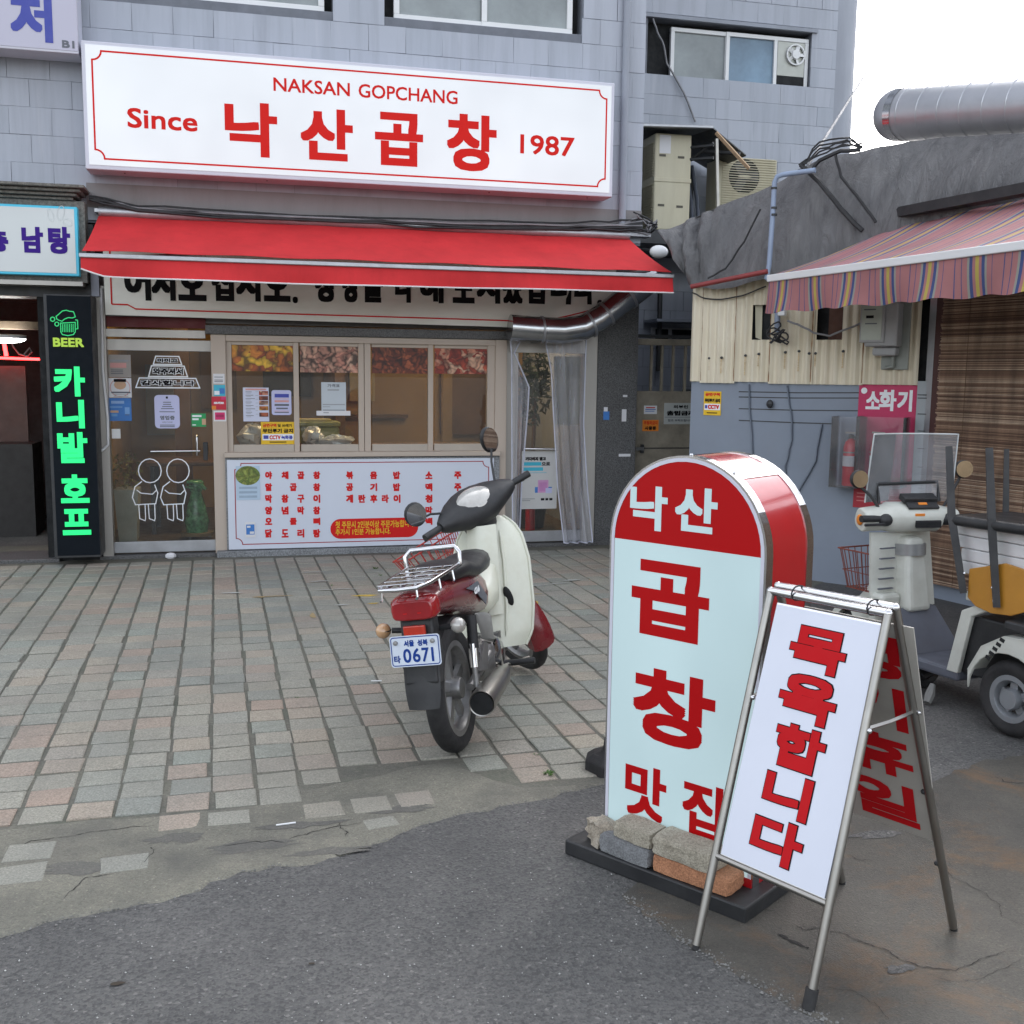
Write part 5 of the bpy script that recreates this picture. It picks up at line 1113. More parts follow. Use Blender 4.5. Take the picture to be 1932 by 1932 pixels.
for v in (744, 750, 780, 812, 845, 880, 920): obj('trim_clip', MB().rect(SH, 1733, v, 1750, v + 2, .021, .026), m_darkmetal, shk)
# bamboo blind
bb = thing('bamboo_blind', 'brown split-bamboo blind hanging over the shack front', 'blind', BL.pt(1.6, .1))
def m_bam_():
    m, nt, p = base_mat('split_bamboo'); g = nt.nodes.new('ShaderNodeNewGeometry').outputs['Random Per Island']
    c = ramp(nt, g, (0, srgb(92, 66, 52)), (.35, srgb(130, 100, 80)), (.7, srgb(156, 126, 102)), (1, srgb(196, 172, 148)))
    s_ = ramp(nt, noise(nt, coords(nt, (3, 3, .6)), 3, 6), (.35, (.55, .55, .55, 1)), (.65, (1.1,) * 3)); nt.links.new(mixc(nt, 1, c, s_, 'MULTIPLY'), p.inputs['Base Color']); p.inputs['Roughness'].default_value = .6; return m
q = MB(); r = random.Random(9); z = .12; zt2 = BL.px(1860, 556)[1] + .1
while z < zt2:
    h = r.uniform(.004, .0075); x0 = .17 + r.uniform(0, .02)
    for k in range(2):
        xa = x0 + k * 2.2; q.ab(BL, xa, z, xa + 2.19, z + h, .03 + r.uniform(-.002, .002), .038 + r.uniform(-.001, .003))
    z += h + r.uniform(.0012, .003)
tag(obj('slats', q, m_bam_(), bb), kind='stuff')
for a in (.42, .95, 1.6, 2.3): obj('string', MB().ab(BL, a, .12, a + .002, zt2, .041, .043), MAT('string_brown%d' % int(a * 100), srgb(96, 76, 60), .8), bb)
obj('blind_back', MB().ab(BL, .17, .12, 4.5, zt2, .005, .012), MAT('blind_back', (.05, .03, .022), .9), bb)
obj('head_rail', MB().ab(BL, .16, zt2, 4.6, zt2 + .06, .0, .06), MAT('blind_rail', srgb(120, 84, 60), .6), bb)
# ---- dark tarp over the roof
def m_tarp_():
    m, nt, p = base_mat('dark_tarp'); v = coords(nt)
    c = ramp(nt, noise(nt, coords(nt, (2, 2, .8)), 1.6, 7, .65), (.3, srgb(88, 88, 90)), (.7, srgb(116, 115, 115)))
    st = ramp(nt, noise(nt, coords(nt, (7, 7, .6)), 1.4, 6, .7), (.52, (0, 0, 0, 1)), (.72, (.7, .7, .7, 1))); c = mixc(nt, st, c, srgb(62, 62, 64))
    nt.links.new(c, p.inputs['Base Color']); p.inputs['Roughness'].default_value = .5; nt.links.new(bump(nt, noise(nt, coords(nt, (4, 4, 1.0), rot=(.3, .25, 0)), 2.6, 7, .7, dist=.8), .75, .06), p.inputs['Normal']); return m
top = [(1258, 432), (1275, 420), (1300, 408), (1380, 372), (1450, 342), (1500, 315), (1560, 290), (1600, 285), (1640, 276), (1700, 262), (1760, 256), (1932, 248), (2100, 236)]
bot = [(1258, 440), (1275, 466), (1300, 515), (1312, 540), (1360, 548), (1400, 545), (1440, 534), (1470, 528), (1520, 515), (1600, 480), (1700, 445), (1760, 425), (1932, 392), (2100, 360)]
def lerp(tab, x):
    for a, b in zip(tab, tab[1:]):
        if a[0] <= x <= b[0]: return a[1] + (b[1] - a[1]) * (x - a[0]) / (b[0] - a[0])
    return tab[-1][1]
def tarp_pt(u, v, b, fold=0.0):
    dd = .16 - .28 * (1 - b) ** 2 + fold
    if u <= 1700: return SH.P(u, v, dd)
    if u >= 1775: return BL.P(u, v, dd)
    k = (u - 1700) / 75; return SH.P(u, v, dd).lerp(BL.P(u, v, dd), k)
def tarp(a, b):
    u = 1258 + (2100 - 1258) * a; vt, vb = lerp(top, u), lerp(bot, u)
    f = (.030 * math.sin(u * .021 + 2 * b) + .018 * math.sin(u * .047 + 3 * b + 1.3 * math.sin(u * .011)) + .009 * math.sin(u * .093 + 7 * b + math.sin(u * .03))) * (1 if u < 1700 else .4) + (.05 * math.sin(u * .22 - 6 * b) * max(0, 1 - abs(u - 1310) / 60))
    return tarp_pt(u, vt + (vb - vt) * b, b, f)
tp = thing('roof_tarp', 'dark grey tarp draped over the shack roof edge', 'tarp', SH.P(1500, 420))
obj('front_drape', MB().grid(tarp, 110, 16, .004), m_tarp_(), tp, smooth=70)
def tarp_top(a, b):
    p = tarp(a, 0); return p + Vector((.55, .83, 0)) * 2.4 * b + Vector((0, 0, -.25 * b + .02 * math.sin(a * 40) * b - .05 * math.sin(3.1 * b)))
obj('top_sheet', MB().grid(tarp_top, 60, 6, .004), m_tarp_(), tp, smooth=70)
def cable(pts, r, label, plane=None, m=None, seed=0, name='cable', group=None, amp=1.0):
    pts = wob(pts, 3, amp, seed); solo(name, MB().tube([(plane.P(u, v) if plane is not None else tarp_pt(u, v, .6, .06)) for u, v in pts], r, 6), m or m_wire, label, 'cable', group, smooth=60)
cable([(1525, 318), (1560, 350), (1600, 400), (1640, 440)], .018, 'thick black cable slanting down the tarp from the pipe elbow', seed=1)
cable([(1590, 300), (1600, 340), (1640, 390), (1665, 425)], .012, 'thin black cable on the tarp nearer the metal duct', seed=2)
cable([(1450, 400), (1420, 460), (1385, 510), (1352, 528)], .008, 'thin cable curving down the left part of the tarp', seed=3)
cable([(1545, 330), (1560, 310), (1600, 292), (1636, 290)], .016, 'black cable bundle arching over the tarp top', seed=4)
for k in range(5):
    r = random.Random(k + 20); cable([(1525 + r.uniform(-5, 5), 318), (1560, 300 - 6 * k), (1600 + 4 * k, 284 - 4 * k), (1640, 280 + r.uniform(-4, 8))], .007, 'loose black wire tangled over the tarp edge', seed=k + 9, group='loose wires on the tarp', amp=3)
DP = Plane(SL + SH.n * .25, SH.ex)
solo('support_wire', MB().tube([DP.P(1524, 312), REC.P(1642, 125)], .012, 6), m_wiregrey, 'straight grey stay wire running from the tarp to the building corner', 'wire')
# pipes
pw = thing('drain_pipe', 'pale blue-grey drain pipe bent over the tarp edge', 'pipe', DP.P(1450, 530))
obj('pipe', MB().tube([DP.P(u, v, .02) for u, v in ((1540, 322), (1480, 330), (1468, 334), (1463, 345), (1460, 400), (1453, 500), (1448, 525), (1458, 532))], .02, 10), MAT('pvc_blue', srgb(140, 155, 178), .4, var=.08), pw, smooth=50)
for v in (356, 393, 406): c = DP.P(1462, v, .02); obj('collar', MB().tube([c + Vector((0, 0, -.008)), c + Vector((0, 0, .008))], .024, 10), m_darkmetal, pw)
rp_ = Plane(SL + SH.n * .3, SH.ex)
solo('red_pole', MB().tube([rp_.P(1304, 541), rp_.P(1448, 512)], .02, 8), MAT('red_pole', srgb(130, 50, 50), .5), 'thin red pole reaching from the red awning to the striped awning', 'pole', smooth=50)
# spiral duct
DU = BL.off(-.35); c0, c1 = DU.P(1700, 216), DU.P(2080, 189); ax = (c1 - c0).normalized(); R_ = .205
m_galv = MAT('galvanised', (.50, .51, .54), .36, .6, var=.12, vs=4, dirt=.2, dirtc=(.2, .16, .12, 1), ds=2)
du = thing('spiral_duct', 'fat galvanised ventilation duct lying above the tarp', 'duct', c0)
obj('tube', MB().tube([c0 + ax * (i * .12) for i in range(22)], R_, 32, caps=True), m_galv, du, smooth=40)
for k in range(11): c = c0 + ax * (.13 + k * .2); obj('rib', MB().tube([c - ax * .005, c, c + ax * .005], [R_ + .0005, R_ + .004, R_ + .0005], 32, caps=False), m_galv, du, smooth=60)
q = MB(); q.tube([c0 - ax * (.22 * math.sin(t)) - Vector((0, 0, 0)) for t in [i * math.pi / 16 for i in range(9)]], [R_ * math.cos(i * math.pi / 16) * .999 + .002 for i in range(9)], 32); obj('end_cap', q, m_galv, du, smooth=60)
obj('foil_tape', MB().tube([c0 + ax * .0, c0 + ax * .07], R_ + .004, 32, caps=False), m_chrome, du, smooth=60)
an = Pd(1905, 70, 14.0); solo('antenna', MB().tube([Pd(1895, 150, 14.0), Pd(1907, 75, 14), Pd(1914, 25, 14.0)], .008, 5), MAT('antenna_rust', srgb(150, 110, 90), .7), 'thin tall antenna against the white sky', 'antenna')
# ---- striped awning
def m_stripe_():
    m, nt, p = base_mat('striped_awning_fabric'); t = nt.nodes.new('ShaderNodeTexCoord'); s = nt.nodes.new('ShaderNodeSeparateXYZ'); nt.links.new(t.outputs['Object'], s.inputs[0])
    d = nt.nodes.new('ShaderNodeMath'); d.operation = 'MULTIPLY_ADD'; d.inputs[1].default_value = 1 / .37; d.inputs[2].default_value = 10.12; nt.links.new(s.outputs[0], d.inputs[0])
    f = nt.nodes.new('ShaderNodeMath'); f.operation = 'FRACT'; nt.links.new(d.outputs[0], f.inputs[0])
    r = nt.nodes.new('ShaderNodeValToRGB'); r.color_ramp.interpolation = 'CONSTANT'; e = r.color_ramp.elements
    P_, B_, Y_, L_ = srgb(166, 112, 112), srgb(62, 76, 122), srgb(180, 164, 82), srgb(146, 146, 138)
    st = [(0, P_), (.10, B_), (.12, P_), (.24, B_), (.255, P_), (.36, L_), (.41, B_), (.47, P_), (.53, Y_), (.60, P_), (.655, B_), (.715, L_), (.76, P_), (.86, B_), (.875, P_)]
    while len(e) < len(st): e.new(.5)
    for el_, (a, c) in zip(e, st): el_.position = a; el_.color = c
    nt.links.new(f.outputs[0], r.inputs[0]); di = ramp(nt, noise(nt, t.outputs['Object'], 2, 6), (.35, (.8,) * 3), (.7, (1.05,) * 3))
    nt.links.new(mixc(nt, 1, r.outputs[0], di, 'MULTIPLY'), p.inputs['Base Color']); p.inputs['Roughness'].default_value = .75; return m
m_str = m_stripe_()
A_, B_ = Pd(1456, 518, 8.0), Pd(1932, 457, 5.86); B_.z = A_.z = (A_.z + B_.z) / 2; ex_ = (B_ - A_).normalized(); Lb = (B_ - A_).length * 1.5
fwd_ = ex_.cross(Vector((0, 0, 1))); bl_ = BL.P(1716, 411)
mx = Matrix.Translation(A_) @ Matrix(((ex_.x, -fwd_.x, 0, 0), (ex_.y, -fwd_.y, 0, 0), (0, 0, 1, 0), (0, 0, 0, 1)))
sa = thing('striped_awning', 'pink, blue and yellow striped awning of the shack', 'awning', mat4=mx)
off_ = mx.inverted() @ bl_
def saw(a, b): return Vector((off_.x * b * (1 - .0 * a) + Lb * a, off_.y * b, off_.z * b - .03 * math.sin(math.pi * b) + .006 * math.sin(a * 40)))
obj('canopy', MB().grid(saw, 50, 10, .003), m_str, sa, local=True, smooth=60)
obj('front_bar', MB().box(-.02, Lb, -.03, .02, -.05, .002), m_white, sa, local=True, bev=.006)
obj('valance', MB().grid(lambda a, b: Vector((-.01 + Lb * a - .03 * b * (a < .02), -.012 - .03 * b * math.sin(a * 30) * b, -.05 - .23 * b - .008 * b * math.sin(a * 60))), 120, 4, .003), m_str, sa, local=True, smooth=60)
obj('flashing', MB().prism([off_ + Vector((.05, -.1, -.02)), off_ + Vector((.12, -.1, .05)), off_ + Vector((Lb, -.1, .05)), off_ + Vector((Lb, -.1, -.02))], (0, -.12, 0)), m_black, sa, local=True)
obj('support_arm', MB().tube([Vector((.3, .02, -.06)), Vector((off_.x * .6 + .3, off_.y * .6, -.1)), Vector((off_.x + .5, off_.y, .05))], .018, 8), m_white, sa, local=True)
# ---- electricity meter
mt = thing('electricity_meter', 'grey electricity meter box with a clear window on the corrugated sheets', 'meter', SH.P(1680, 695, .03))
m_met = MAT('meter_grey', srgb(165, 165, 166), .45, var=.05, dirt=.2, ds=5); m_met2 = MAT('meter_back', srgb(138, 142, 136), .5, var=.08)
obj('back_plate', MB().rect(SH, 1672, 566, 1716, 698, .03, .05), m_met2, mt, bev=.006)
obj('body', MB().rect(SH, 1648, 574, 1705, 655, .05, .20), m_met, mt, bev=.015, seg=3)
obj('terminal_cover', MB().rect(SH, 1656, 656, 1700, 672, .05, .15), m_met, mt, bev=.015)
MT = SH.off(.2); obj('window_frame', MB().rect(SH, 1640, 576, 1682, 648, .201, .215), m_met, mt, bev=.006)
obj('dial_window', MB().rect(SH, 1643, 581, 1677, 643, .216, .219), MAT('dial', srgb(176, 182, 170), .2, var=.1), mt)
q = MB(); q.rect(SH, 1650, 598, 1664, 603, .2195); obj('counter_strip', q, m_text_black, mt); q = MB(); q.rect(SH, 1646, 586, 1668, 588, .2195); obj('print_line', q, m_text_grey, mt); q = MB(); q.rect(SH, 1648, 612, 1670, 614, .2195); obj('print_line', q, m_text_grey, mt)
obj('conduit', MB().tube([SH.P(1690, 672, .08), SH.P(1690, 692, .07), SH.P(1676, 694, .07)], .016, 8), m_met2, mt, smooth=50)
# hanging junction with a cable coil
cw = thing('cable_coil', 'pale conduit stub with a black cable coil hanging below the striped awning', 'cable', SH.P(1475, 640, .06))
obj('conduit', MB().tube([SH.P(1475, 560, .09), SH.P(1474, 628, .09)], .024, 8), MAT('pvc_blue2', srgb(138, 150, 170), .4), cw, smooth=50); obj('connector', MB().rect(SH, 1478, 587, 1491, 597, .08, .13), m_white, cw, bev=.006)
for k in range(6):
    r = random.Random(k); cx, cy = 1474 + r.uniform(-6, 12), 628 + r.uniform(-10, 14); obj('loop', MB().tube([SH.P(cx + (10 + 6 * r.random()) * math.cos(t), cy + (8 + 7 * r.random() * 0 + k) * math.sin(t + k), .1 + .012 * k) for t in [i * .5236 for i in range(12)]], .007, 5, closed=True), m_wire, cw, smooth=60)
cable([(1486, 605), (1505, 612), (1535, 628), (1565, 634), (1600, 620), (1635, 606)], .008, 'black lead strung from the cable coil to the electricity meter', SH.off(.1), m_wiregrey, 5)
cable([(1306, 552), (1330, 563), (1360, 565), (1400, 558), (1445, 540)], .006, 'thin lead drooping across the top of the cream sheets', SH.off(.06), m_wire, 6)
notice('warning_sign', SH, 1329, 738, 1360, 784, m_yellow, 'yellow CCTV warning sign on the grey shack wall', [('금연구역', .08, .06, .92, .2, m_redpaint, .002), ('무단투기 금지', .06, .3, .94, .46, m_text_black, .002), (.05, .52, .96, .78, m_text_white), ('CCTV', .25, .56, .9, .74, m_redpaint, .003), (.08, .58, .22, .72, m_text_blue), (.2, .88, .8, .92, m_text_black)], 'sign', .004)
fs = notice('extinguisher_sign', SH, 1622, 720, 1717, 965, MAT('magenta_sign', srgb(186, 38, 88), .5, var=.08, vs=3), 'tall magenta fire extinguisher sign with white lettering on the grey wall', [('소', .13, .075, .38, .215, m_text_white, .005), ('화', .36, .06, .66, .225, m_text_white, .006), ('기', .68, .06, .93, .225, m_text_white, .006), (.0, .74, 1, 1, MAT('red_sign_foot', srgb(165, 35, 50), .5)), ('용기', .3, .78, .58, .85, MAT('pale_red', srgb(205, 130, 130), .5), .002)] + bars(.06, .95, (.88, .91, .94), .008, MAT('pale_red2', srgb(200, 120, 120), .5)), 'sign', .004)
c = SH.px(1631, 737); obj('round_emblem', MB().face([SH.pt(c[0] + .024 * math.cos(i * .3142), c[1] + .024 * math.sin(i * .3142), .0066) for i in range(20)]), m_text_white, fs)
# fire extinguishers in clear boxes
m_ext = MAT('extinguisher_red', (.62, .012, .03), .35, var=.06, coat=.4)
for k, (uc, lb) in enumerate(((1611, 'red fire extinguisher in the left clear plastic box'), (1661, 'red fire extinguisher in the right clear plastic box'))):
    c = SH.P(uc, 914, .13); hgt = SH.P(uc, 826, .13).z - c.z; r_ = .056
    t = thing('fire_extinguisher', lb, 'fire extinguisher', c)
    obj('cylinder', MB().lathe([(0, 0), (0, r_ * .9), (.012, r_), (hgt * .82, r_), (hgt * .93, r_ * .75), (hgt, .018), (hgt, 0)], c, (0, 0, 1), 18), m_ext, t, smooth=50)
    obj('valve', MB().lathe([(hgt, .018), (hgt + .03, .02), (hgt + .035, 0)], c, (0, 0, 1), 12), m_black, t); obj('lever', MB().obox(c + Vector((0, 0, hgt + .045)), SH.ex * .045, SH.n * .012, Vector((0, 0, .006))), m_steel, t)
    obj('hose', MB().tube([c + Vector((0, 0, hgt + .02)) + SH.ex * s * .0 + SH.n * .03 + SH.ex * q_ + Vector((0, 0, z_)) for s, q_, z_ in ((0, .02, 0), (0, .07, -.03), (0, .075, -.14), (0, .07, -.24))], .011, 8), m_black, t, smooth=50)
    obj('label_band', MB().lathe([(hgt * .42, r_ + .001), (hgt * .64, r_ + .001)], c, (0, 0, 1), 18, arc=3.4, ref=SH.ex, start=-3.3), m_paper, t, smooth=50); obj('strap', MB().lathe([(hgt * .70, r_ + .003), (hgt * .73, r_ + .003)], c, (0, 0, 1), 18), m_steel, t)
m_case = GLASS('clear_case', (.95, .95, .96, 1), 1.0, haze=.05, hazec=(.75, .77, .8, 1))
bx = thing('extinguisher_case', 'clear plastic double case around the two fire extinguishers', 'case', SH.P(1650, 930, .03))
for u0, u1 in ((1586, 1631), (1632, 1712)):
    a0, b0, a1, b1 = SH.rc(u0, 784, u1, 918); q = MB()
    q.ab(SH, a0, b0, a1, b1, .215, .218); q.ab(SH, a0, b0, a0 + .003, b1, .012, .214); q.ab(SH, a1 - .003, b0, a1, b1, .012, .214); q.ab(SH, a0 + .004, b0, a1 - .004, b0 + .003, .012, .214)
    obj('clear_box', q, m_case, bx)
# ---- cables on the ledge
rl = random.Random(2)
for k in range(9):
    zz = rl.uniform(-6, 10); pts = [(168, 368 + k * 1.0), (260, 392 + zz * .6), (420, 402 + zz), (640, 412 + zz * .7), (860, 421 + zz), (1060, 425 + zz * .8), (1150, 424 + zz), (1212, 408 + k * 3)]
    cable(pts, .008 + .004 * rl.random(), 'one of the black and grey cables sagging along the ledge above the red awning', FAC(.08 + .006 * k), m_wire if k % 3 else m_wiregrey, k, group='cables along the awning ledge', amp=2.5)
for k in range(6): cable([(1195 + 6 * k, 400 + 4 * k), (1222, 412 + 5 * k), (1240, 430 - 3 * k), (1228, 440), (1205, 430 + 2 * k)], .008, 'coiled cable end hanging at the building corner by the condenser', FAC(.1), m_wiregrey if k % 2 else m_wire, k + 40, group='cable ends at the building corner', amp=3)
cable([(1232, 35), (1240, 60), (1252, 85), (1258, 120), (1290, 175), (1312, 230)], .012, 'grey cable falling past the kitchen window to the condenser canopy', REC.off(.05), m_wiregrey, 3)
# silver flue under the red awning
FU = FAC(.28); q = MB(); q.tube([FU.P(u, v) for u, v in ((962, 618), (1010, 622), (1060, 624), (1100, 618), (1130, 602), (1152, 586), (1175, 568), (1200, 549), (1235, 522))], .118, 18)
fu = thing('silver_flue', 'bent shiny silver flue pipe under the end of the red awning', 'duct', FU.P(1100, 618)); obj('pipe', q, MAT('shiny_galv', (.5, .51, .52), .22, .95, var=.15, vs=5), fu, smooth=50)
for (u, v), (u2, v2) in (((1112, 613), (1116, 611)), ((1141, 594), (1145, 591)), ((1184, 561), (1188, 558)), ((1020, 622), (1024, 622))): obj('joint_ring', MB().tube([FU.P(u, v), FU.P(u2, v2)], .124, 18), m_alu, fu, smooth=50)
fl_ = thing('flood_lamp', 'small white dome lamp at the right end of the red awning', 'lamp', FAC(.3).P(1243, 475)); c = FAC(.3).P(1243, 475)
obj('dome', MB().ellipsoid(c, (.09, 0, 0), (0, .06, 0), (0, 0, .06), 14, 8), m_white, fl_, smooth=60); obj('bracket', MB().tube([c, c + Vector((-.05, .3, .05))], .015, 6), m_darkmetal, fl_)
# mesh curtains
def m_mesh_():
    m = bpy.data.materials.new('mesh_curtain'); m.use_nodes = True; nt = m.node_tree; nt.nodes.clear(); o = nt.nodes.new('ShaderNodeOutputMaterial'); a = nt.nodes.new('ShaderNodeBsdfTransparent'); b = nt.nodes.new('ShaderNodeBsdfDiffuse'); b.inputs[0].default_value = (.55, .56, .62, 1)
    x = nt.nodes.new('ShaderNodeMixShader'); nt.links.new(ramp(nt, noise(nt, coords(nt, (6, 6, .4)), 2.5, 3), (.35, (.24,) * 3), (.65, (.44,) * 3)), x.inputs[0]); nt.links.new(a.outputs[0], x.inputs[1]); nt.links.new(b.outputs[0], x.inputs[2]); nt.links.new(x.outputs[0], o.inputs[0]); return m
m_mesh = m_mesh_(); m_hem = MAT('curtain_hem', srgb(190, 192, 205), .8)
FQ = FAC(.16)
def curtain(label, left, right, folds):
    t = thing('mesh_curtain', label, 'curtain', FQ.P(*left[-1]))
    def fn(a, b):
        v0, v1 = left[0][1], left[-1][1]; v = v0 + (v1 - v0) * b
        ul = lerp([(p[1], p[0]) for p in left], v); w0, w1 = right[0][1], right[-1][1]; vr = w0 + (w1 - w0) * b; ur = lerp([(p[1], p[0]) for p in right], vr)
        return FQ.P(ul + (ur - ul) * a, v + (vr - v) * a, .03 * math.sin(a * folds * 6.283) * (.4 + b))
    obj('net', MB().grid(fn, 24, 30), m_mesh, t, smooth=70)
    for e in (0, 1): obj('hem', MB().tube([fn(e, i / 30) + Vector((0, -.003, 0)) for i in range(31)], .007, 5), m_hem, t, smooth=60)
    obj('bottom_hem', MB().tube([fn(i / 24, 1) + Vector((0, -.003, 0)) for i in range(25)], .006, 5), m_hem, t, smooth=60)
curtain('grey mesh fly curtain tied aside at the left of the side door', [(962, 640), (965, 660), (966, 900), (968, 1029)], [(984, 640), (970, 665), (998, 730), (996, 770), (985, 900), (979, 1029)], 2)
curtain('grey mesh fly curtain hanging over the right half of the side door', [(1028, 640), (1040, 700), (1044, 780), (1052, 920), (1064, 1024)], [(1106, 640), (1104, 700), (1101, 800), (1108, 920), (1118, 1023)], 3)
# ---- things behind the glass
IN = Plane((0, 10.02, 0), (1, 0, 0))
m_foil = MAT('foil', (.78, .79, .8), .3, .35, var=.1, bmp=1.0, bs=18)
def crumple(c, ax, ay, az_, seed):
    q = MB().ellipsoid(c, ax, ay, az_, 12, 8); r = random.Random(seed)
    for v in q.v: v += Vector((r.uniform(-.02, .02), r.uniform(-.02, .02), r.uniform(-.02, .02)))
    return q
ctop = fz(660, 842)
c = IN.P(476, 822); solo('foil_parcel', crumple((c.x, 10.03, ctop + .085), (.13, 0, 0), (0, .09, 0), (0, 0, .1), 1), m_foil, 'crumpled foil parcel behind the yellow warning sign', 'foil')
c = IN.P(590, 822); solo('foil_parcel', crumple((c.x, 10.03, ctop + .075), (.09, 0, 0), (0, .08, 0), (0, 0, .085), 2), m_foil, 'rounded foil parcel in front of the olive container', 'foil')
c = IN.P(636, 832); solo('foil_parcel', crumple((c.x, 10.0, ctop + .035), (.17, 0, 0), (0, .08, 0), (0, 0, .045), 3), m_foil, 'flat crumpled foil sheet lying on the sill counter', 'foil')
oc = thing('olive_container', 'olive-green rounded container behind the second window pane', 'container', IN.P(605, 838)); a0, b0, a1, b1 = IN.rc(566, 797, 643, 838)
m_olive = MAT('olive_plastic', srgb(150, 150, 96), .4, var=.06); obj('box', MB().box(a0, a1, 10.15, 10.45, ctop, b1 - .05), m_olive, oc, bev=.02); obj('lid', MB().box(a0 - .01, a1 + .01, 10.14, 10.46, b1 - .048, b1), m_olive, oc, bev=.018, seg=3)
solo('yellow_paper', MB().box(a0, a0 + .3, 10.2, 10.4, b1 + .001, b1 + .02), MAT('cream_paper', srgb(196, 180, 120), .7), 'cream papers lying on the olive container lid', 'paper')
IP = Plane((0, 10.5, 0), (1, 0, 0))
pt_ = thing('planter', 'tall white planter with a yellow-green plant inside the glass door', 'planter', IP.P(240, 1018)); a0, b0, a1, b1 = IP.rc(217, 922, 266, 1018)
obj('pot', MB().add([(a0 + .03, 10.4, .05), (a1 - .03, 10.4, .05), (a1 - .03, 10.65, .05), (a0 + .03, 10.65, .05), (a0, 10.38, b1), (a1, 10.38, b1), (a1, 10.68, b1), (a0, 10.68, b1)], [(0, 3, 2, 1), (0, 1, 5, 4), (1, 2, 6, 5), (2, 3, 7, 6), (3, 0, 4, 7), (4, 5, 6, 7)]), MAT('pot_white', srgb(178, 182, 172), .4), pt_)
def leaves(c, rad, n, size, seed):
    r = random.Random(seed); q = MB()
    for i in range(n):
        d = Vector((r.gauss(0, 1), r.gauss(0, 1), r.gauss(0, 1))).normalized(); p = Vector(c) + Vector((d.x * rad[0], d.y * rad[1], d.z * rad[2])) * r.random() ** .4
        a = Vector((r.gauss(0, 1), r.gauss(0, 1), r.gauss(0, 1))).normalized() * size * r.uniform(.6, 1.3); b = a.cross(Vector((r.gauss(0, 1), r.gauss(0, 1), r.gauss(0, 1)))).normalized() * size * .35
        q.add([p - a, p + b, p + a, p - b], [(0, 1, 2, 3)])
    return q
obj('foliage', leaves(((a0 + a1) / 2 - .02, 10.52, b1 + .16), (.17, .15, .2), 160, .035, 3), MAT('leaf_yellow', (.20, .18, .04), .6, var=.5, vs=12), pt_)
tr = thing('potted_tree', 'dark leafy potted tree inside the side door', 'plant', (2.95, 10.6, 0)); c = IP.P(1015, 750)
obj('foliage', leaves((c.x, 10.7, c.z + .12), (.2, .2, .42), 420, .05, 5), MAT('leaf_dark', (.025, .05, .022), .6, var=.5, vs=12), tr); obj('trunk', MB().tube([(c.x, 10.7, .2), (c.x + .02, 10.7, c.z)], .02, 6), m_roomd, tr); obj('pot', MB().lathe([(.05, 0), (.05, .13), (.35, .17), (.35, .14), (.3, .0)], (c.x, 10.7, 0), (0, 0, 1), 16), m_darkmetal, tr, smooth=40)
c = IP.P(1000, 1000); solo('red_fire_bottle', MB().lathe([(0, 0), (0, .05), (.35, .05), (.42, .015), (.46, .012), (.46, 0)], (c.x, 10.5, .05), (0, 0, 1), 14), m_ext, 'red fire extinguisher standing behind the side door glass', 'fire extinguisher', smooth=40)
go = thing('green_ornament', 'mottled green glass ornament on a round stool inside the door', 'ornament', IP.P(372, 1005)); c = IP.P(372, 1003)
m_grn = MAT('green_mosaic', (.10, .30, .14), .2, var=.7, vs=26, coat=.5)
hz = IP.P(372, 905).z - c.z; obj('body', MB().lathe([(0, 0), (0, .10), (hz * .2, .115), (hz * .5, .085), (hz * .75, .05), (hz * .8, .06), (hz * .95, .075), (hz, .05), (hz, 0)], c, (0, 0, 1), 16), m_grn, go, smooth=60); obj('bow', MB().tube([c + Vector((-.02, -.06, hz * .85)), c + Vector((-.09, -.06, hz * .88)), c + Vector((-.08, -.06, hz * .97)), c + Vector((.05, -.06, hz * .92)), c + Vector((.09, -.06, hz * .82))], .018, 6), m_grn, go, smooth=60)
st_ = thing('round_stool', 'pale round stool under the green ornament', 'stool', (c.x, c.y, .05)); obj('seat', MB().lathe([(-.03, 0), (-.03, .15), (0, .155), (0, 0)], c, (0, 0, 1), 20), MAT('stool_wood', srgb(140, 120, 86), .5), st_, smooth=40)
for k in range(3): a = k * 2.094; obj('leg', MB().tube([(c.x + .1 * math.cos(a), c.y + .1 * math.sin(a), c.z - .03), (c.x + .13 * math.cos(a), c.y + .13 * math.sin(a), .05)], .012, 6), m_steel, st_)
for k, (x, y, lb) in enumerate(((-.55, 11.1, 'brown dining table seen through the glass entrance door'), (1.9, 11.6, 'brown dining table deep behind the fourth window pane'))):
    t = thing('dining_table', lb, 'table', (x, y, .05)); obj('tabletop', MB().box(x - .4, x + .4, y - .35, y + .35, .72, .76), m_roomd, t, bev=.008)
    for sx in (-.34, .34):
        for sy in (-.28, .28): obj('leg', MB().box(x + sx - .02, x + sx + .02, y + sy - .02, y + sy + .02, .05, .72), m_darkmetal, t)
# ================================================================ motorcycle
def loft(mb, secs, caps=True):
    n = len(secs[0]); k = len(mb.v)
    for s in secs: mb.v += [Vector(p) for p in s]
    for i in range(len(secs) - 1):
        for j in range(n): mb.f.append((k + i * n + j, k + i * n + (j + 1) % n, k + (i + 1) * n + (j + 1) % n, k + (i + 1) * n + j))
    if caps: mb.f.append(tuple(k + j for j in reversed(range(n)))); mb.f.append(tuple(k + (len(secs) - 1) * n + j for j in range(n)))
    return mb
def sec_x(x, hw, z0, z1, n=14, pw=2.6, yc=0.0):
    """superellipse section across the bike at x"""
    out = []; zc, hz = (z0 + z1) / 2, (z1 - z0) / 2
    for i in range(n):
        a = 2 * math.pi * i / n; c, s = math.cos(a), math.sin(a)
        out.append((x, yc + hw * abs(c) ** (2 / pw) * (1 if c > 0 else -1), zc + hz * abs(s) ** (2 / pw) * (1 if s > 0 else -1)))
    return out
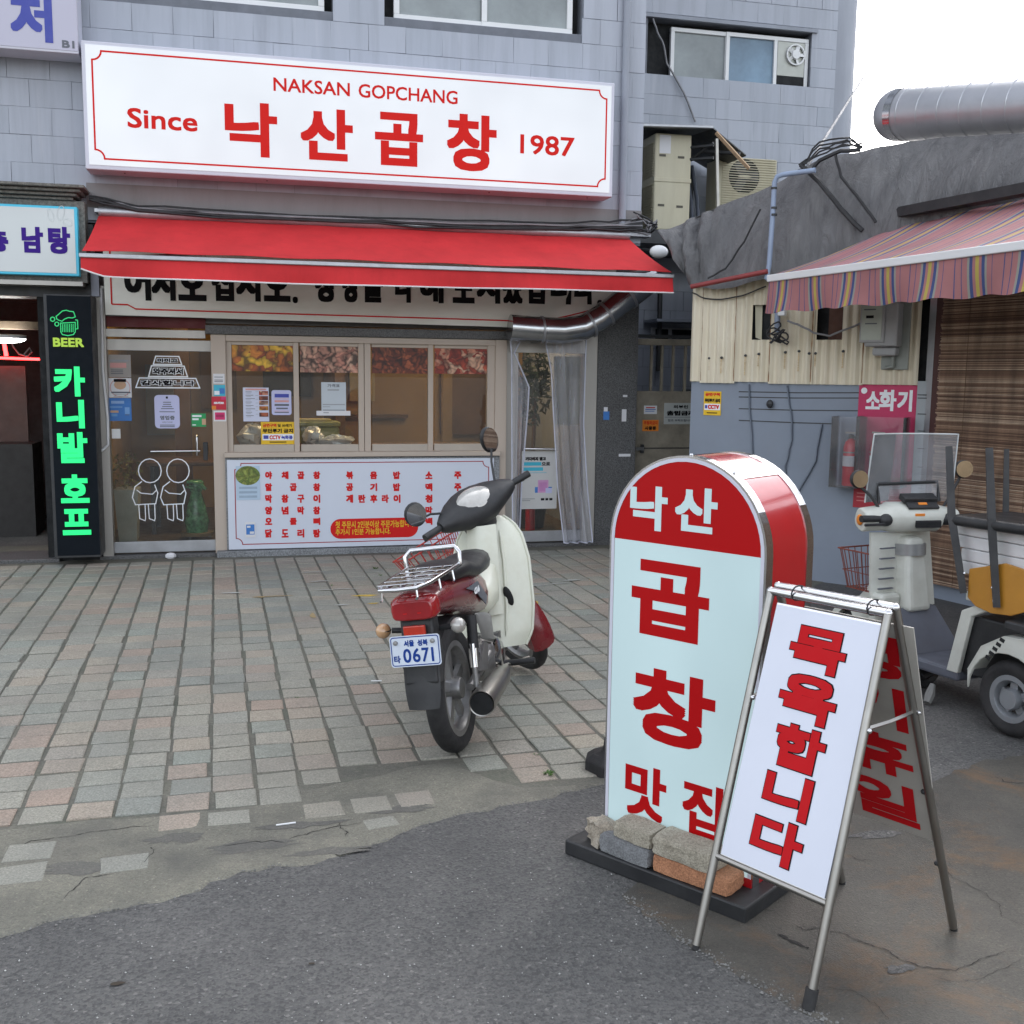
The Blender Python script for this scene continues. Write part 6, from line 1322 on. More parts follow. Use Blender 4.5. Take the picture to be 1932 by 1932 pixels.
m_bred = MAT('bike_red', (.17, .008, .014), .28, var=.15, vs=3, coat=.5, dirt=.4, dirtc=(.12, .07, .06, 1), ds=7)
m_bwhite = MAT('bike_cream', srgb(214, 216, 200), .38, var=.04, vs=2, dirt=.3, dirtc=srgb(168, 156, 118), ds=5, coat=.25)
m_lensred = MAT('lens_red', (.32, .008, .012), .12, var=.1, vs=20, coat=1.0)
m_lens = MAT('lens_clear', srgb(178, 176, 170), .12, .2, var=.15, vs=20, coat=1.0)
m_mirror = MAT('mirror_glass', (.75, .76, .78), .03, 1.0, var=.02)
m_alloy = MAT('alloy_grey', (.30, .30, .30), .42, .8, var=.2, dirt=.5, dirtc=(.10, .08, .06, 1), ds=9)
m_redwire = MAT('red_wire', srgb(168, 52, 44), .5, var=.1)
def wheel(par, name, c, R, wd, xf=lambda p: p, hubm=None, rimr=.74, sub=''):
    t = R * (1 - rimr); k = MB(); r0 = R * rimr
    k.lathe([(-wd * .32, r0 - .004), (-wd * .5, r0 + t * .45), (-wd * .46, r0 + t * .72), (-wd * .3, R - .006), (-wd * .12, R), (wd * .12, R), (wd * .3, R - .006), (wd * .46, r0 + t * .72), (wd * .5, r0 + t * .45), (wd * .32, r0 - .004)], c, (0, 1, 0), 40)
    rim = MB(); rim.lathe([(-wd * .36, r0 + .006), (-wd * .36, r0 - .02), (-wd * .12, r0 - .035), (wd * .12, r0 - .035), (wd * .36, r0 - .02), (wd * .36, r0 + .006)], c, (0, 1, 0), 40)
    hub = MB(); hub.lathe([(-.05, 0), (-.05, .045), (-.035, .05), (.035, .05), (.05, .045), (.05, 0)], c, (0, 1, 0), 18)
    for q in range(5):
        a = q * 2 * math.pi / 5 + .3; d = Vector((math.cos(a), 0, math.sin(a))); hub.obox(Vector(c) + d * (r0 * .55), d * (r0 * .44), Vector((0, .012, 0)), Vector((-d.z, 0, d.x)) * .02)
    for q in (k, rim, hub): q.v = [xf(p) for p in q.v]
    h = obj(name, hub, hubm or m_alloy, par, local=True, smooth=40)
    obj('tyre', k, m_tyre, h, local=True, smooth=50); obj('rim', rim, hubm or m_alloy, h, local=True, smooth=40); return h
LEAN, HEAD = math.radians(-8), math.radians(63.5)
bm = Matrix.Translation((.88, 4.42, .011)) @ Matrix.Rotation(HEAD, 4, 'Z') @ Matrix.Rotation(LEAN, 4, 'X')
mc = thing('motorcycle', 'red and white delivery motorcycle with a wire basket parked on its stand', 'motorcycle', mat4=bm)
SA, SD, SPH = Vector((1.0, 0, .7)), Vector((-.45, 0, .89)).normalized(), math.radians(48)
SM = Matrix.Translation(SA) @ Matrix.Rotation(SPH, 4, SD) @ Matrix.Translation(-SA)
ST = lambda p: SM @ Vector(p)
def L(name, mb, m, par=None, steer=False, **k):
    if steer: mb.v = [ST(p) for p in mb.v]
    return obj(name, mb, m, par or mc, local=True, **k)
wheel(mc, 'rear_wheel', (0, 0, .275), .275, .088)
wheel(mc, 'front_wheel', (1.22, 0, .275), .275, .075, ST)
q = MB(); q.lathe([(-.066, .225), (-.07, .285), (-.04, .308), (0, .316), (.04, .308), (.07, .285), (.066, .225)], (1.22, 0, .275), (0, 1, 0), 22, ref=(1, 0, 0), arc=math.radians(185), start=math.radians(-206)); L('front_fender', q, m_bred, steer=True, smooth=50)
for s in (-1, 1): L('fork_leg', MB().tube([(1.22, s * .075, .275), (1.02, s * .065, .68)], [.02, .026], 10), m_alloy, steer=True, smooth=50)
# frame, engine, swing arm
L('spine', MB().tube([(.98, 0, .82), (.88, 0, .60), (.62, 0, .46), (.38, 0, .50), (.15, 0, .62)], .035, 10), m_black, smooth=50)
eng = MB(); loft(eng, [sec_x(.34, .07, .22, .36), sec_x(.40, .10, .19, .40), sec_x(.58, .11, .18, .38), sec_x(.66, .07, .22, .34)]); L('engine', eng, m_alloy, smooth=45)
q = MB()
for k in range(7): q.box(.66 + k * .022, .672 + k * .022, -.065, .065, .24, .36)
q.box(.64, .82, -.045, .045, .26, .34); L('cylinder_fins', q, m_alloy)
q = MB().lathe([(-.03, 0), (-.03, .075), (0, .085), (.01, .06), (.012, 0)], (.50, -.10, .29), (0, -1, 0), 22); L('clutch_cover', q, m_chrome, smooth=40)
for s in (-1, 1):
    L('swing_arm', MB().tube([(0, s * .085, .275), (.36, s * .085, .33)], [.018, .024], 8), m_alloy, smooth=50)
    sh = L('shock_absorber', MB().tube([(.055, s * .115, .58), (.03, s * .115, .44)], .024, 12), m_black, smooth=50); L('chrome_sleeve', MB().tube([(.03, s * .115, .46), (.012, s * .115, .36)], .021, 12), m_chrome, sh, smooth=50); L('lower_tube', MB().tube([(.012, s * .115, .37), (0, s * .115, .275)], .012, 10), m_alloy, sh, smooth=50)
    L('foot_peg', MB().tube([(.50, s * .12, .245), (.50, s * .27, .25)], .016, 8), m_black, smooth=50)
L('chain_case', MB().prism([(-.07, .075, .25), (.42, .075, .27), (.46, .075, .34), (.42, .075, .38), (0, .075, .33), (-.07, .075, .3)], (0, .03, 0)), m_black, bev=.008)
mu = L('muffler', MB().lathe([(0, .0), (.004, .035), (.004, .050), (.0, .056), (.05, .058), (.36, .048), (.46, .024), (.48, .02)], (-.13, -.165, .235), (1, -.0, .05), 22), m_steel, smooth=40)
L('dark_outlet', MB().lathe([(.002, .0), (.0025, .05)], (-.1335, -.165, .235), (1, 0, .05), 22), m_dark, mu); L('exhaust_pipe', MB().tube([(.34, -.165, .26), (.5, -.15, .2), (.68, -.08, .2), (.76, -.03, .27)], .016, 10), m_steel, mu, smooth=50)
L('heat_bracket', MB().prism([(.05, -.11, .33), (.2, -.11, .30), (.26, -.11, .40), (.2, -.11, .43)], (0, -.01, 0)), m_alloy)
L('kick_stand', MB().tube([(.46, .1, .2), (.40, .2, .04)], .012, 8), m_steel, smooth=50); L('centre_stand', MB().tube([(.36, .12, .2), (.2, .13, .1), (.12, .12, .1)], .014, 8), m_darkmetal, smooth=50)
L('brake_pedal', MB().tube([(.42, -.13, .25), (.58, -.17, .23), (.68, -.2, .22)], .010, 6), m_steel)
L('rear_guard', MB().lathe([(-.05, .29), (-.045, .315), (0, .322), (.045, .315), (.05, .29)], (0, 0, .275), (0, 1, 0), 14, ref=(1, 0, 0), arc=math.radians(110), start=math.radians(195)), m_black, smooth=50)
# tail body
tb = MB(); loft(tb, [sec_x(.50, .085, .50, .70), sec_x(.36, .105, .52, .745), sec_x(.15, .115, .57, .765), sec_x(-.08, .112, .625, .775), sec_x(-.24, .105, .655, .775), sec_x(-.305, .098, .668, .765)]); L('tail_body', tb, m_bred, smooth=45)
q = MB(); loft(q, [sec_x(-.300, .100, .660, .758, pw=5), sec_x(-.35, .098, .658, .752, pw=5), sec_x(-.375, .085, .664, .742, pw=5)]); tl = L('tail_lamp', q, m_lensred, smooth=40, bev=.006)
for s in (-1, 1): L('lamp_glint', MB().box(-.3775, -.376, s * .03 - .008, s * .03 + .008, .690, .694), m_redpaint, tl)
for s in (-1, 1):
    q = MB(); q.prism([(.40, s * .1015, .60), (.22, s * .116, .70), (.02, s * .118, .705), (.16, s * .118, .665), (.34, s * .108, .57)], (0, s * .004, 0)); dc = L('side_decal', q, m_text_grey)
    pl_ = Plane((0, 0, 0), (1, 0, 0)); pl_.o = Vector((.17, s * .1235, .655)); pl_.ex = Vector((s * -1, 0, 0)) if s > 0 else Vector((1, 0, 0)); pl_.ey = Vector((0, 0, 1)); pl_.n = Vector((0, s, 0))
    q = MB(); text_ab(q, pl_, 'G6', -.045, 0, .045, .03, .0015, .003); L('decal_lettering', q, m_text_white, dc)
    q = MB(); loft(q, [[(x, s * (.09 + .012 * c2), z + 0) for x, z, c2 in pts] for pts in ([(.46, .36, 0), (.46, .5, 0), (.36, .53, 0), (.2, .56, 0), (.28, .42, 0)], [(.44, .38, 1), (.44, .49, 1), (.36, .515, 1), (.23, .54, 1), (.3, .42, 1)])]); L('side_cover', q, MAT('side_cover%d' % s, (.22, .22, .21), .5, var=.15), smooth=40)
seat = MB(); loft(seat, [sec_x(.62, .05, .70, .76), sec_x(.58, .095, .685, .80), sec_x(.46, .115, .69, .80), sec_x(.30, .125, .70, .785), sec_x(.22, .13, .715, .80), sec_x(.12, .13, .73, .83), sec_x(-.04, .125, .745, .835), sec_x(-.10, .09, .76, .815)]); L('seat', seat, MAT('seat_vinyl', (.016, .016, .018), .42, var=.15, bmp=.2, bs=120), smooth=60)
# rack
rk = MB(); rz = .822
rk.tube([(.02, .115, rz), (-.42, .105, rz - .004), (-.50, .075, rz - .008), (-.51, 0, rz - .009), (-.50, -.075, rz - .008), (-.42, -.105, rz - .004), (.02, -.115, rz)], .009, 8)
rack = L('luggage_rack', rk, m_chrome, smooth=50)
for y in (-.06, 0, .06): L('rack_bar', MB().tube([(.0, y, rz), (-.5, y * .95, rz - .006)], .007, 8), m_chrome, rack, smooth=50)
for x in (-.05, -.15, -.25, -.35, -.43): L('cross_plate', MB().box(x - .028, x + .028, -.1, .1, rz + .001, rz + .006), m_chrome, rack, bev=.002)
L('grab_bar', MB().tube([(-.02, .12, rz), (-.02, .122, rz + .05), (-.0, .10, rz + .075), (-.0, -.10, rz + .075), (-.02, -.122, rz + .05), (-.02, -.12, rz)], .011, 10), m_chrome, rack, smooth=50)
for x, y in ((-.12, -.11), (-.3, -.105), (-.12, .11), (-.46, .08), (-.46, -.06)): L('rack_hook', MB().tube([(x, y, rz), (x - .005, y * 1.05, rz - .05), (x - .02, y * 1.05, rz - .055)], .005, 6), m_chrome, rack)
# plate and rear bracket
L('tail_bracket', MB().prism([(-.27, -.07, .68), (-.34, -.07, .66), (-.375, -.07, .40), (-.30, -.07, .38), (-.24, -.07, .5)], (0, .14, 0)), m_black, bev=.01)
L('reflector', MB().box(-.383, -.362, -.045, .045, .602, .642), MAT('reflector', (.5, .03, .01), .2, var=.1, vs=60, coat=1), bev=.004)
PB = Plane((0, 0, 0), (1, 0, 0)); pc = Vector((-.395, .0, .545)); PB.o = pc; PB.ex = Vector((0, -1, 0)); PB.ey = Vector((.12, 0, .99)).normalized(); PB.n = PB.ex.cross(PB.ey)
W2, H2 = .105, .062
q = MB(); q.prism([PB.pt(x, y, 0) for x, y in rrect(-W2, -H2, W2, H2, .012)], PB.n * .003); lp = L('licence_plate', q, MAT('plate_white', srgb(205, 214, 226), .4, var=.04, dirt=.1, ds=20))
m_plb = MAT('plate_blue', srgb(24, 60, 134), .5, var=.05, spec=.15)
q = MB(); q.line(PB, rrect(-W2 + .006, -H2 + .006, W2 - .006, H2 - .006, .010), .004, .0036, px=False, closed=True); L('plate_border', q, m_plb, lp)
for t, a0, b0, a1, b1, bo in (('서울', -.045, .018, -.002, .044, .0012), ('성북', .012, .018, .055, .044, .0012), ('타', -.092, -.045, -.064, -.015, .0014), ('0', -.052, -.046, -.018, .010, .0014), ('6', -.012, -.046, .020, .010, .0014), ('7', .026, -.046, .056, .010, .0014), ('1', .066, -.046, .076, .010, .0014)):
    q = MB(); text_ab(q, PB, t, a0, b0, a1, b1, .0038, bo); L('plate_lettering', q, m_plb, lp)
for y in (-.08, .075): L('plate_bolt', MB().lathe([(0, .010), (.006, .009), (.007, 0)], PB.pt(y, .035, .003), PB.n, 10), m_alloy, lp, smooth=40)
q = MB(); q.grid(lambda a, b: Vector((-.355 - .035 * b + .012 * (2 * a - 1) ** 2, (.075 - .012 * b ** 4) * (1 - 2 * a), .50 - .20 * b)), 8, 10, .004); L('mud_flap', q, m_black, smooth=50)
for s in (-1, 1):
    sg = L('turn_signal', MB().ellipsoid((-.30, s * .16, .615), (.035, 0, 0), (0, .032, 0), (0, 0, .032), 14, 10), m_lens if s < 0 else MAT('lens_amber', srgb(190, 150, 110), .15, var=.15, coat=1), smooth=60); L('signal_stalk', MB().tube([(-.26, s * .06, .60), (-.28, s * .13, .61)], .012, 8), m_black, sg, smooth=50); L('signal_band', MB().lathe([(-.002, .0335), (.002, .0335)], (-.30, s * .16, .615), (0, 0, 1), 16), m_chrome, sg)
# leg shield
def shield(a, b, off=0.0):
    t = 2 * a - 1; bb = b
    hw = lerp([(0, .08), (.06, .135), (.16, .175), (.35, .205), (.7, .215), (.9, .20), (1, .165)], bb)
    x = .99 - .20 * bb - .125 * (1 - abs(t) ** 1.6) * lerp([(0, .35), (.25, .8), (1, 1)], bb) + .02 * abs(t) ** 4 + off
    return Vector((x, hw * t, .90 - .64 * bb + .02 * (1 - t * t)))
q = MB().grid(shield, 28, 26, .006); ls = L('leg_shield', q, m_bwhite, smooth=60)
q = MB().grid(lambda a, b: shield(a, b, -.012) if False else Vector((.845 - .11 * b - .035 * math.sin(math.pi * a), .075 * (1 - 2 * a) * (1.0 + .1 * b), .88 - .44 * b)), 10, 14, .004); L('column_cover', q, m_bwhite, smooth=60)
for e_ in (0, 1): L('edge_bead', MB().tube([shield(e_, i / 26) + Vector((-.004, 0, 0)) for i in range(27)], .008, 8), m_bwhite, ls, smooth=60)
for s in (-1, 1): L('rib_crease', MB().tube([shield(.5 + s * .23, .12 + .8 * i / 14) + Vector((-.004, 0, 0)) for i in range(15)], [.002] + [.009] * 13 + [.002], 8), m_bwhite, ls, smooth=60)
for s in (-1, 1):
    c = shield(.5 - s * .26, .62); q = MB().ellipsoid(c + Vector((-.012, 0, 0)), (.012, 0, 0), (0, .022, 0), (0, .012 * s, .05), 10, 8); L('vent_hole', q, m_dark, ls)
L('ignition_lock', MB().lathe([(0, .02), (.012, .02), (.012, .012), (.008, .0)], (.835, -.045, .835), (-1, 0, .1), 14), m_darkmetal, smooth=40); L('screw', MB().lathe([(0, .008), (.004, .0)], (.812, .02, .76), (-1, 0, .1), 8), m_darkmetal)
L('tunnel_cover', MB().tube([(.80, 0, .66), (.70, 0, .55), (.55, 0, .54), (.45, 0, .58)], [.07, .085, .08, .07], 12), m_bwhite, smooth=60)
# handlebar head (steered)
def sec_y(y, cx, cz, rx, rz, n=16, pw=2.5, tilt=.5):
    out = []
    for i in range(n):
        a = 2 * math.pi * i / n; c, s = math.cos(a), math.sin(a); px_, pz_ = rx * abs(c) ** (2 / pw) * (1 if c > 0 else -1), rz * abs(s) ** (2 / pw) * (1 if s > 0 else -1)
        out.append((cx + px_ * math.cos(tilt) - pz_ * math.sin(tilt) * -1 * -1, y, cz + px_ * math.sin(tilt) + pz_ * math.cos(tilt)))
    return out
q = MB(); loft(q, [sec_y(-.235, .885, .985, .03, .028), sec_y(-.20, .895, .985, .055, .045), sec_y(-.13, .915, .985, .095, .065), sec_y(-.06, .93, .98, .125, .08), sec_y(.0, .935, .98, .13, .085), sec_y(.06, .93, .98, .125, .08), sec_y(.13, .915, .985, .095, .065), sec_y(.20, .895, .985, .055, .045), sec_y(.235, .885, .985, .03, .028)]); hc_ = L('headset_cowl', q, m_black, steer=True, smooth=60)
q = MB(); q.tube([(.94, 0, .93), (.955, 0, .86)], [.10, .085], 16); L('cowl_neck', q, m_black, hc_, steer=True, smooth=50)
q = MB().ellipsoid((.872, .0, 1.02), (.055, 0, .055), (0, .105, 0), (-.022, 0, .022), 20, 10); sp_ = L('speedometer', q, m_lens, steer=True, smooth=60)
L('cowl_sticker', MB().obox((.862, -.115, .945), (.002, 0, 0), (0, .03, 0), (0, 0, .014)), m_paper, hc_, steer=True); L('sticker_band', MB().obox((.8595, -.115, .944), (.001, 0, 0), (0, .024, 0), (0, 0, .005)), m_orange, hc_, steer=True)
for s in (-1, 1):
    g = L('grip', MB().tube([(.885, s * .22, .985), (.865, s * .345, .985)], [.017, .019], 10), m_black, steer=True, smooth=50)
    L('lever', MB().tube([(.92, s * .2, .975), (.93, s * .26, .97), (.915, s * .33, .965)], .007, 6), m_darkmetal, g, steer=True); L('switch_pod', MB().ellipsoid((.885, s * .205, .972), (.03, 0, 0), (0, .035, 0), (0, 0, .03), 10, 8), m_black, g, steer=True, smooth=60)
L('headlamp', MB().ellipsoid((1.045, 0, .99), (.03, 0, 0), (0, .085, 0), (.0, 0, .06), 14, 8), m_lens, hc_, steer=True, smooth=60)
for s, hcn, rr in ((1, Vector((.93, .30, 1.10)), (.055, .062)), (-1, Vector((.93, -.27, 1.235)), (.05, .068))):
    base = Vector((.90, s * .16, 1.03)); q = MB(); nrm = Vector((-1, 0.12 * s, -.34)).normalized(); sx_ = nrm.cross(Vector((0, 0, 1))).normalized(); sz_ = sx_.cross(nrm)
    st = MB().tube([base, base + (hcn - base) * .5 + Vector((.01, 0, .0)), hcn - sz_ * rr[1] * .5], .006, 8); mr = L('mirror', MB().ellipsoid(hcn + nrm * -.012, sx_ * rr[0] * 1.05, sz_ * rr[1] * 1.05, nrm * .022, 18, 10), m_black, steer=True, smooth=60)
    L('mirror_stalk', st, m_black, mr, steer=True, smooth=50); L('mirror_glass', MB().face([hcn + nrm * .0105 + sx_ * rr[0] * .98 * math.cos(i * .2618) + sz_ * rr[1] * .98 * math.sin(i * .2618) for i in range(24)]), m_mirror, mr, steer=True)
# wire basket (steered)
def wire_basket(put, c, hl, hw, h, taper, m, n=(8, 7), wr=.0028):
    """c: centre of the bottom"""
    c = Vector(c)
    def rg(t, s=1.0): k = taper + (1 - taper) * t; return [c + Vector((sx * hl * k, sy * hw * k, h * t)) for sx, sy in ((-1, -1), (1, -1), (1, 1), (-1, 1))]
    root = put('basket', MB().tube(rg(1), wr * 1.6, 6, closed=True), m)
    for t in (.0, .45): put('basket_ring', MB().tube(rg(t), wr, 5, closed=True), m, root)
    for e in range(4):
        for i in range(n[e % 2]):
            f = (i + .5) / n[e % 2]; a = rg(1)[e].lerp(rg(1)[(e + 1) % 4], f); b = rg(0)[e].lerp(rg(0)[(e + 1) % 4], f); put('basket_wire', MB().tube([a, b], wr, 5), m, root)
    b = rg(0)
    for i in range(6): f = (i + .5) / 6; put('basket_wire', MB().tube([b[0].lerp(b[3], f), b[1].lerp(b[2], f)], wr, 5), m, root)
    return root
wire_basket(lambda nm, mb_, m_, par=None: L(nm, mb_, m_, par, steer=True), (1.43, .13, .66), .125, .165, .21, .72, m_redwire)
L('basket_stay', MB().tube([(1.33, .08, .66), (1.02, 0, .70)], .012, 6), m_steel, steer=True)
# ================================================================ three-wheeled scooter
GH = math.radians(101.5); gO = Vector((3.666, 4.132, .0))
gm_ = Matrix.Translation(gO) @ Matrix.Rotation(GH, 4, 'Z')
gy = thing('three_wheel_scooter', 'cream three-wheeled cargo scooter with a windscreen beside the shack', 'scooter', mat4=gm_)
m_gw = MAT('scooter_cream', srgb(205, 207, 198), .4, var=.05, vs=3, dirt=.35, dirtc=srgb(140, 134, 118), ds=5, coat=.15); m_gg = MAT('scooter_grey', srgb(92, 96, 106), .5, var=.08, dirt=.3, ds=5)
def S(name, mb, m, par=None, **k): return obj(name, mb, m, par or gy, local=True, **k)
for s in (1, -1): wheel(gy, 'rear_wheel', (0, s * .23, .18), .18, .10, hubm=MAT('scooter_rim%d' % s, srgb(150, 154, 158), .4, .5, var=.1), rimr=.60)
wheel(gy, 'front_wheel', (1.22, 0, .18), .18, .08, rimr=.6)
S('floor_board', MB().box(.36, .86, -.2, .2, .155, .215), m_gg, bev=.015)
q = MB(); loft(q, [[(.66, -.17, .21), (.66, .17, .21), (.70, .17, .21), (.74, -.17, .21)][:4], [(.84, -.15, .42), (.84, .15, .42), (.90, .15, .42), (.90, -.15, .42)]]); S('floor_rise', q, m_gg, bev=.012)
# leg shield and column
S('leg_shield', MB().grid(lambda a, b: Vector((.93 + .05 * b - .05 * math.sin(math.pi * a), (.235 - .02 * b) * (1 - 2 * a), .40 + .42 * b)), 14, 10, .02), m_gw, smooth=50)
for k in range(5): S('rib', MB().box(.895, .91, .115, .215, .52 + k * .055, .526 + k * .055), m_gg)
S('glove_box', MB().box(.86, .95, .09, .225, .40, .50), m_gw, bev=.02)
q = MB(); loft(q, [[(.80, y, .40) for y in (-.085, .085)] + [(.95, .1, .40), (.95, -.1, .40)], [(.83, -.075, .60), (.83, .075, .60), (.96, .09, .60), (.96, -.09, .60)], [(.86, -.06, .80), (.86, .06, .80), (.97, .07, .80), (.97, -.07, .80)]]); S('steering_column', q, m_gw, bev=.03, seg=3)
S('tape_band', MB().tube([(.912, 0, .70), (.915, 0, .76)], .088, 18), MAT('grey_tape', srgb(150, 152, 152), .35, .3, var=.1), smooth=50)
S('front_fork_cover', MB().tube([(1.0, 0, .75), (1.08, 0, .45), (1.20, 0, .30)], [.07, .09, .10], 12), m_gw, smooth=60)
S('front_fender', MB().lathe([(-.07, .17), (-.07, .21), (0, .225), (.07, .21), (.07, .17)], (1.22, 0, .18), (0, 1, 0), 16, ref=(1, 0, 0), arc=math.radians(190), start=math.radians(-185)), m_gw, smooth=50)
# handlebar head, turned a little right
HM = Matrix.Translation((.9, 0, .9)) @ Matrix.Rotation(math.radians(-14), 4, 'Z') @ Matrix.Translation((-.9, 0, -.9))
def H(name, mb, m, par=None, **k): mb.v = [HM @ p for p in mb.v]; return S(name, mb, m, par, **k)
q = MB(); loft(q, [sec_y(-.26, .90, .91, .035, .035, tilt=.35), sec_y(-.17, .91, .91, .055, .05, tilt=.35), sec_y(-.13, .92, .905, .09, .075, tilt=.35), sec_y(.13, .92, .905, .09, .075, tilt=.35), sec_y(.17, .93, .90, .07, .065, tilt=.35), sec_y(.29, .93, .89, .065, .06, tilt=.35)]); hd = H('handlebar_cowl', q, m_gw, smooth=45, bev=.008)
H('dash_panel', MB().obox((.868, -.03, .975), (.026, 0, .018), (0, .09, 0), (-.004, 0, .006)), m_black, hd, bev=.004); H('dash_hood', MB().obox((.905, -.03, 1.005), (.03, 0, .012), (0, .10, 0), (-.006, 0, .016)), m_black, hd, bev=.006); H('dash_lamp', MB().obox((.862, -.03, .981), (.006, 0, .005), (0, .025, 0), (-.001, 0, .0015)), m_orange, hd)
H('ignition_recess', MB().obox((.828, -.05, .875), (.004, 0, .004), (0, .075, 0), (.0, 0, .016)), m_dark, hd); H('orange_label', MB().obox((.832, -.0, .925), (.002, 0, .001), (0, .028, 0), (0, 0, .006)), m_orange, hd)
for s in (-1, 1):
    g = H('grip', MB().tube([(.88, s * .16, .90), (.855, s * .33, .905)], .019, 10), m_black, smooth=50); H('lever', MB().tube([(.86, s * .15, .885), (.84, s * .22, .875), (.83, s * .32, .875)], .008, 6), m_black, g); H('switch_pod', MB().ellipsoid((.87, s * .18, .895), (.035, 0, 0), (0, .045, 0), (0, 0, .035), 10, 8), m_black, g, smooth=60)
    c = Vector((.93, s * .31, 1.11 + (.05 if s < 0 else 0))); nr = Vector((-1, -.1 * s, .05)).normalized(); a1_ = nr.cross(Vector((0, 0, 1))).normalized(); a2_ = a1_.cross(nr)
    mr = H('mirror', MB().ellipsoid(c - nr * .01, a1_ * .052, a2_ * .05, nr * .02, 16, 10), m_black, smooth=60); H('mirror_glass', MB().face([c + nr * .0105 + a1_ * .048 * math.cos(i * .3142) + a2_ * .046 * math.sin(i * .3142) for i in range(20)]), MAT('mirror_brown%d' % s, (.30, .22, .14), .15, .8, var=.1), mr); H('mirror_stalk', MB().tube([(.92, s * .19, .95), (.93, s * .24, 1.02), c - a2_ * .03 + Vector((.02, 0, 0))], .008, 6), m_black, mr, smooth=50)
H('turn_lamp', MB().ellipsoid((.93, .295, .89), (.03, 0, 0), (0, .012, 0), (0, 0, .03), 10, 8), m_orange, hd, smooth=60)
ws = H('windscreen', MB().grid(lambda a, b: Vector((1.02 - .04 * b - .07 * (2 * a - 1) ** 2, .26 * (1 - 2 * a) * (1 - .04 * b), .98 + .37 * b)), 16, 8, .004), m_clear, smooth=60)
q = MB(); e = [HM @ Vector((1.02 - .04 * b - .07 * (2 * a - 1) ** 2, .26 * (1 - 2 * a) * (1 - .04 * b), .98 + .37 * b)) for a, b in [(0, j / 8) for j in range(9)] + [(i / 16, 1) for i in range(17)] + [(1, 1 - j / 8) for j in range(9)]]
S('screen_edge', MB().tube(e, .004, 5), MAT('screen_edge', srgb(190, 194, 194), .4), ws, smooth=60)
H('lower_screen_frame', MB().tube([(.96, .17, .97), (.985, .17, 1.075), (.985, -.19, 1.085), (.96, -.19, .98)], .010, 6), m_black, ws)
H('lower_screen', MB().face([(.962, .165, .975), (.962, -.185, .985), (.985, -.185, 1.08), (.985, .165, 1.07)]), m_clear, ws)
wire_basket(lambda nm, mb_, m_, par=None: S(nm, mb_, m_, par), (1.14, .0, .47), .13, .17, .22, .75, MAT('rusty_wire', srgb(122, 62, 50), .6, var=.2))
S('basket_bracket', MB().box(1.0, 1.15, -.06, .06, .43, .465), m_gw, bev=.01)
# seat box and rear body
q = MB()
for s in (1, -1):
    poly = [(.43, .20), (.36, .52), (.26, .57), (.20, .55), (.30, .50), (.36, .20)]; fr = MB().prism([(x, s * .205, z) for x, z in poly], (0, -s * .03, 0)); S('body_frame', fr, m_gw, bev=.006)
S('engine_cover', MB().prism([(.38, -.17, .2), (.31, -.17, .5), (-.12, -.17, .5), (-.2, -.17, .2)], (0, .34, 0)), m_black, bev=.01)
S('front_lamp_block', MB().box(.30, .345, .15, .2, .575, .62), m_gw, bev=.006)
for s in (1, -1):
    y0 = s * .19; pts = [(.22, .27), (.15, .40), (.03, .475), (-.20, .49), (-.32, .44), (-.34, .25)]
    arch = [( -.20 * math.cos(a) * -1 * -1 + 0, .18 + .215 * math.sin(a)) for a in [math.pi * (1 - i / 12) for i in range(13)]]
    arch = [(.215 * math.cos(math.pi * (1 - i / 12)), .18 + .215 * math.sin(math.pi * (1 - i / 12))) for i in range(13)]
    outl = [(.22, .18 + .03)] + pts[0:] + [(-.34, .2)] + arch
    body = [(x, z) for x, z in pts] + [(-.33, .21)] + arch
    fd = S('rear_fender', MB().prism([(x, s * .30, z) for x, z in body], (0, -s * .02, 0)), m_gw, bev=.008)
    S('fender_top', MB().grid(lambda a, b: Vector((lerp([(0, .22), (.2, .15), (.4, .03), (.75, -.20), (.9, -.32), (1, -.34)], a), s * (.30 - .12 * b), lerp([(0, .27), (.2, .40), (.4, .475), (.75, .49), (.9, .44), (1, .25)], a))), 10, 2, .008), m_gw, fd, smooth=40)
    for k in range(5): S('vent_slot', MB().obox((.035 + .018 * k - .0, s * .301, .455 - .025 * k), (.012, 0, .004), (0, .0015, 0), (-.003, 0, .008)), m_dark, fd)
S('seat', MB().box(-.05, .33, -.15, .16, .58, .68), m_black, bev=.03, seg=3)
S('cargo_deck', MB().box(-.75, .05, -.28, .28, .5, .545), m_darkmetal, bev=.01)
# white foam boxes stacked on the seat
m_foam = MAT('foam_white', srgb(216, 216, 216), .8, var=.04, bmp=.3, bs=150)
GM = lambda p: gm_ @ Vector(p)
lbl = ['bottom white foam box of the stack on the scooter seat', 'second white foam box up the stack on the scooter seat', 'third white foam box up the stack on the scooter seat', 'topmost white foam box of the stack on the scooter seat']
for k in range(4):
    z0 = .705 + k * .062; o = (.0, -.01, .05, .05)[k]; q = MB().box(-.30, .40 + o, -.18, .20, z0, z0 + .059); q.v = [GM(p) for p in q.v]; t = solo('foam_box', q, m_foam, lbl[k], 'box', 'foam boxes stacked on the scooter', bev=.006)
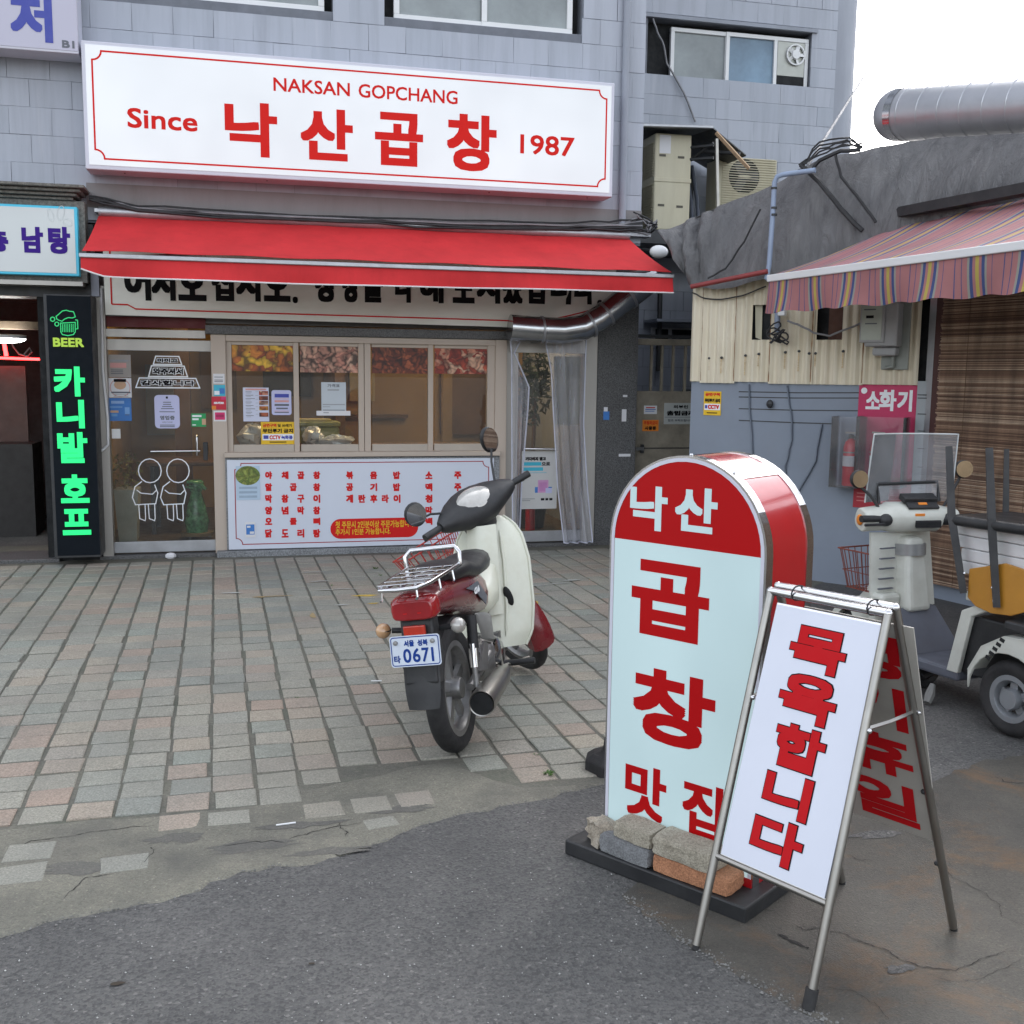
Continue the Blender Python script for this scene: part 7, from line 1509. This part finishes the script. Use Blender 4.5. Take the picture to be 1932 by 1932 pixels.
# upturned chair on top
ch = thing('upturned_chair', 'upside-down black chair with a hanging orange wooden backrest on the foam boxes', 'chair', mat4=gm_)
m_chw = MAT('chair_wood', srgb(182, 128, 46), .45, var=.12, vs=5, coat=.2)
def C_(name, mb, m, par=None, **k): return obj(name, mb, m, par or ch, local=True, **k)
sp = [(.30, .74), (.30, .60), (.25, .565), (.16, .55), (.05, .56), (-.04, .60), (-.08, .66), (-.08, .78), (.1, .80)]
C_('backrest', MB().prism([(x, .226, z) for x, z in sp], (0, .014, 0)), m_chw, bev=.004)
C_('seat_pad', MB().box(-.20, .41, -.16, .24, .9535, .99), MAT('black_vinyl', (.02, .02, .022), .35, var=.2), bev=.015, seg=3)
C_('seat_edge', MB().tube([(.40, .25, .965), (.16, .256, .97), (-.2, .25, .975)], .026, 8), m_black, smooth=50)
for a, b, c in (((.46, .25, 1.32), (.405, .262, .98), (.31, .256, .62)), ((.215, .26, 1.33), (.17, .266, 1.0), (.115, .256, .59))):
    l_ = C_('leg', MB().tube([a, b], [.022, .026], 4), m_black); C_('back_upright', MB().tube([b, c], [.026, .022], 4), m_black, l_)
for x in (.42, .0): C_('leg', MB().tube([(x + .03, -.14, 1.30), (x, -.13, .985)], [.016, .02], 4), m_black)
for x, z in ((.30, .72), (.135, .68), (.122, .62)): C_('rivet', MB().lathe([(0, .008), (.006, 0)], (x, .272, z), (0, 1, 0), 8), m_chrome)
rough_scrap = lambda p: MB().tube([(p.x - .02, p.y, .012), (p.x + .01, p.y + .02, .05), (p.x + .03, p.y + .03, .10)], [.02, .026, .014], 8)
p = G(1775, 1305); solo('dark_debris', crumple((p.x - .05, p.y + .15, .05), (.12, 0, 0), (0, .1, 0), (0, 0, .06), 8), m_black, 'dark bundled debris on the ground under the scooter floor', 'debris')
p = G(1755, 1330); solo('metal_scrap', rough_scrap(p), MAT('dull_scrap', (.2, .2, .19), .7, .2), 'small pale metal scrap under the scooter', 'scrap')
# ================================================================ arched light-box sign
a_, b_ = G(1141, 1570, .06), G(1420, 1672, .06); a_.z = b_.z = 0
ARC = Plane(a_, b_ - a_); AWd = (b_ - a_).length; AR = AWd / 2; zs = ARC.px(1137, 1011)[1]; AZ0 = .055; ADp = .30
def arch_out(ins, n=26):
    r = AR - ins; return [(ins, AZ0 + ins), (AWd - ins, AZ0 + ins)] + [(AR + r * math.cos(math.pi * i / n), zs + r * math.sin(math.pi * i / n)) for i in range(n + 1)]
ar = thing('arched_sign', 'tall arched light-box sign, red above white, weighted by bricks', 'sign', ARC.pt(AR, 0, -ADp / 2))
m_archred = MAT('arch_red_gloss', (.40, .008, .012), .22, var=.05, coat=.6)
def m_archface_(name, c, e):
    m, nt, p = base_mat(name); p.inputs['Base Color'].default_value = tuple(x * (.38 if c[1] > .1 else .8) for x in c[:3]) + (1,); p.inputs['Roughness'].default_value = .4; p.inputs['Specular IOR Level'].default_value = .2
    nf = ramp(nt, noise(nt, coords(nt, (1.5, 1.5, .8)), 1.3, 2), (.3, tuple(x * .78 for x in c[:3]) + (1,)), (.7, c)); nt.links.new(nf, p.inputs['Emission Color']); p.inputs['Emission Strength'].default_value = e; return m
m_archwhite = m_archface_('arch_white_lit', (.66, .86, .90, 1), .125); m_archredlit = m_archface_('arch_red_lit', (.40, .002, .004, 1), .06)
q = MB(); out = arch_out(.0); q.prism([ARC.pt(x, y, -ADp) for x, y in out], ARC.n * ADp); obj('case', q, m_archred, ar, smooth=35)
# chrome edge bands along both edges of the case side, cross straps over the arch
def band(d0, d1, rise=.003):
    q = MB(); o = arch_out(-rise); o = o[1:] + o[:1]
    for (x0, y0), (x1, y1) in zip(o, o[1:]): q.face([ARC.pt(x0, y0, d0), ARC.pt(x1, y1, d0), ARC.pt(x1, y1, d1), ARC.pt(x0, y0, d1)])
    i_ = arch_out(.012); i_ = i_[1:] + i_[:1]
    for dd in (d0, d1):
        for k in range(len(o) - 1): q.face([ARC.pt(*o[k], dd), ARC.pt(*o[k + 1], dd), ARC.pt(*i_[k + 1], dd), ARC.pt(*i_[k], dd)])
    return q
obj('front_trim', band(-.035, .006), m_chrome, ar, smooth=35); obj('rear_trim', band(-ADp - .002, -ADp + .04), m_chrome, ar, smooth=35)
for q0, q1 in ((.29, .36), (.56, .66)):
    q = MB(); n = 4
    for k in range(n):
        A = math.pi * (q0 + (q1 - q0) * k / n); B = math.pi * (q0 + (q1 - q0) * (k + 1) / n); r = AR + .002
        q.face([ARC.pt(AR + r * math.cos(A), zs + r * math.sin(A), -.03), ARC.pt(AR + r * math.cos(A), zs + r * math.sin(A), -ADp + .03), ARC.pt(AR + r * math.cos(B), zs + r * math.sin(B), -ADp + .03), ARC.pt(AR + r * math.cos(B), zs + r * math.sin(B), -.03)])
    obj('cross_strap', q, m_chrome, ar, smooth=35)
fo = arch_out(.016); zb_ = zs - .0
low = [fo[0], fo[1], (AWd - .016, zb_), (.016, zb_)]; hi = [(x, y) for x, y in fo[2:]]
obj('white_face', MB().prism([ARC.pt(x, y, .001) for x, y in low], ARC.n * .004), m_archwhite, ar); obj('red_face', MB().prism([ARC.pt(x, y, .0012) for x, y in hi], ARC.n * .004), m_archredlit, ar)
io, ii = arch_out(.004), arch_out(.016); q = MB()
for k in range(1, len(io) - 1): q.face([ARC.pt(*io[k], .0065), ARC.pt(*io[k + 1], .0065), ARC.pt(*ii[k + 1], .0065), ARC.pt(*ii[k], .0065)])
q.face([ARC.pt(*io[-1], .0065), ARC.pt(*io[0], .0065), ARC.pt(*ii[0], .0065), ARC.pt(*ii[-1], .0065)]); obj('white_rim', q, m_frame_lilac, ar)
for t, u0, v0, u1, v1, mm, bo in (('낙', 1192, 913, 1260, 1004, m_archwhite, .0055), ('산', 1277, 916, 1354, 1009, m_archwhite, .0055), ('곱', 1195.5, 1051, 1337, 1220, m_archredlit, .0105), ('창', 1198, 1251, 1348, 1429, m_archredlit, .0105), ('맛', 1182.6, 1432, 1257, 1556, m_archredlit, .006), ('집', 1291, 1465, 1363, 1594, m_archredlit, .006)):
    q = MB(); text_px(q, ARC, t, u0, v0, u1, v1, .0062, bo); obj('letter', q, mm, ar)
obj('foot_rail', MB().ab(ARC, .0, AZ0, AWd, AZ0 + .028, .002, .010), m_archred, ar)
for x in (.45, .53): obj('bolt', MB().lathe([(0, .006), (.004, 0)], ARC.pt(x, AZ0 + .015, .0105), ARC.n, 8), m_chrome, ar)
for x, y in ((AR, zs + AR + .004), (AR + AR * math.cos(1.0), zs + AR * math.sin(1.0) + .004)): obj('screw', MB().lathe([(0, .006), (.005, .004)], ARC.pt(x, y, -.02), (0, 0, 1), 8), m_chrome, ar)
solo('sign_base', MB().ab(ARC, -.075, .0, AWd + .05, AZ0 - .001, -ADp - .10, .13), m_black, 'flat black base board under the arched sign', 'base', bev=.006)
# weights
def rough_box(pl, a0, b0, a1, b1, d0, d1, seed, jit=.004, rot=0.0):
    r = random.Random(seed); n = 5; q = MB(); idx = {}
    def vid(i, j, k):
        if (i, j, k) not in idx:
            f = lambda t: t
            e = sum(1 for t in (i, j, k) if t in (0, n)); s = 1 - (.035 if e >= 2 else 0) - (.03 if e == 3 else 0)
            x, y, z = (i / n - .5) * s + .5, (j / n - .5) * s + .5, (k / n - .5) * s + .5
            A, B, D = a0 + (a1 - a0) * x, b0 + (b1 - b0) * y, d0 + (d1 - d0) * z
            ca, cd = (a0 + a1) / 2, (d0 + d1) / 2; A, D = ca + (A - ca) * math.cos(rot) - (D - cd) * math.sin(rot), cd + (A - ca) * math.sin(rot) + (D - cd) * math.cos(rot)
            jb = 0 if j == 0 else jit
            idx[(i, j, k)] = len(q.v); q.v.append(pl.pt(A + r.uniform(-jit, jit), B + r.uniform(-jb, jb) * .6, D + r.uniform(-jit, jit)))
        return idx[(i, j, k)]
    for i in range(n):
        for j in range(n):
            for c, fl in ((0, 1), (n, 0)):
                for F in ([(i, j, c), (i + 1, j, c), (i + 1, j + 1, c), (i, j + 1, c)], [(c, i, j), (c, i + 1, j), (c, i + 1, j + 1), (c, i, j + 1)], [(j, c, i), (j, c, i + 1), (j + 1, c, i + 1), (j + 1, c, i)]):
                    v = [vid(*t) for t in F]; q.f.append(tuple(reversed(v)) if fl else tuple(v))
    return q
def m_block_(name, c, dk):
    m, nt, p = base_mat(name); v = coords(nt); cc = ramp(nt, noise(nt, v, 9, 7, .75), (.3, dk), (.7, c)); sp = ramp(nt, noise(nt, v, 170, 2, .8), (.35, (.6,) * 3), (.6, (1.08,) * 3)); nt.links.new(mixc(nt, 1, cc, sp, 'MULTIPLY'), p.inputs['Base Color']); p.inputs['Roughness'].default_value = .9; nt.links.new(bump(nt, noise(nt, v, 90, 4, .8), .8, .006), p.inputs['Normal']); return m
m_blk1, m_blk2, m_brk, m_stn = m_block_('block_grey', srgb(142, 144, 146), srgb(112, 113, 114)), m_block_('block_tan', srgb(188, 181, 164), srgb(146, 138, 122)), m_block_('brick_orange', srgb(196, 140, 104), srgb(162, 112, 82)), m_block_('stone_pale', srgb(190, 182, 168), srgb(150, 138, 120))
B1_ = ARC.off(.115); zt0 = AZ0
def brick(name, TL, BR, d0, d1, z0, z1, mm, lb, seed, rot=0.0, jit=.003):
    x0 = B1_.px(*TL)[0]; x1 = B1_.px(*BR)[0]; solo(name, rough_box(ARC, x0, z0, x1, z1, d0, d1, seed, jit, rot), mm, lb, 'brick' if name != 'stone' else 'stone', smooth=30)
brick('brick', (1133, 1600), (1226, 1640), .012, .125, zt0, zt0 + .062, m_blk1, 'grey concrete brick lying flat on the black base under a tan block', 1)
brick('brick', (1156, 1570), (1228, 1600), .02, .115, zt0 + .063, zt0 + .118, m_blk2, 'short tan concrete brick on top of the grey one', 2, .06)
brick('brick', (1230, 1640), (1374, 1690), .012, .118, zt0, zt0 + .058, m_brk, 'smooth orange clay brick lying on the black base', 3, -.02, .0015)
brick('brick', (1232, 1600), (1346, 1650), .02, .125, zt0 + .059, zt0 + .122, m_blk2, 'long grey concrete brick resting on the orange brick', 4, .03)
brick('stone', (1098, 1560), (1139, 1600), .02, .10, zt0, zt0 + .075, m_stn, 'pale chipped stone at the corner of the black base', 5, .5, .008)
# ================================================================ A-frame sign
FLp, FRp, BRp, BLp = G(1312, 1792), G(1525, 1905), G(1800, 1757), G(1597, 1668)
for p in (FLp, FRp, BRp, BLp): p.z = .002
BRp = FRp + (BRp - FRp); BLp = FLp + (BRp - FRp)
TLp = Vector((1.507, 2.836, 1.016)); TRp = TLp + (FRp - FLp)
TLb, TRb = TLp + Vector((.03, .012, .012)), TRp + Vector((.03, .012, .012))
af = thing('a_frame_sign', 'folding steel A-frame sign with red lettering edged in black', 'sign', (FLp + BRp) / 2)
exv = (FRp - FLp).normalized(); eyv = (TLp - FLp); eyv = (eyv - exv * eyv.dot(exv)).normalized(); AFP = Plane(FLp, exv, eyv)
exb = (BRp - BLp).normalized(); eyb = (TLb - BLp); eyb = (eyb - exb * eyb.dot(exb)).normalized(); ABP = Plane(BLp, exb, eyb)
tr_ = .0125
for nm, a, b in (('leg', FLp, TLp), ('leg', FRp, TRp), ('leg', BLp, TLb), ('leg', BRp, TRb)):
    l_ = obj(nm, MB().tube([a + (b - a) * .012, b], tr_, 14), m_steel, af, smooth=50)
    if a is FRp: obj('rubber_foot', MB().tube([a, a + (b - a) * .05], tr_ + .005, 14), m_rubber, l_, smooth=50)
    else: obj('end_plug', MB().tube([a, a + (b - a) * .0125], tr_ - .002, 10), m_rubber, l_)
    obj('cap', MB().ellipsoid(b, (tr_ * 1.05, 0, 0), (0, tr_ * 1.05, 0), (0, 0, tr_ * 1.05), 12, 8), m_chrome, l_, smooth=60)
obj('top_bar', MB().tube([TLp, TRp], tr_, 14), m_chrome, af, smooth=50); obj('top_bar', MB().tube([TLb, TRb], tr_, 14), m_chrome, af, smooth=50)
Wp = (FRp - FLp).length; pt0 = AFP.px(1460, 1139)[1]; pb0 = AFP.px(1359, 1609)[1]; x0, x1 = .018, Wp - .018
obj('bottom_bar', MB().tube([AFP.pt(0, pb0 - .012), AFP.pt(Wp, pb0 - .012)], .010, 12), m_steel, af, smooth=50)
obj('panel_frame', MB().ab(AFP, x0 - .004, pb0 - .004, x1 + .004, pt0 + .006, -.006, .004), m_chrome, af, bev=.002)
pn = obj('front_panel', MB().ab(AFP, x0, pb0, x1, pt0, .0045, .0075), MAT('panel_white', srgb(206, 210, 222), .35, var=.03, vs=2, coat=.3), af)
m_fred = MAT('panel_red', (.48, .010, .014), .6, var=.04, spec=.1); PH, PW_ = pt0 - pb0, x1 - x0
for t, f0, f1, g0, g1 in (('목', .06, .225, .22, .74), ('욕', .243, .418, .22, .75), ('합', .436, .60, .27, .74), ('니', .618, .775, .27, .71), ('다', .793, .955, .25, .73)):
    b1, b0 = pt0 - PH * f0, pt0 - PH * f1; a0, a1 = x0 + PW_ * g0, x0 + PW_ * g1
    q = MB(); text_ab(q, AFP, t, a0 - .003, b0 - .003, a1 + .003, b1 + .003, .0082, .0088); obj('letter_outline', q, m_text_black, pn)
    q = MB(); text_ab(q, AFP, t, a0, b0, a1, b1, .0102, .0062); obj('letter', q, m_fred, pn)
bpb = pb0 + .03
bp = obj('rear_panel', MB().ab(ABP, x0, bpb, x1, pt0, -.004, .0), MAT('panel_grey', srgb(170, 166, 158), .5, var=.06, dirt=.2, ds=4), af)
for k, t in enumerate('정기휴일'):
    b1 = pt0 - PH * (.06 + .225 * k); b0 = b1 - PH * .19; q = MB(); text_ab(q, ABP, t, x0 + PW_ * .18, b0, x0 + PW_ * .85, b1, .0015, .006); obj('letter', q, m_fred, bp)
fm, rm = TRp.lerp(FRp, .30), TRb.lerp(BRp, .30)
for (a, b) in ((fm, rm), (TLp.lerp(FLp, .30), TLb.lerp(BLp, .30))):
    st = obj('spreader', MB().tube([a, (a + b) / 2 - Vector((0, 0, .004)), b], .006, 4), m_steel, af)
    for p in (a, b): obj('rivet', MB().ellipsoid(p - exv * -.014, (.008, 0, 0), (0, .008, 0), (0, 0, .008), 8, 6), m_chrome, st, smooth=60)
for f in (.55, .78): p = TRb.lerp(BRp, f); obj('lug', MB().ellipsoid(p - exv * .014, (.012, 0, 0), (0, .010, 0), (0, 0, .008), 8, 6), m_darkmetal, af, smooth=60)
for f in (.22, .86):
    c = (TLp + TLb) / 2 + (TRp - TLp) * f; q = MB().tube([c + Vector((math.cos(t) * .030, math.cos(t) * .012, math.sin(t) * .022)) for t in [i * .5236 for i in range(12)]], .0025, 5, closed=True)
    solo('cable_tie', q, m_wire, 'black cable tie on the folding sign top bars, ' + ('next to the arched sign' if f < .5 else 'next to the scooter'), 'cable tie', smooth=60)
# ================================================================ delineator post behind the arched sign
p = G(1157, 1452); dl = thing('delineator_post', 'yellow post on a black rubber base behind the arched sign', 'bollard', (p.x, p.y, 0))
obj('base', MB().lathe([(0, .125), (.05, .125), (.075, .09), (.085, .05), (.14, .042), (.14, 0)], (p.x, p.y, .0), (0, 0, 1), 8), m_rubber, dl, bev=.006); obj('post', MB().tube([(p.x, p.y, .13), (p.x, p.y, .62)], .036, 16), MAT('post_yellow', srgb(205, 180, 30), .5), dl, smooth=50); obj('cap', MB().ellipsoid((p.x, p.y, .62), (.036, 0, 0), (0, .036, 0), (0, 0, .025), 14, 8), m_rubber, dl, smooth=60)
bpy.data.scenes.remove(_tmp)
